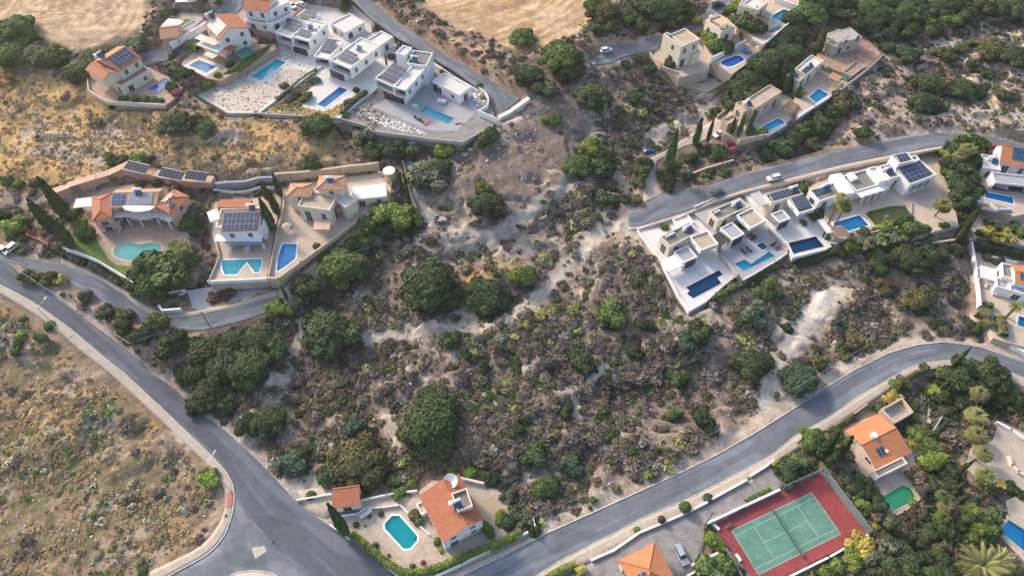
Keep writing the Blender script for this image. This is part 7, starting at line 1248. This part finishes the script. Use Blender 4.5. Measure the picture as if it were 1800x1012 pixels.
CG = mat('charcoal_cushion', (.06, .06, .065), .9, .1, 2); CB = mat('blue_cushion', (.02, .16, .32), .9, .1, 2); CO = mat('orange_cushion', (.6, .14, .05), .9, .1, 2); CP = mat('pink_cushion', (.55, .27, .25), .9, .1, 2); CW = mat('white_cushion', (.6, .6, .6), .9, .1, 2)
lounger('Z3', 475, 885, 2.4, 'modern_east', CG, 'left grey lounger of the pair below the dead end villa pool'); lounger('Z3', 513, 905, 2.4, 'modern_east', CG, 'grey lounger next to the orange one below the dead end villa pool'); lounger('Z3', 546, 917, .8, 'modern_east', CO, 'orange lounger below the dead end villa pool'); lounger('Z3', 780, 913, .3, 'modern_east', CP, 'pink lounger at the right of the dead end villa terrace')
lounger('M4', 870, 432, 2.2, 'infinity_middle', CG, 'left dark lounger behind the island pool'); lounger('M4', 908, 420, 2.2, 'infinity_middle', CG, 'dark lounger nearer the spa, behind the island pool'); lounger('M4', 1093, 380, .5, 'infinity_middle', CG, 'upper dark lounger right of the square spa'); lounger('M4', 1125, 406, .5, 'infinity_middle', CG, 'lower dark lounger right of the square spa')
for i, (x, y, t_) in enumerate(((935, 508, 'leftmost blue lounger above the dark blue pool'), (965, 522, 'second blue lounger from the left above the dark blue pool'), (988, 533, 'third blue lounger from the left above the dark blue pool'), (1026, 562, 'rightmost blue lounger beside the dark blue pool'))): lounger('N5', x, y, .6, 'parasol', CB, t_)
for i, (x, y, t_) in enumerate(((1215, 308, 'leftmost blue lounger on the tan deck edge'), (1240, 295, 'second blue lounger on the tan deck edge'), (1262, 283, 'third blue lounger on the tan deck edge'), (1285, 272, 'rightmost blue lounger on the tan deck edge'))): lounger('N5', x, y, .6, 'tan_deck', CB, t_)
lounger('M7', 670, 415, .9, 'canvas_roof', CW, 'white lounger in front of the white canvas roof'); lounger('M1', 890, 695, 1.5, 'pink', CW, 'white lounger beside the pool bar of the pink villa'); lounger('Z2', 745, 412, .5, 'modern_west', CW, 'white lounger at the far end of the long teal pool'); lounger('Z2', 790, 425, .5, 'modern_west', CW, 'white lounger nearest the house by the long teal pool')
lounger('M2', 765, 575, 1.4, 'beige', CW, 'white lounger on the beige villa patio'); lounger('B1', 718, 465, .6, 'satellite', CW, 'white lounger in the corner of the white wall by the octagonal pool', 1.6)
def table(v, x, y, rot, key, label, L_=2.2, m=WHITE, chairs=6, cm=None, hm=None):
    p = at(*q(v, [(x, y)])[0], PADSPEC[key]['z']+.02); e = empty('dining_table', p, label, 'table', 'dining tables', rot=rot); MB().box(-L_/2, -.5, .7, L_/2, .5, .76).build('tabletop', m, e)
    for sx in (-1, 1):
        for sy in (-1, 1): MB().box(sx*(L_/2-.1)-.04, sy*.42-.04, 0, sx*(L_/2-.1)+.04, sy*.42+.04, .7).build('leg', m, e)
    for i in range(chairs):
        s_ = 1 if i % 2 else -1; x_ = ((i//2)+.5)*L_/max(1, chairs//2)-L_/2; pc = p+Vector((x_*math.cos(rot)-s_*.8*math.sin(rot), x_*math.sin(rot)+s_*.8*math.cos(rot), 0))
        c = empty('chair', pc, f"{'dark' if (cm or m) is not WHITE else 'white'} chair, {('first', 'second', 'third', 'fourth')[i//2]} on {'upper' if s_ > 0 else 'lower'} side, {hm or label}" , 'chair', 'dining chairs', rot=rot+(0 if s_ < 0 else math.pi)); mm = cm or m
        MB().box(-.25, -.25, .42, .25, .25, .48).build('seat', mm, c); MB().box(-.25, -.29, .48, .25, -.24, .95).build('backrest', mm, c); MB().box(-.22, -.22, 0, -.17, .22, .42).build('leg', mm, c); MB().box(.17, -.22, 0, .22, .22, .42).build('leg', mm, c)
table('Z3', 660, 760, -.35, 'modern_east', 'long white dining table above the dead end villa pool', 3.2, chairs=8, hm='the long white table of the dead end villa'); table('N1', 600, 700, .5, 'infinity_middle', 'dark dining table under the middle infinity villa', 2.4, CG, 6, hm='the dark table of the middle infinity villa'); table('M7', 765, 485, -.3, 'canvas_roof', 'white dining table in the canvas villa courtyard', 3, chairs=8, hm='the white table of the canvas villa')
table('N1', 1140, 555, .3, 'infinity_east', 'dark table beneath the easternmost infinity villa', 2, CG, 4, hm='the dark table of the easternmost infinity villa'); table('M2', 445, 760, .1, 'white_panel', 'white table on the zigzag pool terrace', 1.6, chairs=4, hm='the white table above the zigzag pool'); table('Z3', 465, 795, .9, 'modern_east', 'small white table by the columns of the dead end villa', 1.4, chairs=4, hm='the small white table by the columns')
def parasol(v, x, y, key, r, h, rgb, label, closed=False):
    p = at(*q(v, [(x, y)])[0], PADSPEC[key]['z']); e = empty('parasol', p, label, 'parasol', 'parasols'); m = mat('parasol_%d' % int(sum(rgb)*100), rgb, .8, .06, 1)
    MB().tube((0, 0, 0), (0, 0, h), .04).build('pole', METAL, e); mb = MB(); rr = .18 if closed else r; zz = h-1.3 if closed else h-.5
    for i in range(8): a0, a1 = i*.7854, (i+1)*.7854; mb.quad((rr*math.cos(a0), rr*math.sin(a0), zz), (rr*math.cos(a1), rr*math.sin(a1), zz), (0, 0, h+.05))
    mb.build('canopy', m, e); MB().tube((0, 0, 0), (0, 0, .1), .3).build('base', CONC, e)
parasol('M2', 742, 612, 'beige', 1.5, 2.5, (.5, .42, .3), 'round beige parasol on the beige villa patio'); parasol('N5', 985, 480, 'parasol', 1, 2.8, (.6, .6, .6), 'closed white parasol, left one by the blue loungers', True); parasol('N5', 1040, 510, 'parasol', 1, 2.8, (.6, .6, .6), 'closed white parasol, right one by the blue loungers', True); parasol('N5', 1075, 520, 'parasol', 1.4, 2.6, (.5, .3, .25), 'open reddish parasol right of the blue loungers')
parasol('N6', 965, 395, 'net_pool', 1.3, 2.6, (.03, .2, .15), 'green parasol left of the tan canopy', False); parasol('N6', 1120, 495, 'net_pool', 1.3, 2.6, (.04, .22, .16), 'green parasol right of the tan canopy', False)
sp = at(*q('N1', [(1385, 690)])[0], PADSPEC['infinity_east']['z']); e = empty('hot_tub', sp, 'round dark hot tub beneath the white slatted pergola', 'hot tub'); MB().tube((0, 0, 0), (0, 0, .8), 1.3, 1.3, 20).build('tub', DARKMETAL, e); MB().tube((0, 0, .8), (0, 0, .86), 1.05, n=20).build('cover', GLASS, e)
# thatched shade and round vents, net line on the pool, bar island
h2 = PADSPEC['big_white']['z']; pergola('shade_canopy', 'dark thatched canopy beside the bright blue pool under the fan palms', 'M5', (360, 890), (470, 885), (420, 800), 2.6, 'big_white', WOOD, mat('thatch', (.20, .14, .12), .95, .3, 2), cat='canopy', solid=True)
# stones, plants and gravel inside the gardens
def garden(name, v, pts, key, n, cols, rr, seed, m, hgt=.5, leafs=0, zo=0):
    z = PADSPEC[key]['z']+.02+zo; poly = [tuple(at(*p, z)[:2]) for p in q(v, pts)]; rs = np.random.RandomState(seed); a = np.array(poly); P_ = rs.rand(n*5, 2)*(a.max(0)-a.min(0))+a.min(0); P_ = P_[inpoly(P_[:, 0], P_[:, 1], poly)][:n]
    keep = np.ones(len(P_), bool)
    for hpoly in PADSPEC[key]['holes']: keep &= sdist(P_[:, 0], P_[:, 1], hpoly) > 1.3
    P_ = P_[keep]; n = len(P_); r = rs.uniform(*rr, n); sv, sf = CS2; k = len(sv); V = np.c_[P_, np.full(n, z)][:, None]+sv[None]*(r[:, None]*(1+.15*rs.normal(size=(n, k))))[..., None]*[1, 1, hgt]; c = np.array(cols)[rs.randint(len(cols), size=n)]*rs.uniform(.7, 1.3, (n, 1))
    tag(_o(name, np_mesh(name, V.reshape(-1, 3), (sf[None]+np.arange(n)[:, None, None]*k).reshape(-1, 4), m, np.repeat(c, k, 0), 'soil')), kind='stuff')
def _o(name, me): o = bpy.data.objects.new(name, me); COL.objects.link(o); return o
PG = [(.07, .09, .05), (.12, .12, .08), (.16, .17, .07)]
garden('garden_seedlings', 'Z2', [(160, 700), (340, 820), (560, 825), (960, 525), (800, 380), (700, 360)], 'modern_west', 300, [(.12, .14, .07), (.2, .2, .1), (.24, .18, .12)], (.12, .28), 301, SM, .8)
garden('white_stones', 'Z3', [(120, 830), (300, 880), (560, 985), (540, 1000), (420, 985), (200, 930), (110, 870)], 'modern_east', 210, [(.75, .75, .75)], (.18, .34), 302, mat('white_slabs', (.6, .58, .55), .9, .1, 1, attr='soil'), .13)
garden('garden_plants', 'Z3', [(-60, 860), (60, 700), (165, 640), (200, 720), (130, 790), (300, 870), (200, 960)], 'modern_east', 170, PG, (.2, .4), 303, SM, .7); garden('garden_plants', 'Z2', [(640, 820), (880, 640), (960, 560), (1000, 590), (870, 740), (900, 830)], 'modern_middle', 260, PG+[(.2, .13, .07)], (.3, .8), 304, SM, .6)
garden('dry_grass', 'Z2', [(590, 830), (700, 790), (900, 800), (1060, 830), (1180, 770), (1160, 870)], 'modern_middle', 420, [(.45, .30, .12), (.4, .3, .16)], (.25, .55), 305, SM, .6); garden('white_stones', 'Z3', [(880, 690), (960, 690), (990, 740), (930, 800)], 'modern_east', 40, [(.75, .75, .75)], (.3, .5), 306, MATS['white_slabs'], .13)
deck('modern_middle', 'Z2', [(590, 826), (985, 540), (1000, 560), (880, 700), (880, 780), (960, 835)], mat('brown_garden_soil', (.24, .17, .12), .95, .25, .6, fine=2)); deck('modern_middle', 'Z2', [(1090, 830), (1210, 760), (1300, 690), (1330, 720), (1200, 850)], mat('brown_garden_soil', (.24, .17, .12), .95, .25))
deck('modern_west', 'Z2', [(150, 705), (345, 825), (555, 825), (930, 545), (800, 500), (620, 640), (480, 590), (700, 425), (695, 355)], mat('pale_gravel', (.50, .43, .37), .95, .2, .6, fine=3))
garden('garden_plants', 'M5', [(470, 900), (480, 850), (640, 830), (950, 800), (1040, 890), (960, 920), (600, 1000)], 'big_white', 160, PG, (.4, 1.0), 308, SM, .6)
# red gate and small walls by the lane
wall('M1', [(215, 740), (290, 775), (370, 815)], 1.3, mat('red_painted_wall', (.42, .08, .06), .8, .15, 1), 'red painted gate wall near the tall cypresses', None, .3, name='gate_wall')

# air of the valley: faint warm haze
hz = MB().box(-760, -900, -6, 760, 1280, CAMH+3).build('haze', None); hz['kind'] = 'stuff'
hm_ = bpy.data.materials.new('haze_air'); hm_.use_nodes = True; t_ = hm_.node_tree
for n__ in list(t_.nodes): t_.nodes.remove(n__)
o_ = nn(t_, 'ShaderNodeOutputMaterial'); v__ = nn(t_, 'ShaderNodeVolumePrincipled'); v__.inputs['Color'].default_value = (.95, .90, .84, 1); v__.inputs['Density'].default_value = .00011; v__.inputs['Anisotropy'].default_value = .35
t_.links.new(v__.outputs[0], o_.inputs['Volume']); hz.data.materials.clear(); hz.data.materials.append(hm_)
def finish_pads():
    for k, d in PADSPEC.items():
        poly = d['poly']; lo = min(float(T(np.array(p[0]), np.array(p[1]))) for p in poly)
        o = MB().prism(poly, min(lo-1.2, d['z']-2.5), d['z'], d['holes']).build('terrace', d['mat']); tag(o, kind='structure')
    for key, name, poly, m, dz in DECKS:
        d = PADSPEC[key]; pa = np.array(poly)
        hs = [h for h in d['holes'] if inpoly(np.array([p[0] for p in h]), np.array([p[1] for p in h]), poly).all()]
        tag(MB().prism(poly, d['z']-.3, d['z']+dz, hs).build(name, m), kind='structure')
finish_pads()
